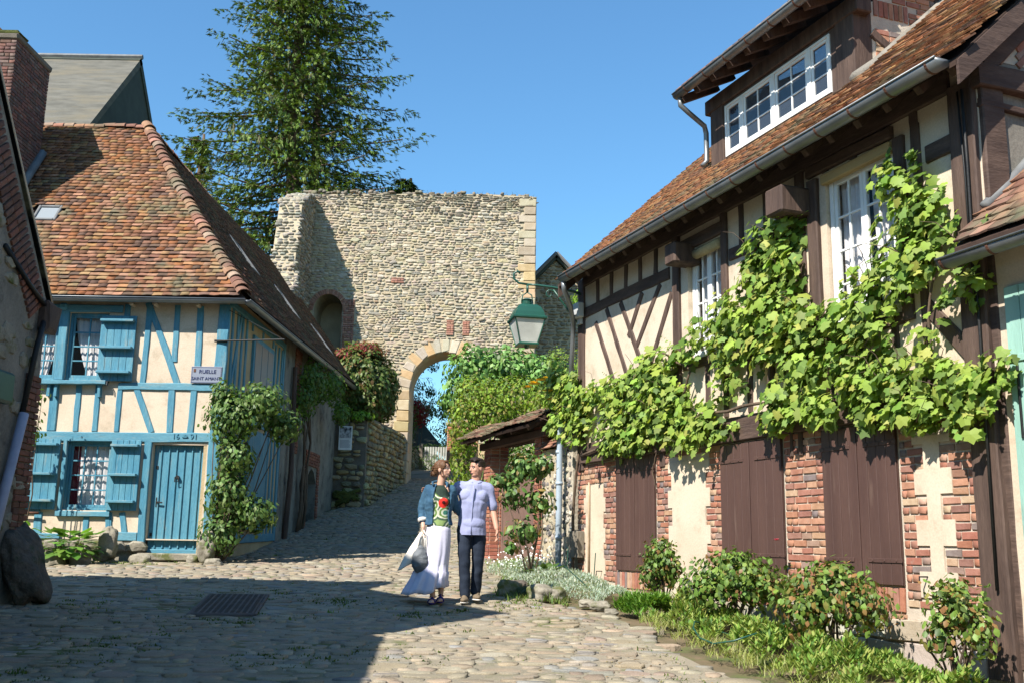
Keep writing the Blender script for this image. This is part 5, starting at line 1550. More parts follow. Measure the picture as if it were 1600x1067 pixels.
b = MB(); b.tube([(7.42, -.2, 1.84), (8.75, -.2, 1.82)], .07, 8); b.build('coping_ridge', M['rust'], gw, smooth=True)
cpk.finalize(gw, 60, 'coping_tile')
gt = thing('gateway', 'brick gateway with a small tiled canopy between two brick pillars', 'gateway', (3.667, 9.31, 0), RA)
gbk = kit_blocks('brick', M['brick'], .21, .06, .016, .005, .005, [(.34, .13, .085), (.40, .16, .10), (.28, .11, .08), (.44, .21, .14)], rg, 24)
for (x0, x1, nm) in ((8.74, 9.06, 'pillar'), (11.32, 11.66, 'pillar')):
    b = MB(); b.box(x0 + .01, x1 - .01, -.40, -.012, -.8, 2.0); b.build(nm, M['mortar'], gt)
    brick_rows(gbk, (0, 0, 0), (0, 1, 0), -x1, -x0, -.5, 2.0, rg, H=.073) if False else None
    z = -.5; r_ = 0
    while z < 1.98:
        x = x0
        while x < x1 - .02:
            l = .22 if (r_ + int((x - x0) / .2)) % 2 else .16
            if x + l > x1 - .06: l = x1 - x
            gbk.place(rg.randrange(99), (x + l / 2, -.012, z + .035), (1, 0, 0), (0, 1, 0), (0, 0, 1), ((l - .012) / .21, 1, .98)); x += l
        for yy in (-.11, -.30):
            gbk.place(rg.randrange(99), (x0 + .012, yy, z + .035), (0, 1, 0), (-1, 0, 0), (0, 0, 1), (.8, 1, .98)); 
        z += .072; r_ += 1
gbk.finalize(gt, 260, 'brick')
b = MB()
V = [(8.35, .42, 1.98), (11.95, .42, 1.98), (11.95, -.15, 2.30), (8.35, -.15, 2.30)]
slab(V, .05); slab([(8.35, -.15, 2.30), (11.95, -.15, 2.30), (11.95, -.75, 1.98), (8.35, -.75, 1.98)], .05); cnr = b.build('canopy_roof', M['under'], gt)
ck2 = tile_kit('canopy_tile', [(.27, .15, .10), (.33, .20, .13), (.22, .13, .09), (.24, .20, .13), (.20, .18, .10)], rg, nvar=24, warp=.012, t=.016)
tile_field(ck2, (8.33, .45, 1.98), (1, 0, 0), Vector((0, -.57, .32)), Vector((0, .32, .57)), 3.64, .66, rg, tw=.165, gauge=.09, th=.02, curve=lambda x, d: .03 * math.sin(x * 2.1))
tile_field(ck2, (8.33, -.78, 1.98), (1, 0, 0), Vector((0, .57, .32)), Vector((0, -.32, .57)), 3.64, .66, rg, tw=.165, gauge=.09, th=.02)
ck2.finalize(cnr, 200, 'roof_tile')
b = MB(); b.box(8.5, 11.8, -.08, .06, 1.82, 1.95, .01); b.box(8.4, 11.9, -.4, -.3, 1.86, 1.96, .01)
b.build('lintel_beam', M['beam'], gt)
b = MB()
for x in (8.5, 9.3, 10.1, 10.9, 11.7): b.box(x - .03, x + .03, -.12, .58, -.04, .03, 0, Matrix.Translation((0, -.15, 2.22)) @ Matrix.Rotation(-math.atan(.56), 4, 'X'))
b.build('canopy_rafter', M['timber'], gt)
gg = thing('garden_gate', 'dusty brown slatted garden gate between the brick pillars', 'gate', (3.667, 9.31, 0), RA)
GB = mk('gate_brown', (.19, .12, .095), (.16, .10, .08), ns=4, rough=.6, bump=.15)
b = MB(); b.box(9.10, 9.16, -.28, -.24, -.38, 1.30, .005); b.box(11.24, 11.30, -.28, -.24, -.38, 1.30, .005); b.box(9.16, 11.24, -.28, -.24, 1.22, 1.30, .005); b.box(9.16, 11.24, -.28, -.24, -.36, .02, .005); b.build('gate_frame', GB, gg)
for i in range(33):
    x = 9.18 + i * .0622; b = MB(); b.box(x, x + .038, -.27, -.25, .02, 1.22, .003); b.build('slat', GB, gg)
# pillars and wall end seen through the arch
fp = thing('brick_gate_pillar', 'orange brick pillar with a stone cap standing beyond the arch', 'pillar', (0, 0, 0))
pbk = kit_blocks('brick', M['brick'], .21, .065, .02, .006, .006, [(.50, .24, .13), (.44, .20, .11), (.55, .32, .2)], rg, 16)
b = MB(); b.box(-2.62, -2.32, 42, 42.4, 2.5, 4.78); b.build('core', M['mortar'], fp)
brick_rows(pbk, (0, 42, 0), TN, 2.32, 2.62, 2.8, 4.78, rg); brick_rows(pbk, (-2.32, 0, 0), (1, 0, 0), -42.4, -42, 2.8, 4.78, rg); pbk.finalize(fp, 120, 'brick')
b = MB(); b.box(-2.68, -2.26, 41.95, 42.45, 4.79, 4.92, .02); b.build('cap', M['ashlar'] if False else M['lime'], fp)
fp2 = thing('rendered_garden_wall', 'orange garden wall with curved coping climbing right from the brick pillar', 'wall', (0, 0, 0))
b = MB(); b.prism([(-2.2, 2.5), (-2.2, 4.75), (-1.9, 4.95), (-1.2, 5.35), (.5, 5.6), (.5, 2.5)], [], -.3, 0, Matrix.Translation((0, 42.3, 0))); b.build('wall', mk('orange_render', (.48, .27, .15), (.40, .22, .12), ns=5), fp2)
b = MB(); b.tube([(-2.25, 42.15, 4.82), (-1.9, 42.15, 5.02), (-1.2, 42.15, 5.42), (.5, 42.15, 5.66)], .14, 8); b.build('coping', M['lime'], fp2, smooth=True)
gr = thing('grey_roofed_outhouse', 'small outhouse with a dark grey roof seen through the arch', 'outhouse', (0, 0, 0))
b = MB(); b.box(-6.5, -3.6, 46, 50, 3, 4.3); b.build('wall', M['lime'], gr)
b = MB(); slab([(-6.6, 45.8, 4.2), (-3.0, 45.8, 4.2), (-4.4, 48, 5.9), (-6.6, 48, 5.9)], .1); slab([(-3.0, 45.8, 4.2), (-3.0, 50, 4.2), (-4.4, 48, 5.9)], .1); b.build('roof', M['slate_dark'], gr)
gf = thing('pale_garden_gate', 'pale grey wooden gate between hedges seen through the arch', 'gate', (0, 0, 0))
b = MB(); b.box(-3.85, -3.7, 43, 43.15, 2.6, 4.1, .01); b.build('post', M['wood_grey'], gf)
for i in range(9):
    b = MB(); x = -3.62 + i * .11; b.box(x, x + .08, 43.04, 43.08, 2.8, 4.0, .004); b.build('picket', mk('pale_board', (.42, .42, .38)) if i == 0 else bpy.data.materials['pale_board'], gf)
lw = thing('low_stone_wall', 'low dry stone wall at the left of the lane through the arch', 'wall', (0, 0, 0))
b = MB(); b.box(-5.2, -4.05, 41, 45, 2.0, 3.9); b.build('wall_core', M['mortar_d'], lw)
lwk = kit_blocks('wall_stone', M['stone'], .3, .17, .06, .03, 0, [(.42, .36, .24), (.36, .31, .2)], rg, 16, rub=True)
rubble_rows(lwk, (0, 41, 0), TN, 4.05, 4.6, 2.4, 3.9, rg, wm=.28, hm=.16); rubble_rows(lwk, (-4.05, 0, 0), (1, 0, 0), -45, -41, 2.4, 3.9, rg, wm=.28, hm=.16)
lwk.finalize(lw, 60, 'wall_stone')
fl = thing('far_street_lantern', 'small distant green and white lantern among the leaves beyond the gate canopy', 'street lamp', (-1.60, 41.0, 0))
b = MB(); b.tube([(0, 0, 2.6), (0, 0, 5.35)], .04, 8); b.build('post', M['green'], fl)
b = MB(); sqprof(b, [(.12, 5.35), (.2, 5.65)]); b.build('lantern_pane', M['milk'], fl)
b = MB(); sqprof(b, [(.24, 5.655), (.2, 5.75), (.08, 5.85)]); b.build('lantern_roof', M['green'], fl)
# ------------------------------------------------------------------ plants
def unit(rg):
    while True:
        v = Vector((rg.uniform(-1, 1), rg.uniform(-1, 1), rg.uniform(-1, 1)))
        if .05 < v.length < 1: return v.normalized()

def leaf_kit(name, mat, l, w, kind, cols, rg, n=30, v=.22):
    k = Kit(name, mat)
    for i in range(n): k.variant(v_leaf(l, w, rg, kind), jc(rg.choice(cols), rg, v, .1))
    k.l = l
    return k

def put_leaf(k, p, nrm, rg, sc=1.0, down=.6, spread=.5):
    """leaf at p facing roughly nrm with its tip hanging"""
    Y = (Vector(nrm) + unit(rg) * spread).normalized()
    Z = Vector((rg.uniform(-1, 1), rg.uniform(-1, 1), -down * 2 + rg.uniform(-.6, .6)))
    Z = (Z - Y * Z.dot(Y))
    if Z.length < .05: Z = Vector((1, 0, 0))
    Z.normalize(); X = Y.cross(Z)
    s_ = sc * rg.choice((.5, .7, .85, 1, 1.1, 1.3)) * rg.uniform(.9, 1.1)
    k.place(rg.randrange(999), p, X, Y, Z, (s_, s_, s_))

def bush(name, label, cat, blobs, count, l, w, cols, seed, kind='oval', mat='leaf', group=None, singles=0, down=.6, spread=.6, shell=.35, up=.25, stems=True, extra=None, base=None, rootz=None, leafname='leaf', v=.22, minz=None):
    """blobs = [(centre, radii)] in world space"""
    rg = random.Random(seed)
    c0 = base or Vector(blobs[0][0])
    z0 = rootz if rootz is not None else zg(c0[0], c0[1])
    t = thing(name, label, cat, (c0[0], c0[1], z0), 0, group)
    O = Vector((c0[0], c0[1], z0))
    k = leaf_kit('leaf', M[mat], l, w, kind, cols, rg, v=v)
    vol = [max(.001, b[1][0] * b[1][1] + b[1][1] * b[1][2] + b[1][0] * b[1][2]) for b in blobs]
    for i in range(count):
        bi = rg.choices(range(len(blobs)), vol)[0]
        c, r = blobs[bi]
        d = unit(rg)
        rad = 1 - abs(rg.gauss(0, shell))
        # uneven outline: lumps and gaps
        nz = .8 * noise.noise(Vector((d.x * 2.2 + bi * 3, d.y * 2.2, d.z * 2.2)))
        if noise.noise(Vector((d.x * 4 + bi, d.y * 4, d.z * 4 + 7))) < -.28: rad *= .8
        rad = max(.1, rad) * (1 + .28 * nz)
        p = Vector((c[0] + d.x * r[0] * rad, c[1] + d.y * r[1] * rad, c[2] + d.z * r[2] * rad))
        if minz is not None and p.z < minz: continue
        put_leaf(k, p - O, d + Vector((0, 0, up)), rg, 1.0, down, spread)
    if extra: extra(k, O, rg)
    k.finalize(t, singles, leafname, minpx=7, rest='foliage')
    if stems:
        m = MB()
        for c, r in blobs:
            for q in range(3 if stems is True else stems):
                e = Vector(c) - O + Vector((rg.uniform(-.6, .6) * r[0], rg.uniform(-.6, .6) * r[1], rg.uniform(-.2, .6) * r[2]))
                a = Vector((rg.uniform(-.06, .06), rg.uniform(-.06, .06), -.03)); mid = a.lerp(e, .5) + Vector((rg.uniform(-.1, .1), rg.uniform(-.1, .1), .05))
                th = .010 + .012 * max(r)
                m.tube([a, mid, e], [th, th * .7, th * .3], 6)
        m.build('stem', M['bark'], t, smooth=True, kind=None)
    return t

# --- grape vine along the brown house, in the wall frame (s, out, z)
vine = thing('grape_vine', 'bright green grape vine trained across the brown half-timbered house front', 'vine', (3.667, 9.31, 0), RA)
rg = random.Random(77)
VC = [(.24, .34, .055), (.28, .38, .07), (.18, .28, .045), (.28, .38, .07), (.12, .19, .03), (.30, .39, .09), (.10, .16, .03), (.22, .29, .08), (.33, .37, .09)]
vk_ = leaf_kit('leaf', M['leaf'], .096, .092, 'vine', VC, rg, 48, v=.18)
POL = [  # covered region in (s, z)
    [(7.9, 3.0), (7.3, 2.75), (7.0, 2.45), (6.2, 2.40), (5.4, 2.42), (4.6, 2.60), (3.9, 2.55), (3.3, 2.75), (2.9, 2.85), (2.35, 2.95), (2.25, 3.4), (2.05, 3.62), (1.75, 3.62), (1.42, 3.72), (1.40, 2.95), (1.30, 2.55),
     (.95, 2.45), (.55, 2.55), (.22, 2.80), (.15, 3.35), (-.02, 3.66), (-.20, 3.45), (-.40, 3.66), (-.45, 3.3), (-.72, 3.05), (-.85, 2.75), (-1.02, 2.6), (-.98, 2.25), (-.60, 2.15), (-.45, 1.95), (-.35, 1.75), (-.7, 1.60), (-1.0, 1.62), (-1.28, 1.58), (-1.15, 1.3),
     (-.95, 1.12), (-.5, 1.05), (-.15, 1.2), (.3, 1.28), (1.0, 1.34), (2.0, 1.38), (3.0, 1.35), (4.0, 1.32), (5.2, 1.36), (6.4, 1.42), (7.3, 1.6), (7.85, 1.9), (8.0, 2.5)]]
HOLES = [[(6.95, 1.95), (6.1, 1.8), (5.75, 2.05), (6.2, 2.25), (6.8, 2.2)], [(3.75, 1.85), (3.3, 1.75), (3.0, 1.95), (2.95, 2.3), (3.3, 2.5), (3.7, 2.3)], [(2.6, 1.75), (2.0, 1.65), (1.75, 1.8), (1.8, 2.1), (2.3, 2.2), (2.6, 2.1)],
         [(1.2, 2.1), (1.0, 1.85), (.75, 1.95), (.9, 2.2)], [(.3, 2.05), (.0, 1.75), (-.3, 1.85), (-.25, 2.1)], [(1.12, 3.95), (1.12, 2.62), (.45, 2.70), (.20, 3.1), (.20, 3.95)]]
n = 0
clumps = []
while n < 900:
    s, z = rg.uniform(-1.3, 8.0), rg.uniform(.9, 3.75)
    if not in_poly(s, z, POL[0]) or any(in_poly(s, z, H) for H in HOLES) or noise.noise(Vector((s * 1.5, z * 1.9, 4.4))) < -.34: continue
    clumps.append((s, rg.uniform(.07, .24), z - .05)); n += 1
for (s, o, z) in clumps:
    r = rg.uniform(.08, .18)
    for q in range(rg.randint(5, 11)):
        d = unit(rg)
        p = Vector((s + d.x * r * 1.2, max(.05, o + d.y * r * .8), z + d.z * r))
        put_leaf(vk_, p, Vector((d.x * .5, .9 + .3 * d.y, .55 + .4 * d.z)), rg, 1.0, .7, .55)
# sprigs that stick out along the edge
for q in range(70):
    i = rg.randrange(len(POL[0])); a = Vector((*POL[0][i], 0)); c = Vector((*POL[0][(i + 1) % len(POL[0])], 0))
    e = a.lerp(c, rg.random()); ctr = Vector((3, 2.2, 0)); dirv = (e - ctr).normalized() * rg.uniform(.5, 1) + Vector((rg.uniform(-.4, .4), rg.uniform(-.5, .5), 0))
    for w_ in range(6):
        pp = e + dirv * (.045 * w_); put_leaf(vk_, Vector((pp.x, .14 + .02 * w_, pp.y)), Vector((0, 1, .5)), rg, 1 - .1 * w_, .6, .6)
vk_.finalize(vine, 300, 'leaf', rest='foliage')
m = MB()
def vstem(P, r0, r1):
    P = [Vector(p) for p in P]; out = []
    for a, c in zip(P, P[1:]):
        for i in range(5): out.append(a.lerp(c, i / 5) + Vector((rg.uniform(-.02, .02), rg.uniform(-.01, .01), rg.uniform(-.02, .02))))
    out.append(P[-1]); m.tube(out, [r0 + (r1 - r0) * i / (len(out) - 1) for i in range(len(out))], 6)
vstem([(6.9, .1, 1.35), (5.5, .12, 1.5), (4.0, .12, 1.55), (2.5, .12, 1.6), (1.0, .12, 1.55), (-.6, .12, 1.3)], .022, .018)
vstem([(4.0, .12, 1.6), (3.6, .12, 2.2), (4.5, .1, 2.6), (6, .1, 2.2)], .018, .01); vstem([(2.0, .12, 1.6), (1.9, .12, 2.5), (1.75, .14, 3.5)], .02, .008)
vstem([(1.0, .12, 1.55), (.8, .12, 2.3), (-.1, .12, 2.7), (-.2, .12, 3.5)], .02, .008); vstem([(-.3, .1, 1.4), (-.5, .12, 2.2), (-.7, .1, 2.8)], .016, .008); vstem([(4.6, .06, 1.3), (4.75, .05, 1.0), (4.65, .05, .7)], .01, .006)
vstem([(7.2, .1, -.5), (7.25, .08, .6), (7.0, .1, 1.4)], .03, .02)
for q in range(60):       # thin tendrils and canes that stand free of the leaves
    c_ = clumps[rg.randrange(len(clumps))]; a0 = Vector((c_[0], c_[1] + .05, c_[2])); dd = Vector((rg.uniform(-.5, .5), .15, rg.uniform(.1, .6)))
    m.tube([a0, a0 + dd * .25, a0 + dd * .45 + Vector((rg.uniform(-.08, .08), .05, 0)), a0 + dd * .6 + Vector((rg.uniform(-.15, .15), .08, -.03))], [.006, .004, .003, .002], 5)
m.build('stem', M['bark'], vine, smooth=True)

# --- creeper and climbing rose at the downpipe corner, with yellow roses
RC = [(.11, .19, .03), (.15, .23, .035), (.08, .14, .025), (.20, .26, .05)]
bush('climbing_rose', 'climbing rose with yellow blooms beside the canopy and downpipe corner', 'rose', [((.85, 17.6, 2.2), (.35, .45, .55)), ((.75, 17.2, 2.9), (.25, .35, .45)), ((.70, 17.7, 1.75), (.25, .3, .3))], 700, .09, .055, RC, 101, singles=80, mat='leafg')
def bloom(parent, p, r, mat, rg, name='bloom'):
    m = MB()
    for ring, (n, f, tilt) in enumerate(((7, 1.0, .2), (6, .7, .7), (4, .42, 1.2))):
        for i in range(n):
            a = 2 * PI * (i + ring * .4) / n + rg.uniform(-.2, .2)
            d = Vector((math.cos(a), math.sin(a), 0)); t = Vector((-math.sin(a), math.cos(a), 0)); u = Vector((0, 0, 1))
            e = (d * math.cos(tilt) + u * math.sin(tilt))
            V = [p, p + e * r * f * .6 + t * r * f * .45, p + e * r * f, p + e * r * f * .6 - t * r * f * .45]
            m.add(V, [(0, 1, 2), (0, 2, 3)])
    return m.build(name, mat, parent, fix=False)
yr = [o for o in COL.objects if o.name == 'climbing_rose'][0]
for (x, y, z, r) in ((.38, 16.75, 2.62, .13), (.50, 16.7, 2.68, .11), (.28, 16.85, 2.58, .09), (.62, 16.7, 2.50, .12), (.66, 16.7, 2.36, .10), (.58, 16.9, 2.75, .08)):
    bloom(yr, Vector((x, y, z)) - yr.location, r, M['flower_y'], rg)

# --- shrubs and hedges behind the garden wall
LC = [(.12, .24, .05), (.16, .30, .07), (.09, .18, .04), (.21, .35, .10), (.07, .13, .03)]
bush('lilac_bush', 'big rounded bright green shrub with broad leaves in front of the gate wall', 'shrub', [((-.85, 23.3, 3.95), (.75, .8, .62)), ((.0, 23.4, 4.0), (.9, .9, .62)), ((-1.15, 23.2, 3.3), (.55, .7, .55)), ((.75, 23.2, 3.7), (.6, .8, .6)), ((-.4, 23.0, 3.2), (.8, .7, .6))], 5200, .13, .085, LC, 102, mat='leafg', singles=120, shell=.25)
YC = [(.19, .27, .03), (.24, .32, .04), (.15, .21, .03), (.28, .34, .07)]
bush('clipped_yew', 'rounded yellow-green clipped shrub standing right of the broad-leaved bush', 'shrub', [((1.25, 24, 3.95), (.75, .7, .75)), ((1.55, 24, 3.2), (.6, .7, .8))], 3200, .06, .02, YC, 103, shell=.12, singles=0)
BC = [(.20, .30, .035), (.25, .36, .05), (.15, .23, .03), (.22, .22, .06), (.12, .16, .04)]
bush('creeper_hedge', 'yellow-green creeper tumbling over the garden wall behind the gate canopy', 'hedge', [((-.75, 21.6, 3.15), (.5, .6, .45)), ((.1, 21.3, 3.1), (.9, .6, .42)), ((-1.0, 21.2, 2.45), (.35, .5, .6)), ((-.98, 21.6, 1.7), (.34, .5, .8)), ((.8, 20.5, 2.7), (.5, .6, .5)), ((-.4, 21.2, 2.6), (.8, .5, .4))], 6200, .085, .05, BC, 104, singles=60, shell=.2, stems=False)
bush('garden_shrub', 'green leafy shrub seen through the opening above the brown gate', 'shrub', [((.3, 20.6, 1.5), (.8, .8, .6)), ((.9, 19.5, 1.2), (.5, .6, .7)), ((.1, 21, .8), (.8, .7, .6))], 2400, .09, .05, BC, 105, shell=.3)
bush('verge_plants', 'loose green plants along the right verge of the lane below the gate pillars', 'plants', [((-.75, 25.5, 1.1), (.35, 1.6, .6)), ((-.75, 29, 1.7), (.35, 2, .6)), ((-.75, 23.8, .8), (.3, .8, .5))], 3000, .09, .04, [(.14, .22, .05), (.20, .29, .07), (.10, .16, .04)], 106, shell=.35, stems=False)
bush('wall_plants', 'tangle of weeds hanging inside the right of the tower', 'plants', [((1.6, 31, 4.4), (1.2, 1.5, 1.5)), ((.4, 31, 3.2), (1.5, 1.5, 1.5))], 2500, .12, .07, LC, 107, shell=.3)
# red-tipped bush on the bank wall
def redtip(k, O, rg): pass
PC = [(.06, .10, .02), (.085, .13, .025), (.04, .07, .015), (.12, .15, .035), (.14, .09, .03)]
bush('photinia_bush', 'dense round dark green bush with reddish tips on the mossy wall beside the arch', 'shrub', [((-4.7, 30.6, 4.85), (1.0, .9, 1.1)), ((-4.3, 30.8, 4.6), (.85, .9, 1.15)), ((-5.15, 30.3, 4.5), (.65, .6, .8)), ((-4.05, 31.0, 4.3), (.5, .7, .7))], 14000, .13, .075, PC, 108, shell=.12, mat='leafg', rootz=3.4)
bush('photinia_shoots', 'crimson young shoots forming the crown of the round bush beside the arch', 'shrub', [((-4.45, 30.5, 5.75), (.62, .6, .26)), ((-4.95, 30.4, 5.55), (.6, .5, .25))], 2600, .10, .05, [(.24, .05, .04), (.18, .05, .03), (.18, .14, .04), (.28, .06, .07), (.12, .14, .03)], 109, shell=.3, rootz=5.2, stems=2)
bush('wall_fern', 'bright green leafy shoots at the foot of the round bush above the mossy wall', 'plants', [((-4.95, 29.2, 3.7), (.35, .3, .35)), ((-4.3, 29.0, 3.55), (.4, .25, .18))], 800, .11, .05, [(.16, .28, .03), (.22, .34, .05)], 110, rootz=3.4)
# climbers on the blue house
CLC = [(.09, .16, .035), (.12, .20, .045), (.06, .11, .025), (.15, .22, .06)]
bush('corner_rose', 'tall climbing rose with small leaves on the turquoise corner post', 'rose', [((-4.75, 17.3, 2.05), (.52, .4, .5)), ((-4.35, 17.6, 2.35), (.5, .45, .42)), ((-4.95, 17.35, 2.45), (.25, .3, .3)), ((-4.75, 17.3, .75), (.42, .35, .5)), ((-4.85, 17.3, .1), (.38, .35, .4)), ((-4.4, 17.5, .45), (.5, .4, .35)), ((-4.65, 17.3, 1.35), (.35, .35, .4)), ((-4.0, 17.9, 2.0), (.35, .4, .35))], 6800, .09, .055, CLC, 111, mat='leafg', singles=120, shell=.35, base=Vector((-4.85, 17.3, 0)))
bush('side_wall_creeper', 'dark shaded creeper climbing the rendered side wall under the long eave', 'creeper', [((-4.75, 24.4, 3.8), (.35, 1.3, .6)), ((-4.6, 25.9, 3.9), (.35, .9, .5)), ((-4.8, 23.4, 3.2), (.3, .6, .5)), ((-4.5, 26.8, 3.3), (.25, .5, .35))], 2600, .10, .05, CLC, 112, shell=.35, base=Vector((-4.85, 24.5, 0)), stems=False)
m = MB()
cr2 = [o for o in COL.objects if o.name == 'side_wall_creeper'][0]
for q in range(7):
    y = 24.4 + rg.uniform(-.4, .5); P = [Vector((-4.93, y, zg(0, y)))]
    for i in range(1, 8): P.append(Vector((-4.9 + rg.uniform(-.03, .05), y + rg.uniform(-.12, .12) * i * .6, zg(0, y) + i * .52)))
    m.tube([p - cr2.location for p in P], [.035 - .003 * i for i in range(8)], 6)
m.build('stem', M['bark'], cr2, smooth=True)
bush('left_wall_rose', 'small rose shoots against the wall beside the left stone gable', 'rose', [((-8.0, 16.9, 1.75), (.28, .25, .45)), ((-7.95, 16.9, 2.35), (.22, .2, .15))], 260, .08, .045, CLC, 113, singles=40, shell=.6)
# hosta
def rosette(name, label, cat, x, y, n, l, w, cols, seed, z=None, lift=.55, singles=60, group=None, kind='oval', mat='leafg', stalk=.16):
    rg = random.Random(seed); z = zg(x, y) if z is None else z
    t = thing(name, label, cat, (x, y, z), 0, group)
    k = leaf_kit('leaf', M[mat], l, w, kind, cols, rg, 16)
    for i in range(n):
        a = rg.uniform(0, 2 * PI); e = rg.uniform(.1, 1.2)
        d = Vector((math.cos(a), math.sin(a), 0)); q = rg.uniform(.3, 1)
        p = d * stalk * q * (1.4 - lift * .3) + Vector((0, 0, stalk * (.4 + e * .9)))
        Z = (d * 1.0 + Vector((0, 0, e - .5))).normalized(); X = Z.cross(Vector((0, 0, 1))).normalized(); Y = X.cross(Z) * -1
        if Y.z < 0: Y = -Y; X = -X
        s_ = rg.uniform(.7, 1.15); k.place(rg.randrange(99), p, X, Y, Z, (s_, s_, s_))
    k.finalize(t, singles, 'leaf', rest='foliage')
    m = MB(); 
    for i in range(8):
        a = rg.uniform(0, 2 * PI); m.tube([(0, 0, -.02), (math.cos(a) * stalk * .6, math.sin(a) * stalk * .6, stalk * 1.1)], .008, 5)
    m.build('stalk', M['leaf'] if False else M['moss'], t)
    return t
HC = [(.14, .27, .04), (.19, .33, .06), (.10, .20, .03)]
rosette('hosta', 'bright green broad-leaved hosta under the turquoise ground floor window', 'plant', -7.12, 16.8, 150, .20, .15, HC, 120, stalk=.34, singles=100)
rosette('hollyhock_leaves', 'round green leaves beside the leaning boulder at the left', 'plant', -7.9, 16.6, 22, .24, .2, HC, 121, stalk=.4)
# --- climbing rose tree in front of the garden gate
TC_ = [(.08, .16, .04), (.12, .21, .05), (.06, .11, .03), (.15, .23, .06), (.22, .15, .05)]
bush('gate_rose', 'tall thin rose with glossy leaves standing before the brown garden gate', 'rose', [((.25, 15.35, 1.15), (.36, .3, .28)), ((.05, 15.3, .75), (.22, .25, .26)), ((.45, 15.3, .65), (.26, .25, .28)), ((.22, 15.35, .2), (.34, .28, .24)), ((-.12, 15.3, .95), (.3, .22, .13)), ((.5, 15.35, 1.2), (.25, .2, .2)), ((.05, 15.3, -.02), (.14, .15, .12))], 1500, .09, .06, TC_, 122, mat='leafg', singles=180, shell=.5, base=Vector((.33, 15.2, 0)), stems=1)
rosette('dock_plant', 'broad dark green leaves at the foot of the gate rose', 'plant', .52, 15.2, 22, .2, .12, [(.07, .14, .03), (.1, .18, .04)], 123, stalk=.14)
# --- roses in the bed by the brick wall
RB = [(.10, .17, .035), (.14, .22, .04), (.07, .12, .025), (.12, .19, .04), (.22, .20, .05), (.24, .13, .05), (.18, .27, .05), (.09, .15, .03)]
def W_(s, o): v = Vector((3.667, 9.31, 0)) + Vector((-.35837, .93358, 0)) * s + Vector((-.93358, -.35837, 0)) * o; return v
def shoots_for(h, r, c):
    def f(k, O, rg):
        for i in range(26):
            a = rg.uniform(0, 2 * PI); q = rg.uniform(.2, 1.15) * r; b0 = Vector((math.cos(a) * q * .7, math.sin(a) * q * .7, h * rg.uniform(.5, .85)))
            L_ = rg.uniform(.10, .26); d = Vector((math.cos(a) * .45, math.sin(a) * .45, 1)).normalized()
            for j in range(9): put_leaf(k, b0 + d * (L_ * j / 9) + unit(rg) * .03, unit(rg) + Vector((0, -.3, .6)), rg, 1.05 - .04 * j, .3, .5)
    return f
def rosebush(label, s, o, h, r, n, seed, pink=()):
    c = W_(s, o); z = zg(c.x, c.y)
    bl = [((c.x, c.y, z + h * .72), (r, r, h * .32)), ((c.x - r * .5, c.y, z + h * .5), (r * .7, r * .7, h * .3)), ((c.x + r * .5, c.y - .1, z + h * .55), (r * .7, r * .7, h * .3)), ((c.x, c.y, z + h * .95), (r * .5, r * .5, h * .15))]
    shoots = shoots_for(h, r, c)
    t = bush('rose_bush', label, 'rose bush', bl, n, .062, .042, RB, seed, mat='leafg', singles=110, shell=.55, extra=shoots, group='rose bushes in the bed along the brick wall', stems=3)
    rg = random.Random(seed)
    for (dx, dz, rr) in pink: bloom(t, Vector((dx, -.1, dz)), rr, M['flower_p'], rg)
    return t
rosebush('slim rose bush before the tall plaster panel between two shutter pairs', 3.75, .5, .80, .25, 1100, 130)
rosebush('wide rose bush with one pink bloom under the middle pair of brown shutters', 2.0, .6, .78, .55, 3000, 131, ((.42, .92, .05),))
rosebush('full rose bush with a small pink bud in front of the nearest shutter pair', .40, .65, .80, .50, 2900, 132, ((-.1, .62, .03),))
rosebush('reddish rose shoots at the foot of the dark corner post on the right', -.98, .55, .80, .26, 900, 133, ((.2, .35, .03),))
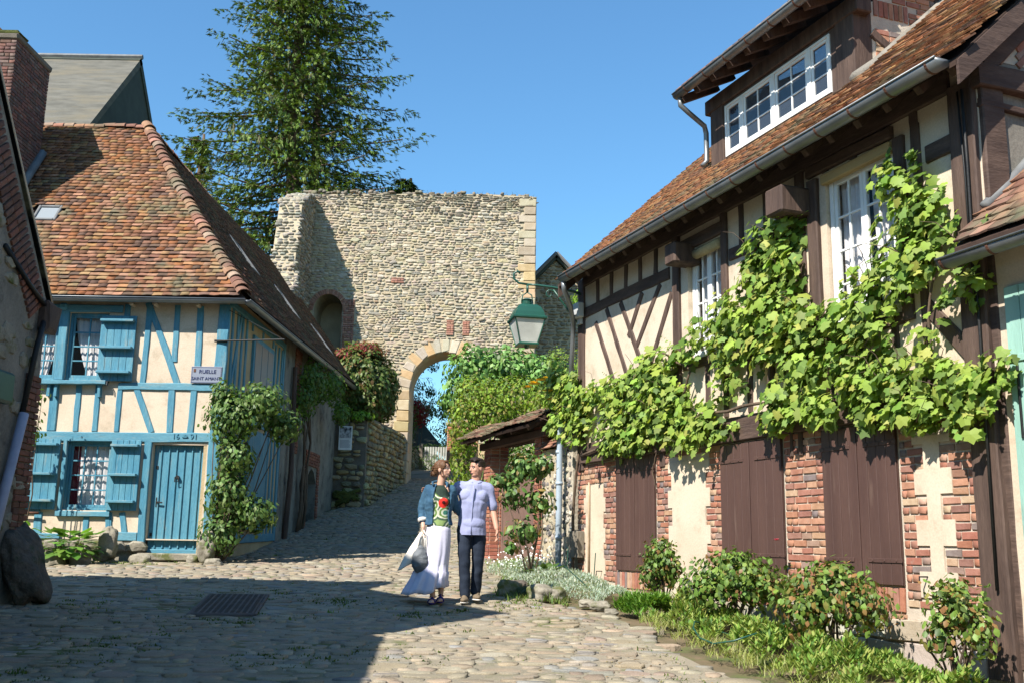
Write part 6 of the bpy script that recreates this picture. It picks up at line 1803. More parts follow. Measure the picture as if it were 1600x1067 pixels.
# --- low planting
def tufts(name, label, cat, area, n, hmin, hmax, w, cols, seed, per=5, spread=.06, kind='blade', singles=0):
    rg = random.Random(seed); pts = []
    while len(pts) < n:
        s, o = rg.uniform(area[0], area[1]), rg.uniform(area[2], area[3])
        c = W_(s, o); pts.append((c.x, c.y, rg.uniform(.6, 1.2)))
    return scatter_grass(name, pts, hmin, hmax, cols, label, cat, seed, None, w, per, spread, kind)
SG = [(.36, .42, .35), (.42, .48, .40), (.30, .37, .28)]
def cushion(name, label, cat, prof, n, l, w, cols, seed, H, kind='blade', mat='grass', thr=None):
    """low mound of foliage over a strip: prof = [(s, o0, o1)]"""
    rg = random.Random(seed); c0 = W_(prof[0][0], prof[0][1]); O = Vector((c0.x, c0.y, zg(c0.x, c0.y)))
    t = thing(name, label, cat, tuple(O)); k = leaf_kit('leaf', M[mat], l, w, kind, cols, rg, 24)
    for i in range(n):
        u = rg.uniform(prof[0][0], prof[-1][0]) if prof[0][0] < prof[-1][0] else rg.uniform(prof[-1][0], prof[0][0])
        o0 = pw([(a, b_) for a, b_, c_ in prof], u); o1 = pw([(a, c_) for a, b_, c_ in prof], u)
        q = rg.uniform(0, 1); o = o0 + (o1 - o0) * q
        c = W_(u, o); nzz = noise.noise(Vector((c.x * 3.1, c.y * 3.1, 5 + seed)))
        if thr is not None and nzz < thr: continue
        hh = H * (1 + (1.6 * nzz if thr is not None else 0)) * math.sqrt(max(0, 1 - (2 * q - 1) ** 2)) * (.75 + .5 * noise.noise(Vector((c.x * 2.5, c.y * 2.5, 1)))) * rg.uniform(.75, 1.0)
        a = rg.uniform(0, 2 * PI); ln = rg.uniform(.2, 1.2)
        Z = Vector((math.cos(a) * ln, math.sin(a) * ln, 1)).normalized(); X = Z.cross(Vector((math.cos(a), math.sin(a), 0))).normalized()
        k.place(rg.randrange(99), Vector((c.x, c.y, zg(c.x, c.y) + hh)) - O, X, Z.cross(X), Z, (1, 1, rg.uniform(.6, 1.2)))
    k.finalize(t, 0, rest='foliage')
    return t
cushion('silver_groundcover', 'pale silvery green carpet of groundcover along the cobbles by the brick wall', 'groundcover', [(3.9, .75, 1.25), (5.0, .45, 1.3), (6.5, .3, 1.35), (8.3, .1, 1.15)], 15000, .05, .009, SG, 140, .26)
cushion('low_green_clump', 'fresh green clump of narrow leaves at the corner of the silvery carpet', 'plant', [(3.0, .75, 1.15), (3.55, .75, 1.25)], 1500, .14, .022, [(.13, .25, .04), (.18, .31, .05)], 141, .18)
cushion('bed_greenery', 'mixed green weeds and daisies filling the foot of the rose bed', 'plants', [(-1.4, .7, 1.6), (.5, .6, 1.55), (2.9, .45, 1.15)], 11000, .085, .028, [(.13, .23, .04), (.19, .29, .05), (.09, .16, .03), (.25, .29, .07)], 142, .20, kind='oval', thr=-.12)
cushion('dry_grass_edge', 'yellow-green grass fringe between the rose bed and the cobbles', 'grass', [(-1.6, 1.35, 1.9), (.5, 1.3, 1.8), (2.9, .95, 1.35)], 4200, .12, .006, [(.30, .32, .08), (.24, .30, .06), (.36, .34, .14)], 143, .05, thr=-.02)
def iris(s, o, seed):
    rg = random.Random(seed); c = W_(s, o); t = thing('lily_leaves', 'yellowing strap leaves arching out of the rose bed near the path', 'plant', (c.x, c.y, zg(c.x, c.y)))
    for i in range(9):
        a = rg.uniform(0, 2 * PI); L_ = rg.uniform(.3, .55); d = Vector((math.cos(a), math.sin(a), 0)); t_ = Vector((-math.sin(a), math.cos(a), 0)); m = MB(); V = []
        for j in range(7):
            q = j / 6; p = d * (L_ * .6 * q) + Vector((0, 0, L_ * (1.3 * q - .9 * q * q))); w_ = .018 * (1 - q ** 2) + .001
            V += [p - t_ * w_, p + t_ * w_]
        m.add(V, [(2 * j, 2 * j + 1, 2 * j + 3, 2 * j + 2) for j in range(6)]); m.build('leaf', mk('strap_leaf', (.36, .40, .10), (.22, .30, .06), rough=.5) if i == 0 and seed == 150 else bpy.data.materials['strap_leaf'], t, fix=False)
iris(1.0, 1.15, 150)
# white flowers by the downpipe and stakes
wf = thing('white_flowers', 'cloud of tiny white flowers at the foot of the downpipe', 'flowers', tuple(W_(7.9, .6)[:2]) + (zg(0, 16.5),))
rg = random.Random(160); fkq = Kit('flower', M['flower_w'])
for i in range(6): fkq.variant((lambda r: ([(0, 0, 0)] + [(r * math.cos(a * PI / 3), rg.uniform(-.004, .004), r * math.sin(a * PI / 3)) for a in range(6)], [(0, a + 1, (a + 1) % 6 + 1) for a in range(6)]))(.014), (1, 1, 1))
for i in range(230):
    p = Vector((rg.gauss(0, .22), rg.gauss(-.1, .25), .12 + abs(rg.gauss(0, .12)))); Y = (Vector((-.2, -.7, .7)) + unit(rg) * .5).normalized(); X = Y.cross(Vector((0, 0, 1))).normalized(); fkq.place(i, p, X, Y, X.cross(Y))
fkq.finalize(wf, 60, 'flower', minpx=1, rest='flowers')
sk = leaf_kit('leaf', M['leaf'], .05, .008, 'blade', RC, rg, 8)
for i in range(700):
    Z = (Vector((0, 0, 1)) + unit(rg) * .5).normalized(); X = Z.cross(Vector((0, 1, 0))).normalized(); sk.place(i, (rg.gauss(0, .22), rg.gauss(-.1, .25), rg.uniform(0, .2)), X, Z.cross(X), Z, (1, 1, 1.3))
sk.finalize(wf, 0, rest='foliage')
for i, (s, o, tilt, lb_) in enumerate(((6.0, .75, .02, 'thin green stake leaning in the silvery groundcover, farther one'), (5.05, .8, .04, 'thin green stake in the silvery groundcover, nearer one'), (4.5, .85, -.55, 'thin dark stick leaning low beside the slim rose bush'))):
    c = W_(s, o); st = thing('garden_stake', lb_, 'stake', (c.x, c.y, zg(c.x, c.y))); m = MB(); m.tube([(0, 0, -.05), (tilt, -.02, .55 if i < 2 else .42)], .007, 5); m.build('rod', M['green'], st)
# hose in the bed
hs = thing('garden_hose', 'thin teal garden hose looping through the rose bushes', 'hose', tuple(W_(1.0, .7)[:2]) + (zg(0, 10),))
m = MB(); m.tube([(.5 * math.cos(i * .35) * (1 + .1 * i / 5) - .3, .5 * math.sin(i * .35) , .12 + .08 * math.sin(i)) for i in range(14)], .008, 6); m.build('hose', M['green'], hs, smooth=True)

# --- rocks
def rock(name, label, x, y, r, seed, mat='rock', z=None, sq=(1, 1, 1), group=None, lean=0.0, rot=0.0, cat='rock'):
    bm = bmesh.new(); bmesh.ops.create_icosphere(bm, subdivisions=4, radius=1)
    sd = Vector((seed * 1.7, seed * .9, 3))
    for v in bm.verts:
        d = v.co.normalized(); f = 1 + .28 * noise.noise(d * 1.3 + sd) + .12 * noise.noise(d * 3.1 + sd) + .05 * noise.noise(d * 8 + sd) + .03 * noise.noise(d * 17 + sd)
        q = (abs(d.x) ** 3 + abs(d.y) ** 3 + abs(d.z) ** 3) ** (-1 / 3) * .92
        v.co = Vector((d.x * f * q * r * sq[0], d.y * f * q * r * sq[1], d.z * f * q * r * sq[2]))
    me = bpy.data.meshes.new(name); bm.to_mesh(me); bm.free()
    me.polygons.foreach_set('use_smooth', [True] * len(me.polygons))
    o = link(name, me, M[mat]); zz = zg(x, y) + r * sq[2] * .45 if z is None else z
    o.matrix_basis = Matrix.Translation((x, y, zz)) @ Matrix.Rotation(rot, 4, 'Z') @ Matrix.Rotation(lean, 4, 'Y')
    return tagp(o, label, cat, group)
rock('boulder', 'big dark boulder leaning against the left stone gable', -5.58, 12.0, .40, 3, 'dark_rock', z=-.34, sq=(.5, .8, 1.2), lean=-.42, cat='boulder')
rock('corner_stone', 'rounded upright guard stone at the foot of the turquoise corner', -4.98, 17.15, .22, 5, 'rock', z=-.12, sq=(.75, .7, 1.15), cat='stone')
rock('standing_stone', 'squared upright stone between the hosta and the door', -6.66, 17.25, .26, 7, 'rock', z=-.10, sq=(.6, .45, 1.1), cat='stone')
for i, (x, y, r, sq, l_) in enumerate(((-7.75, 16.95, .2, (1.3, .8, .7), 'flat stone below the hollyhock leaves'), (-7.3, 16.75, .18, (1.2, .8, .8), 'low stone left below the hosta'), (-6.95, 16.85, .17, (1.1, .8, .8), 'shaded stone right below the hosta'), (-6.15, 17.35, .12, (1.6, .7, .8), 'small block at the left of the doorstep'), (-5.25, 17.3, .10, (1, .8, 1), 'small rough stone right of the doorstep'), (-4.8, 16.95, .12, (1.3, .8, .7), 'small pale stone below the guard stone'))):
    rock('edging_stone', l_, x, y, r, 11 + i, 'rock', sq=sq, group='stones along the foot of the blue house')
for i, (x, y, r, sq, l_) in enumerate(((.02, 13.6, .15, (1.2, .7, .9), 'pale tilted stone nearest the man in the small rockery'), (.22, 13.5, .13, (1.0, .8, .7), 'mossy stone in the middle of the rockery'), (.42, 13.35, .17, (1.1, .9, .75), 'dark stone at the right of the rockery'), (.36, 13.75, .15, (1.3, .8, .6), 'flat stone behind the rockery'), (.62, 13.3, .13, (.9, .9, .8), 'small stone touching the silvery carpet'), (.12, 14.6, .14, (1.4, .7, .5), 'low stone by the foot of the gate rose'))):
    rock('rockery_stone', l_, x, y, r, 31 + i, 'rock' if i % 2 == 0 else 'dark_rock', sq=sq, group='stones of the small rockery', rot=i * 1.1)
for i, (s, o, r, l_) in enumerate(((4.15, 1.3, .09, 'small white stone at the edge of the silvery carpet'), (3.85, 1.28, .11, 'pale broken stone next to the green clump'), (3.4, 1.35, .07, 'small grey stone in front of the green clump'))):
    c = W_(s, o); rock('path_stone', l_, c.x, c.y, r, 51 + i, 'rock', sq=(1.2, .8, .6), group='loose stones at the edge of the cobbles')
m = MB(); dirt = [((.2, 13.9), .9)]
rg = random.Random(170)
pts = [(rg.uniform(-.1, .7), rg.uniform(13, 16), rg.uniform(.5, 1.3)) for i in range(130)]
scatter_grass('rockery_weeds', pts, .05, .12, GC, 'short weeds and moss around the rockery stones by the gate', 'weeds', 171, None, .012, 8, .05)

# --- trees beyond
def spruce(name, label, x, y, z0, H, R_, seed, cols, zlow, nbr=150, dens=1.0):
    rg = random.Random(seed); t = thing(name, label, 'conifer', (x, y, z0))
    m = MB(); P = [Vector((.25 * math.sin(i * .7), .1 * math.cos(i), i * H / 12)) for i in range(13)]
    m.tube(P, [.42 * (1 - i / 13) + .03 for i in range(13)], 10); m.build('trunk', M['bark'], t, smooth=True)
    if H > 22:
        m = MB(); m.tube([(.3, .1, 6), (.9, .2, 9), (.8, .2, 15), (.5, .1, 20)], [.25, .22, .15, .05], 8); m.build('trunk', M['bark'], t, smooth=True)
    k = Kit('needle_spray', M['needle'])
    for i in range(28):
        w, l = .17, .42; V = []; F = []
        # feathery spray: a rachis with side fingers
        for j in range(7):
            a = -1.05 + .35 * j + rg.uniform(-.12, .12); L_ = l * (1 - .2 * abs(j - 3)) * rg.uniform(.75, 1.1)
            b0 = Vector((0, 0, .02 * j)); e = Vector((math.sin(a) * L_ * .6, rg.uniform(-.05, .05), math.cos(a * .7) * L_)); s_ = Vector((math.cos(a), rg.uniform(-.4, .4), -math.sin(a))) * .026
            kx = len(V); mid = b0.lerp(e, .55) + Vector((0, .02, 0)); V += [b0, mid - s_, e, mid + s_]; F.append((kx, kx + 1, kx + 2, kx + 3))
        k.variant((V, F), jc(rg.choice(cols), rg, .25, .1))
    bm_ = MB()
    for i in range(nbr):
        h = zlow + (H - zlow) * (i / nbr) ** .95; fr = (h - zlow) / (H - zlow)
        prof = (1 - fr) ** .85 * (.62 + .38 * min(1, (fr + .05) * 4))
        L_ = R_ * prof * rg.uniform(.62, 1.12) + .3
        a = i * 2.399 + rg.uniform(-.4, .4)
        d = Vector((math.cos(a), math.sin(a), 0)); sd_ = Vector((-math.sin(a), math.cos(a), 0))
        n_ = 10; P = []
        dr_ = rg.uniform(.10, .30) * (1 - .4 * fr)
        for j in range(n_ + 1):
            q = j / n_; P.append(Vector((0, 0, h)) + d * (L_ * q) + Vector((0, 0, -dr_ * L_ * (q - 1.05 * q ** 3 + .25 * q * q))) + sd_ * (.05 * L_ * math.sin(q * 3 + i)))
        bm_.tube(P[:9], [.06 * (1 - j / 12) + .006 for j in range(9)], 4, cap=False)
        for j in range(1, n_ + 1):
            q = j / n_
            if q < .12: continue
            p = P[j]; tv = (P[j] - P[j - 1]).normalized()
            wv = L_ * .20 * math.sin(PI * min(1, q * .85 + .10)) + .08
            cnt = int((5 + wv * 15) * dens)
            for c in range(cnt):
                off = rg.uniform(-1, 1); pp = p - tv * rg.uniform(0, L_ / n_) + sd_ * (off * wv) + Vector((0, 0, -abs(off) * wv * .25 - abs(rg.gauss(0, .10))))
                if rg.random() < .38:
                    Z = (Vector((0, 0, -1)) + d * .5 + unit(rg) * .4).normalized(); Y = (d + unit(rg) * .6); X = Y.cross(Z).normalized()
                    k.place(rg.randrange(99), pp, X, Z.cross(X), Z, (.7, .7, rg.uniform(.6, 1.1)))
                else:
                    Z = (d * 1.0 + sd_ * off * .9 + Vector((0, 0, rg.uniform(-.45, .2)))).normalized(); Y = Vector((0, 0, 1)) + unit(rg) * .45; X = Y.cross(Z).normalized()
                    s_ = rg.uniform(.55, .95); k.place(rg.randrange(99), pp, X * 1.2, Z.cross(X), Z, (s_, s_, s_))
    bm_.build('branches', M['bark'], t, kind='stuff')
    k.finalize(t, 0, rest='foliage')
    return t
NC = [(.085, .14, .03), (.065, .105, .025), (.12, .19, .035), (.05, .08, .02), (.19, .27, .05), (.10, .11, .04)]
spruce('spruce_tree', 'huge drooping spruce rising behind the ruined gate wall', -9.6, 42, 4.5, 27.5, 7.7, 200, NC, 4.0, nbr=250, dens=1.15)
spruce('spruce_tree', 'lower dark conifer showing just above the top right of the gate wall', -4.9, 43.5, 4.5, 11.6, 2.6, 201, [(.05, .085, .025), (.04, .07, .02)], 5, nbr=60)
spruce('spruce_tree', 'low yellowish conifer between the tiled roof and the spruce', -15.2, 46, 4.5, 14.6, 3.0, 202, [(.12, .15, .04), (.16, .18, .05)], 4, nbr=60)
def tree(name, label, x, y, z0, H, blobs, count, l, w, cols, seed, cat='tree'):
    rg = random.Random(seed); t = thing(name, label, cat, (x, y, z0))
    m = MB(); m.tube([(0, 0, -.3), (.1, 0, H * .3), (.0, .1, H * .6), (.05, 0, H * .85)], [.22, .17, .11, .04], 8)
    for c, r in blobs: m.tube([(0, 0, H * .35), Vector(c) * .6 + Vector((0, 0, H * .1)), Vector(c)], [.1, .06, .02], 6)
    m.build('trunk', M['bark'], t, smooth=True)
    k = leaf_kit('leaf', M['leaf'], l, w, 'oval', cols, rg)
    for c, r in blobs:
        sub = [(Vector(c) + Vector((rg.gauss(0, .5) * r[0], rg.gauss(0, .5) * r[1], rg.gauss(0, .5) * r[2])), rg.uniform(.25, .5)) for _ in range(10)]
        for i in range(count // len(blobs)):
            sc, sr = rg.choice(sub); d = unit(rg); rad = 1 - abs(rg.gauss(0, .3))
            p = sc + Vector((d.x * r[0], d.y * r[1], d.z * r[2])) * sr * rad
            put_leaf(k, p, d + Vector((0, 0, .3)), rg, 1, .5, .6)
    k.finalize(t, 0, rest='crown')
    return t
tree('blue_green_tree', 'dark blue-green tree at the left inside the arch opening', -4.9, 47, 3.5, 5.2, [((.1, 0, 4.0), (1.2, 1, 1.0)), ((.6, 0, 2.6), (1.3, 1, 1.0)), ((0, 0, 5.3), (.9, .8, .8))], 5000, .13, .05, [(.05, .10, .05), (.07, .13, .06), (.04, .08, .04)], 210)
tree('dark_round_tree', 'dark green rounded tree in the middle of the arch opening', -2.6, 52, 3.8, 3.6, [((-.2, 0, 2.6), (1.6, 1.3, 1.4)), ((.9, 0, 2.8), (1.4, 1.2, 1.3)), ((-.6, 0, 1.2), (1.8, 1.3, 1.2)), ((1.4, 0, 1.6), (1.6, 1.3, 1.5))], 8000, .13, .07, [(.06, .10, .03), (.09, .13, .03), (.04, .07, .02)], 211)
bush('crimson_tree', 'small crimson-leaved shrub under the arch beside the outhouse roof', 'shrub', [((-4.1, 44.5, 5.6), (.6, .6, .7)), ((-4.4, 44.3, 5.9), (.6, .5, .4))], 1600, .11, .07, [(.28, .03, .04), (.20, .03, .03), (.16, .12, .04)], 212)
bush('lane_hedge', 'clipped hedge across the lane beyond the arch', 'hedge', [((-3.3, 44.2, 4.05), (1.0, .4, .22)), ((-2.6, 44.4, 3.4), (1.2, .4, .6)), ((-3.3, 42.6, 3.2), (.6, .4, .5))], 2500, .07, .035, [(.10, .17, .04), (.14, .21, .05)], 213, shell=.12)
bush('arch_ivy', 'dark ivy filling the left inside edge of the arch', 'ivy', [((-4.0, 37.0, 3.6), (.6, 1.5, 1.8)), ((-4.2, 38.5, 4.6), (.7, 1.5, 1.2))], 3000, .09, .06, [(.05, .09, .025), (.07, .11, .03)], 214)
tree('bright_garden_tree', 'bright green tree behind the brown house gutter', 3.0, 26, 1, 6.5, [((0, 0, 5.2), (1.2, 1, 1.4)), ((.3, 0, 4), (1.2, 1, 1.2))], 3500, .12, .07, [(.18, .30, .04), (.24, .36, .06)], 215)

rg = random.Random(301); pts = []
while len(pts) < 420:
    x, y = rg.uniform(-5.2, -.5), rg.uniform(7.4, 14)
    if noise.noise(Vector((x * .8, y * .8, 17))) > .12: pts.append((x, y, rg.uniform(.6, 1.3)))
scatter_grass('street_moss', pts, .015, .035, [(.075, .11, .02), (.10, .14, .03), (.06, .09, .02)], 'flat green moss patches between the shaded cobbles at the lower left', 'moss', 302, None, .014, 16, .05)
k = Kit('dry_leaf', M['grass'])
for i in range(10): k.variant(v_leaf(.035, .02, rg, 'oval'), jc(rg.choice([(.30, .20, .10), (.36, .28, .15), (.20, .13, .07)]), rg, .2))
for i in range(420):
    y = rg.uniform(7.6, 15); x = pw(SR, y) - abs(rg.gauss(0, .7)) - .05 if i % 3 else rg.uniform(-5, pw(SR, y))
    a = rg.uniform(0, 2 * PI); k.place(i, (x, y, zg(x, y) + .02), (math.cos(a), math.sin(a), 0), (rg.uniform(-.2, .2), 0, 1), (-math.sin(a), math.cos(a), .07))
for o in k.finalize(None, 0, rest='dry_leaves'): tagp(o, 'scattered dry leaves and petals lying on the cobbles near the flower bed', 'leaves', None, 'stuff')
# ------------------------------------------------------------------ people
def ell(m, c, r, rot=None, sub=3):
    bm = bmesh.new(); bmesh.ops.create_icosphere(bm, subdivisions=sub, radius=1)
    V = [Vector((v.co.x * r[0], v.co.y * r[1], v.co.z * r[2])) for v in bm.verts]
    if rot is not None: V = [rot @ v for v in V]
    m.add([v + Vector(c) for v in V], [tuple(v.index for v in f.verts) for f in bm.faces]); bm.free()

def limb(m, P, r, n=14, sx=1.0):
    P = [Vector(p) for p in P]
    # smooth the path a little
    pts = []; rr = []
    for i in range(len(P) - 1):
        for q in range(6):
            t = q / 6
            p0 = P[max(i - 1, 0)]; p1 = P[i]; p2 = P[i + 1]; p3 = P[min(i + 2, len(P) - 1)]
            pts.append(.5 * ((2 * p1) + (p2 - p0) * t + (2 * p0 - 5 * p1 + 4 * p2 - p3) * t * t + (3 * p1 - p0 - 3 * p2 + p3) * t ** 3))
            rr.append(r[i] + (r[i + 1] - r[i]) * t)
    pts.append(P[-1]); rr.append(r[-1])
    d0 = (pts[0] - pts[1]).normalized(); d1 = (pts[-1] - pts[-2]).normalized()
    pre = [(pts[0] + d0 * rr[0] * math.sin(a), rr[0] * math.cos(a)) for a in (R(85), R(60), R(30))]
    post = [(pts[-1] + d1 * rr[-1] * math.sin(a), rr[-1] * math.cos(a)) for a in (R(30), R(60), R(85))]
    allp = [p for p, _ in pre] + pts + [p for p, _ in post]; allr = [q for _, q in pre] + rr + [q for _, q in post]
    m.tube(allp, allr, n, sx=sx)

def fuse(name, m, mat, parent, voxel=.006, smooth=4, disp=None, hem=None):
    me = bpy.data.meshes.new(name); me.from_pydata([tuple(p) for p in m.v], [], m.f)
    o = bpy.data.objects.new(name, me); COL.objects.link(o)
    rm = o.modifiers.new('r', 'REMESH'); rm.mode = 'VOXEL'; rm.voxel_size = voxel
    if smooth:
        sm = o.modifiers.new('s', 'SMOOTH'); sm.iterations = smooth; sm.factor = .5
    bpy.context.view_layer.update()
    ev = o.evaluated_get(bpy.context.evaluated_depsgraph_get())
    me2 = bpy.data.meshes.new_from_object(ev); me2.name = name
    bpy.data.objects.remove(o)
    if disp:
        for v, nrm in zip(me2.vertices, [tuple(x.vector) for x in me2.vertex_normals]):
            v.co = v.co + Vector(nrm) * disp(v.co)
    if hem is not None:
        bm = bmesh.new(); bm.from_mesh(me2)
        r_ = bmesh.ops.bisect_plane(bm, geom=bm.verts[:] + bm.edges[:] + bm.faces[:], plane_co=(0, 0, hem), plane_no=(0, 0, -1), clear_outer=True)
        ed = [e for e in r_['geom_cut'] if isinstance(e, bmesh.types.BMEdge)]
        bmesh.ops.edgeloop_fill(bm, edges=ed)
        bm.to_mesh(me2); bm.free()
    me2.materials.clear(); me2.materials.append(mat)
    me2.polygons.foreach_set('use_smooth', [True] * len(me2.polygons))
    return link(name, me2, None, parent)

def hand(m, wrist, d, palm, thumb, curl=.5, s=1.0):
    """d = direction of the fingers, palm = palm normal, thumb = side of the thumb"""
    d = Vector(d).normalized(); palm = Vector(palm); palm = (palm - d * palm.dot(d)).normalized(); t = Vector(thumb); t = (t - d * t.dot(d) - palm * t.dot(palm)).normalized()
    w = Vector(wrist)
    rot = Matrix((t, palm, d)).transposed()
    ell(m, w + d * .048 * s, (.040 * s, .016 * s, .052 * s), rot)
    for i, (o, L) in enumerate(((.030, .068), (.010, .077), (-.011, .072), (-.031, .056))):
        b = w + d * .085 * s + t * o * s; P = [b - d * .03 * s, b]; ang = 0; cur = b
        for j, f in enumerate((.45, .32, .23)):
            ang += curl * (.55 if j == 0 else .8)
            dd = d * math.cos(ang) + palm * math.sin(ang) + t * (o * 1.6) * (1 if j == 0 else .3)
            cur = cur + dd.normalized() * L * f * s; P.append(cur)
        m.tube(P, [.0095 * s, .0092 * s, .0088 * s, .0082 * s, .006 * s], 8)
    b = w + d * .022 * s + t * .026 * s
    P = [b - t * .01, b + (t * .6 + d * .7 + palm * .35).normalized() * .034 * s]; P.append(P[-1] + (t * .25 + d * .9 + palm * .6).normalized() * .03 * s); P.append(P[-1] + (d * .85 + palm * .7).normalized() * .02 * s)
    m.tube(P, [.013 * s, .0115 * s, .010 * s, .007 * s], 8)

def head(m, c, face, up, s=1.0, fem=False):
    f = Vector(face).normalized(); u = Vector(up); u = (u - f * u.dot(f)).normalized(); r = u.cross(f) * -1
    r = f.cross(u).normalized()
    rot = Matrix((r, f, u)).transposed(); c = Vector(c)
    L = lambda x, y, z: c + (r * x + f * y + u * z) * s
    ell(m, L(0, -.012, .025), (.076 * s, .096 * s, .095 * s), rot)           # skull
    ell(m, L(0, .022, -.03), (.060 * s, .066 * s, .082 * s), rot)            # face
    ell(m, L(0, .045, -.085), ((.032 if fem else .040) * s, .032 * s, .026 * s), rot)   # chin
    for sx in (-1, 1):
        ell(m, L(sx * .036, .050, -.028), (.022 * s, .024 * s, .026 * s), rot)   # cheek
        ell(m, L(sx * .028, .078, .018), (.024 * s, .012 * s, .008 * s), rot)     # brow
        ell(m, L(sx * .077, -.006, -.012), (.008 * s, .020 * s, .032 * s), rot)   # ear
    m.tube([L(0, .078, .012), L(0, .094, -.012), L(0, .106, -.030), L(0, .088, -.038)], [.008 * s, .010 * s, .013 * s, .008 * s], 8)
    ell(m, L(0, .084, -.056), (.022 * s, .010 * s, .0055 * s), rot); ell(m, L(0, .081, -.066), (.019 * s, .010 * s, .006 * s), rot)
    m.tube([L(-.04, .02, -.07), L(0, .05, -.092), L(.04, .02, -.07)], [.022 * s] * 3, 8)
    return L, rot

SKIN = mk('skin', (.50, .27, .19), (.46, .235, .16), ns=14, rough=.5, bump=.1, bs=60, bd=.002)
SKIN2 = mk('pale_skin', (.58, .34, .25), (.54, .30, .21), ns=14, rough=.5, bump=.1, bs=60, bd=.002)
HAIR = mk('dark_hair', (.018, .012, .009), (.03, .02, .014), ns=30, rough=.45, bump=.8, bs=120, bd=.004)
HAIR2 = mk('brown_hair', (.085, .042, .022), (.15, .075, .036), ns=16, rough=.42, bump=.9, bs=90, bd=.005, stretch=(1, 1, .5))
JEANS = mk('dark_jeans', (.012, .018, .032), (.02, .028, .045), ns=9, rough=.9, bump=.4, bs=90, bd=.004)
DENIM = mk('denim', (.022, .062, .11), (.045, .105, .165), ns=9, rough=.9, bump=.5, bs=80, bd=.004)
SKIRT = mk('white_cotton', (.58, .56, .66), (.50, .48, .60), ns=8, rough=.95, bump=.3, bs=60, bd=.004)
BAGM = mk('grey_leather', (.14, .15, .16), (.09, .10, .11), ns=9, rough=.6, bump=.5, bs=40)
CREAM = mk('cream_cloth', (.66, .62, .56), (.6, .56, .5), ns=9, rough=.95, bump=.3)
SHOE = mk('suede_shoe', (.19, .145, .095), (.14, .105, .07), ns=20, rough=.95)
SAND = mk('violet_sandal', (.04, .025, .16), rough=.5)
EYEW = mk('eye', (.6, .6, .58), rough=.2, bump=0); EYEB = mk('iris', (.02, .012, .008), rough=.2, bump=0)
LIP = mk('lips', (.38, .12, .10), rough=.5, bump=0)
def check_mat(name, a, b, sc):
    m = mk(name, a, tuple(x * .9 for x in a), ns=10, rough=.9, bump=.3, bs=70, bd=.004)
    N = m.node_tree.nodes; L = m.node_tree.links; p = N['Principled BSDF']
    src = p.inputs['Base Color'].links[0].from_socket
    tc = N.new('ShaderNodeTexCoord')
    fac = None
    for dr_ in ('X', 'Z'):
        w = N.new('ShaderNodeTexWave'); w.bands_direction = dr_; w.inputs['Scale'].default_value = sc; L.new(tc.outputs['Object'], w.inputs[0])
        if fac is None: fac = w.outputs['Fac']
        else:
            mm_ = N.new('ShaderNodeMath'); mm_.operation = 'MULTIPLY'; L.new(fac, mm_.inputs[0]); L.new(w.outputs['Fac'], mm_.inputs[1]); fac = mm_.outputs[0]
    x = N.new('ShaderNodeMix'); x.data_type = 'RGBA'; L.new(fac, x.inputs[0]); L.new(src, x.inputs[6]); x.inputs[7].default_value = (*b, 1)
    L.new(x.outputs[2], p.inputs['Base Color']); return m
SHIRT = check_mat('lilac_check_shirt', (.23, .25, .42), (.42, .43, .56), 26)
def ring_print():
    m = mk('printed_top', (.3, .3, .3), rough=.85, bump=.2)
    N = m.node_tree.nodes; L = m.node_tree.links; p = N['Principled BSDF']
    tc = N.new('ShaderNodeTexCoord'); v = N.new('ShaderNodeTexVoronoi'); v.inputs['Scale'].default_value = 7.5; L.new(tc.outputs['Object'], v.inputs['Vector'])
    r = N.new('ShaderNodeValToRGB'); r.color_ramp.interpolation = 'CONSTANT'
    el = r.color_ramp.elements; el[0].position = 0; el[0].color = (.02, .05, .04, 1); el[1].position = .12; el[1].color = (.55, .58, .45, 1)
    for q, c in ((.22, (.06, .22, .16, 1)), (.34, (.55, .58, .45, 1)), (.44, (.12, .20, .05, 1)), (.56, (.50, .50, .38, 1)), (.66, (.05, .09, .05, 1)), (.8, (.20, .28, .10, 1))):
        e = el.new(q); e.color = c
    L.new(v.outputs['Distance'], r.inputs[0])
    def spot(c, rad, colr, prev):
        vm = N.new('ShaderNodeVectorMath'); vm.operation = 'DISTANCE'; vm.inputs[1].default_value = c; L.new(tc.outputs['Object'], vm.inputs[0])
        lt = N.new('ShaderNodeMath'); lt.operation = 'LESS_THAN'; lt.inputs[1].default_value = rad; L.new(vm.outputs['Value'], lt.inputs[0])
        x = N.new('ShaderNodeMix'); x.data_type = 'RGBA'; L.new(lt.outputs[0], x.inputs[0]); L.new(prev, x.inputs[6]); x.inputs[7].default_value = (*colr, 1); return x.outputs[2]
    c = spot((.10, -.13, 1.42), .17, (.02, .035, .025), r.outputs[0])
    c = spot((.075, -.13, 1.19), .062, (.60, .03, .02), c); c = spot((.075, -.145, 1.19), .028, (.06, .01, .01), c)
    L.new(c, p.inputs['Base Color']); return m
TOP = ring_print()

def folds(amp, fz=9, fx=14, seed=0):
    def f(co):
        n1 = noise.noise(Vector((co.x * 7 + seed, co.y * 7, co.z * fz))); n2 = noise.noise(Vector((co.x * fx, co.y * fx + seed, co.z * fz * 2)))
        return amp * (n1 + .5 * n2)
    return f

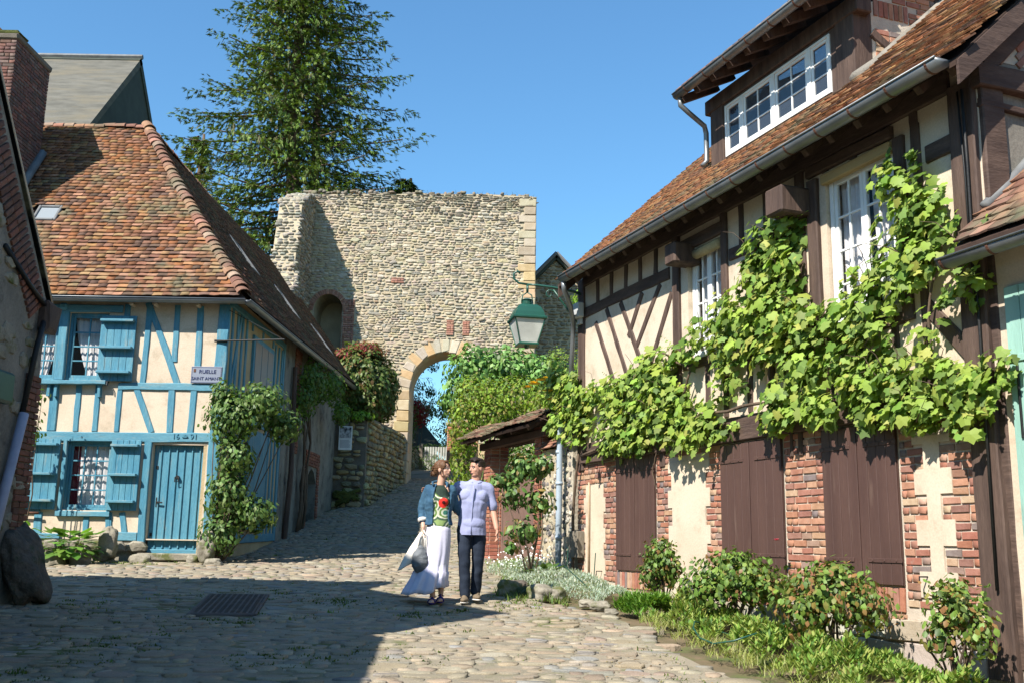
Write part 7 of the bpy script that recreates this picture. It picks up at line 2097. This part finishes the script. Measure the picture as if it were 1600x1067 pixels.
# ---- the man
mx, my = -.46, 12.72
man = thing('person', 'man in a lilac short-sleeved shirt and dark jeans with an arm round the woman', 'person', (mx, my, zg(mx, my) + .012))
b = MB()
hc = Vector((.05, -.02, 1.625)); face = Vector((-.80, -.60, -.05))
HL, hrot = head(b, hc, face, (-.05, 0, 1), 1.0)
limb(b, [(.03, .02, 1.38), (.04, .0, 1.46), (.045, -.005, 1.56)], [.068, .058, .056])
limb(b, [(.0, .01, .90), (.01, .01, 1.05), (.02, .01, 1.25), (.02, .01, 1.34)], [.14, .14, .15, .12], sx=.78)
limb(b, [(-.14, .01, 1.38), (.18, .01, 1.37)], [.07, .07])
limb(b, [(.20, .01, 1.365), (.265, .03, 1.12), (.262, .03, 1.10), (.31, -.06, .885)], [.055, .043, .043, .028]); 
hand(b, (.312, -.065, .875), (.08, -.12, -1), (-.7, -.2, 0), (0, -1, -.1), .45)
limb(b, [(-.17, .01, 1.39), (-.32, .10, 1.24), (-.33, .11, 1.24), (-.50, .16, 1.33)], [.055, .042, .042, .028])
hand(b, (-.505, .16, 1.335), (-1, -.25, .12), (0, -1, -.2), (0, -.2, 1), .45)
# legs, right leg (viewer's left) leading
limb(b, [(-.085, .0, .88), (-.075, -.05, .50), (-.055, .0, .10)], [.085, .055, .038]); limb(b, [(.085, .02, .88), (.085, .03, .49), (.06, .12, .14)], [.085, .055, .038])
fuse('body', b, SKIN, man, .0055, 2)
# hair
WLm = lambda x, y: HL(x, y, .128 - x * x * 7 - max(0, y - .04) * .5 + rnd.uniform(0, .006))
h = MB(); ell(h, HL(0, -.022, .040), (.081, .096, .090), hrot); ell(h, HL(0, .045, .098), (.058, .040, .026), hrot); ell(h, HL(.072, .0, .03), (.010, .030, .035), hrot); ell(h, HL(-.072, .0, .03), (.010, .030, .035), hrot)
for q in range(60):
    x0 = rnd.uniform(-.065, .065); h.tube([WLm(x0, .0), WLm(x0 * 1.1, .05), WLm(x0 + rnd.uniform(-.015, .015), .085)], [.005, .005, .003], 5)
fuse('hair', h, HAIR, man, .004, 0, folds(.006, 70, 70))
for sx in (-1, 1):
    e = MB(); ell(e, HL(sx * .030, .079, .004), (.012, .008, .006), hrot, 2); e.build('eye', EYEW, man, smooth=True)
    e = MB(); ell(e, HL(sx * .030, .0855, .004), (.005, .003, .005), hrot, 2); e.build('iris', EYEB, man, smooth=True)
    e = MB(); e.tube([HL(sx * .012, .089, .020), HL(sx * .030, .090, .026), HL(sx * .050, .078, .020)], .004, 6); e.build('eyebrow', HAIR, man)
e = MB(); ell(e, HL(0, .0915, -.060), (.019, .005, .0045), hrot, 2); e.build('lips', LIP, man, smooth=True)
e = MB(); e.tube([HL(-.05, .05, -.07), HL(0, .078, -.098), HL(.05, .05, -.07)], .012, 8)
# shirt
s = MB()
limb(s, [(.0, .0, .78), (.0, .0, 1.0), (.012, .0, 1.2), (.02, .005, 1.34)], [.178, .168, .185, .150], 20, sx=.80)
ell(s, (-.06, -.02, 1.28), (.12, .115, .10)); ell(s, (.09, -.02, 1.27), (.12, .115, .10)); ell(s, (.01, -.02, .95), (.16, .13, .12))
limb(s, [(-.15, .005, 1.38), (.0, .0, 1.385), (.19, .005, 1.365)], [.072, .085, .072])
limb(s, [(.19, .005, 1.37), (.25, .02, 1.20), (.262, .025, 1.15)], [.070, .062, .060]); limb(s, [(-.16, .005, 1.39), (-.26, .06, 1.29), (-.30, .085, 1.26)], [.070, .060, .058])
fuse('shirt', s, SHIRT, man, .007, 3, folds(.018, 6, 13, 3), hem=.805)
s = MB(); s.tube([(.035 + .078 * math.cos(a), -.01 + .075 * math.sin(a), 1.455 + .018 * math.sin(a)) for a in [R(-70 + i * 32) for i in range(11)]], [.014] * 11, 8)
s.build('collar', SHIRT, man, smooth=True)
s = MB(); s.tube([(.02, -.138, 1.40), (.015, -.150, 1.26), (.005, -.144, 1.1), (.0, -.138, .95), (-.0, -.144, .82)], .008, 6)
s.build('button_placket', SHIRT, man, smooth=True)
# jeans
j = MB()
limb(j, [(-.085, .0, .86), (-.078, -.05, .52), (-.06, -.01, .09)], [.102, .075, .066], 18); limb(j, [(.085, .02, .86), (.085, .03, .50), (.062, .11, .13)], [.102, .075, .064], 18)
ell(j, (0, .01, .88), (.155, .125, .10))
fuse('jeans', j, JEANS, man, .007, 3, folds(.008, 9, 12, 5))
for (x, y, dz, rz) in ((-.062, -.05, 0, -.1), (.075, .08, .03, .25)):
    s = MB(); Rm = Matrix.Rotation(rz, 3, 'Z'); ell(s, (x, y - .06, .035 + dz), (.048, .135, .035), Rm); ell(s, (x, y + .02, .06 + dz), (.042, .06, .05), Rm)
    fuse('shoe', s, SHOE, man, .006, 2)
    s = MB(); ell(s, (x, y - .06, .008 + dz), (.052, .142, .014), Rm); s.build('sole', CREAM, man, smooth=True)

# ---- the woman
wx, wy = -.87, 12.55
wom = thing('person', 'woman in a denim jacket and long white skirt carrying a grey bag', 'person', (wx, wy, zg(wx, wy) + .012))
b = MB(); hc = Vector((.05, -.03, 1.60)); face = Vector((.88, -.44, .10))
WL, wrot = head(b, hc, face, (0.05, 0, 1), .95, True)
limb(b, [(.02, .02, 1.36), (.03, .0, 1.44), (.04, -.005, 1.54)], [.055, .046, .045])
limb(b, [(.01, .02, .92), (.01, .02, 1.05), (.02, .02, 1.22), (.02, .02, 1.32)], [.10, .09, .10, .085], sx=.80)
limb(b, [(-.12, .01, 1.355), (.16, .01, 1.355)], [.055, .055])
limb(b, [(-.13, .01, 1.35), (-.185, .04, 1.10), (-.185, .04, 1.08), (-.165, -.07, .90)], [.045, .036, .036, .024])
hand(b, (-.165, -.075, .89), (.02, -.12, -1), (.7, -.25, 0), (.15, -1, 0), .85, .9)
limb(b, [(.17, .01, 1.34), (.22, .12, 1.12), (.22, .13, 1.1), (.34, .20, 1.05)], [.045, .036, .036, .024]); hand(b, (.345, .20, 1.05), (1, .1, .1), (0, -1, 0), (0, 0, 1), .4, .9)
limb(b, [(-.06, .0, .86), (-.05, -.06, .50), (-.03, -.06, .10)], [.085, .052, .032]); limb(b, [(.06, .02, .86), (.07, .06, .48), (.06, .08, .12)], [.085, .052, .032])
for (x, y, z) in ((-.03, -.08, .05), (.062, .05, .06)):
    ell(b, (x, y - .05, z - .012), (.038, .10, .026)); ell(b, (x, y + .03, z), (.03, .04, .036))
    for i in range(5): ell(b, (x - .028 + i * .014, y - .15 + abs(i - 1.2) * .008, z - .02), (.0075, .018, .010), None, 2)
fuse('body', b, SKIN2, wom, .0055, 2)
h = MB(); ell(h, WL(0, -.024, .035), (.082, .096, .092), wrot); ell(h, WL(0, -.075, -.005), (.062, .055, .06), wrot); ell(h, WL(.0, -.125, -.035), (.042, .040, .046), wrot)
ell(h, WL(-.06, .02, .045), (.026, .055, .05), wrot); ell(h, WL(.06, .02, .045), (.026, .055, .05), wrot); ell(h, WL(0, .03, .092), (.06, .05, .022), wrot)
h.tube([WL(-.068, .035, .03), WL(-.074, .03, -.02), WL(-.062, .03, -.07)], [.010, .010, .005], 6)
h.tube([WL(.068, .035, .03), WL(.074, .03, -.02), WL(.062, .03, -.07)], [.010, .010, .005], 6)
for q in range(70):
    a = rnd.uniform(-1.1, 1.1); x0 = rnd.uniform(-.07, .07)
    h.tube([WL(x0, .05 - abs(x0) * .3, .095 - x0 * x0 * 6), WL(x0 * 1.25, -.05, .105 - x0 * x0 * 8), WL(x0 * .8 + rnd.uniform(-.01, .01), -.13, .02 + rnd.uniform(-.02, .02)), WL(rnd.uniform(-.04, .04), -.17, -.05 + rnd.uniform(-.03, .03))], [.004, .005, .005, .003], 5)
fuse('hair', h, HAIR2, wom, .004, 0, folds(.004, 90, 90, 2))
for sx in (-1, 1):
    e = MB(); ell(e, WL(sx * .030, .079, .004), (.012, .008, .006), wrot, 2); e.build('eye', EYEW, wom, smooth=True)
    e = MB(); ell(e, WL(sx * .030, .0855, .004), (.005, .003, .005), wrot, 2); e.build('iris', EYEB, wom, smooth=True)
    e = MB(); e.tube([WL(sx * .012, .089, .020), WL(sx * .030, .090, .025), WL(sx * .048, .078, .020)], .0028, 6); e.build('eyebrow', HAIR2, wom)
e = MB(); ell(e, WL(0, .0915, -.060), (.018, .005, .005), wrot, 2); e.build('lips', LIP, wom, smooth=True)
# printed top
s = MB(); limb(s, [(.02, .0, .93), (.02, .0, 1.05), (.02, -.005, 1.20), (.02, -.005, 1.30)], [.150, .134, .146, .120], 18, sx=.84)
ell(s, (-.045, -.085, 1.22), (.06, .055, .06)); ell(s, (.085, -.085, 1.22), (.06, .055, .06))
fuse('top', s, TOP, wom, .007, 3, folds(.004, 9, 14, 1), hem=.90)
# denim jacket: back shell, two front panels, sleeves
s = MB()
def shell(m, secs, a0, a1, t=.012, n=26):
    V = []; F = []
    for (z, cx, cy, rx, ry) in secs:
        for k, rr in ((0, 0), (1, -t)):
            for i in range(n + 1):
                a = a0 + (a1 - a0) * i / n; V.append(Vector((cx + (rx + rr) * math.cos(a), cy + (ry + rr) * math.sin(a), z + .004 * math.sin(a * 9 + z * 20))))
    q = 2 * (n + 1)
    for j in range(len(secs) - 1):
        for i in range(n):
            F.append((j * q + i, j * q + i + 1, (j + 1) * q + i + 1, (j + 1) * q + i)); F.append((j * q + n + 1 + i, (j + 1) * q + n + 1 + i, (j + 1) * q + n + 2 + i, j * q + n + 2 + i))
        for i in (0, n): F.append((j * q + i, (j + 1) * q + i, (j + 1) * q + n + 1 + i, j * q + n + 1 + i))
    for j in (0, len(secs) - 1):
        for i in range(n): F.append((j * q + i, j * q + i + 1, j * q + n + 2 + i, j * q + n + 1 + i))
    m.add(V, F)
shell(s, [(.93, .01, .01, .175, .150), (1.0, .01, .01, .162, .142), (1.08, .01, .005, .160, .140), (1.2, .015, .0, .180, .155), (1.30, .02, .0, .180, .140), (1.38, .02, .005, .15, .10), (1.42, .02, .01, .09, .07)], R(-38), R(248))
limb(s, [(-.115, .01, 1.355), (-.155, .02, 1.25), (-.195, .04, 1.12), (-.19, .02, 1.06), (-.182, -.02, .99)], [.066, .062, .055, .052, .050]); limb(s, [(.16, .01, 1.35), (.2, .07, 1.2), (.225, .12, 1.12), (.30, .17, 1.07)], [.064, .058, .052, .046])
fuse('denim_jacket', s, DENIM, wom, .006, 2, folds(.009, 14, 22, 8))
s = MB(); s.tube([(-.183, -.016, 1.0), (-.179, -.033, .965)], [.056, .055], 14); s.build('rolled_cuff', CREAM, wom, smooth=True)
s = MB(); s.tube([(-.06, -.10, 1.40), (-.07, -.06, 1.44), (-.02, .05, 1.46), (.07, .05, 1.46), (.11, -.05, 1.43), (.105, -.10, 1.38)], [.010, .016, .018, .018, .016, .010], 8); s.build('jacket_collar', DENIM, wom, smooth=True)
# long skirt blown to the viewer's left
s = MB(); V = []; F = []; n = 96
secs = [(.945, .015, .0, .135, .115, 0), (.86, .012, .0, .152, .135, .1), (.74, .01, -.005, .158, .14, .3), (.60, .005, -.005, .155, .14, .5), (.46, -.03, .0, .175, .15, .7), (.38, -.06, .0, .20, .17, .8), (.375, -.062, .0, .212, .18, .9), (.28, -.09, .01, .225, .20, 1.0), (.17, -.125, .02, .262, .23, 1.2), (.115, -.135, .02, .272, .235, 1.3)]
for (z, cx, cy, rx, ry, am) in secs:
    for i in range(n):
        a = 2 * PI * i / n; rip = 1 + am * (.045 * math.sin(a * 9 + z * 3) + .03 * math.sin(a * 17 + 1 + z * 5) + .02 * math.sin(a * 5 + z * 9))
        left = max(0, -math.cos(a)); V.append(Vector((cx + rx * rip * math.cos(a), cy + ry * rip * math.sin(a), z + (.09 * max(0, math.cos(a)) if z < .2 else 0) + .012 * math.sin(a * 6) * am)))
for j in range(len(secs) - 1):
    for i in range(n): F.append((j * n + i, j * n + (i + 1) % n, (j + 1) * n + (i + 1) % n, (j + 1) * n + i))
s.add(V, F); sk_ = s.build('skirt', SKIRT, wom, smooth=True)
md = sk_.modifiers.new('Solid', 'SOLIDIFY'); md.thickness = .004
for (x, y, z) in ((-.03, -.08, .05), (.062, .05, .06)):
    s = MB(); ell(s, (x, y - .045, z - .038), (.042, .125, .012)); s.build('sandal_sole', SAND, wom, smooth=True)
    s = MB(); s.tube([(x - .042, y - .09, z - .03), (x - .03, y - .09, z + .006), (x, y - .085, z + .024), (x + .03, y - .09, z + .006), (x + .042, y - .09, z - .03)], .014, 6); s.tube([(x - .04, y - .03, z - .02), (x, y - .03, z + .035), (x + .04, y - .03, z - .02)], .010, 6)
    s.tube([(x - .035, y + .03, z + .03), (x, y, z + .05), (x + .035, y + .03, z + .03), (x, y + .065, z + .03), (x - .035, y + .03, z + .03)], .007, 6); s.build('sandal_strap', SAND, wom, smooth=True)
# bag and cream jacket held in the hand
bg_ = thing('shoulder_bag', 'slouchy grey bag with cream top hanging from the woman\'s hand', 'bag', (wx - .17, wy - .12, wom.location.z + .0))
s = MB(); ell(s, (-.02, 0, .50), (.105, .075, .145)); ell(s, (-.01, 0, .58), (.075, .055, .10)); fuse('bag_body', s, BAGM, bg_, .007, 2, folds(.016, 12, 16, 4))
s = MB(); s.tube([(.035, 0, .62), (.03, .0, .75), (.0, 0, .835), (-.035, 0, .75), (-.05, 0, .62)], .010, 6); s.build('bag_strap', CREAM, bg_, smooth=True)
cj = thing('cream_cardigan', 'cream cloth folded over the woman\'s hand behind the grey bag', 'garment', (wx - .17, wy - .10, wom.location.z))
s = MB(); V = []; F = []; n = 30
for j, (z, cx, w_, d_) in enumerate(((.84, .0, .03, .025), (.76, -.03, .055, .04), (.66, -.07, .075, .045), (.55, -.12, .085, .04), (.46, -.17, .095, .035), (.43, -.19, .09, .03))):
    for i in range(n):
        a = 2 * PI * i / n; q = 1 + .14 * math.sin(a * 5 + j); V.append(Vector((cx + w_ * q * math.cos(a), .03 + d_ * q * math.sin(a), z + (.05 * math.cos(a) if j > 3 else 0))))
for j in range(5):
    for i in range(n): F.append((j * n + i, j * n + (i + 1) % n, (j + 1) * n + (i + 1) % n, (j + 1) * n + i))
F.append(tuple(range(n))); F.append(tuple(5 * n + i for i in range(n))); s.add(V, F); s.build('folded_cloth', CREAM, cj, smooth=True)
s = MB(); s.tube([(0.0, .0, .86), (.035, .0, .80), (.05, .0, .72), (.04, .02, .60), (.055, .02, .46)], [.02, .022, .024, .026, .02], 10); s.build('hanging_sleeve', CREAM, cj, smooth=True)

# ------------------------------------------------------------------ put every thing's origin at its own base
KIDS = {}
for o in COL.objects:
    if o.parent: KIDS.setdefault(o.parent, []).append(o)
for root in [o for o in COL.objects if o.type == 'EMPTY' and o.parent is None]:
    if root['category'] in ('person',): continue
    lo = Vector((1e9,) * 3); hi = Vector((-1e9,) * 3)
    for ch in KIDS.get(root, []):
        if ch.type != 'MESH': continue
        mwd = root.matrix_basis @ ch.matrix_basis
        for c in ch.bound_box:
            p = mwd @ Vector(c)
            for i in range(3): lo[i] = min(lo[i], p[i]); hi[i] = max(hi[i], p[i])
    if hi.x < lo.x: continue
    new = Vector(((lo.x + hi.x) / 2, (lo.y + hi.y) / 2, max(lo.z, zg((lo.x + hi.x) / 2, (lo.y + hi.y) / 2) - .3)))
    old = root.matrix_basis.translation.copy()
    if (new - old).length < .6: continue
    rot = root.matrix_basis.to_3x3()
    d = rot.inverted() @ (new - old)
    root.matrix_basis = Matrix.Translation(new) @ rot.to_4x4()
    for ch in KIDS.get(root, []): ch.matrix_basis = Matrix.Translation(-d) @ ch.matrix_basis
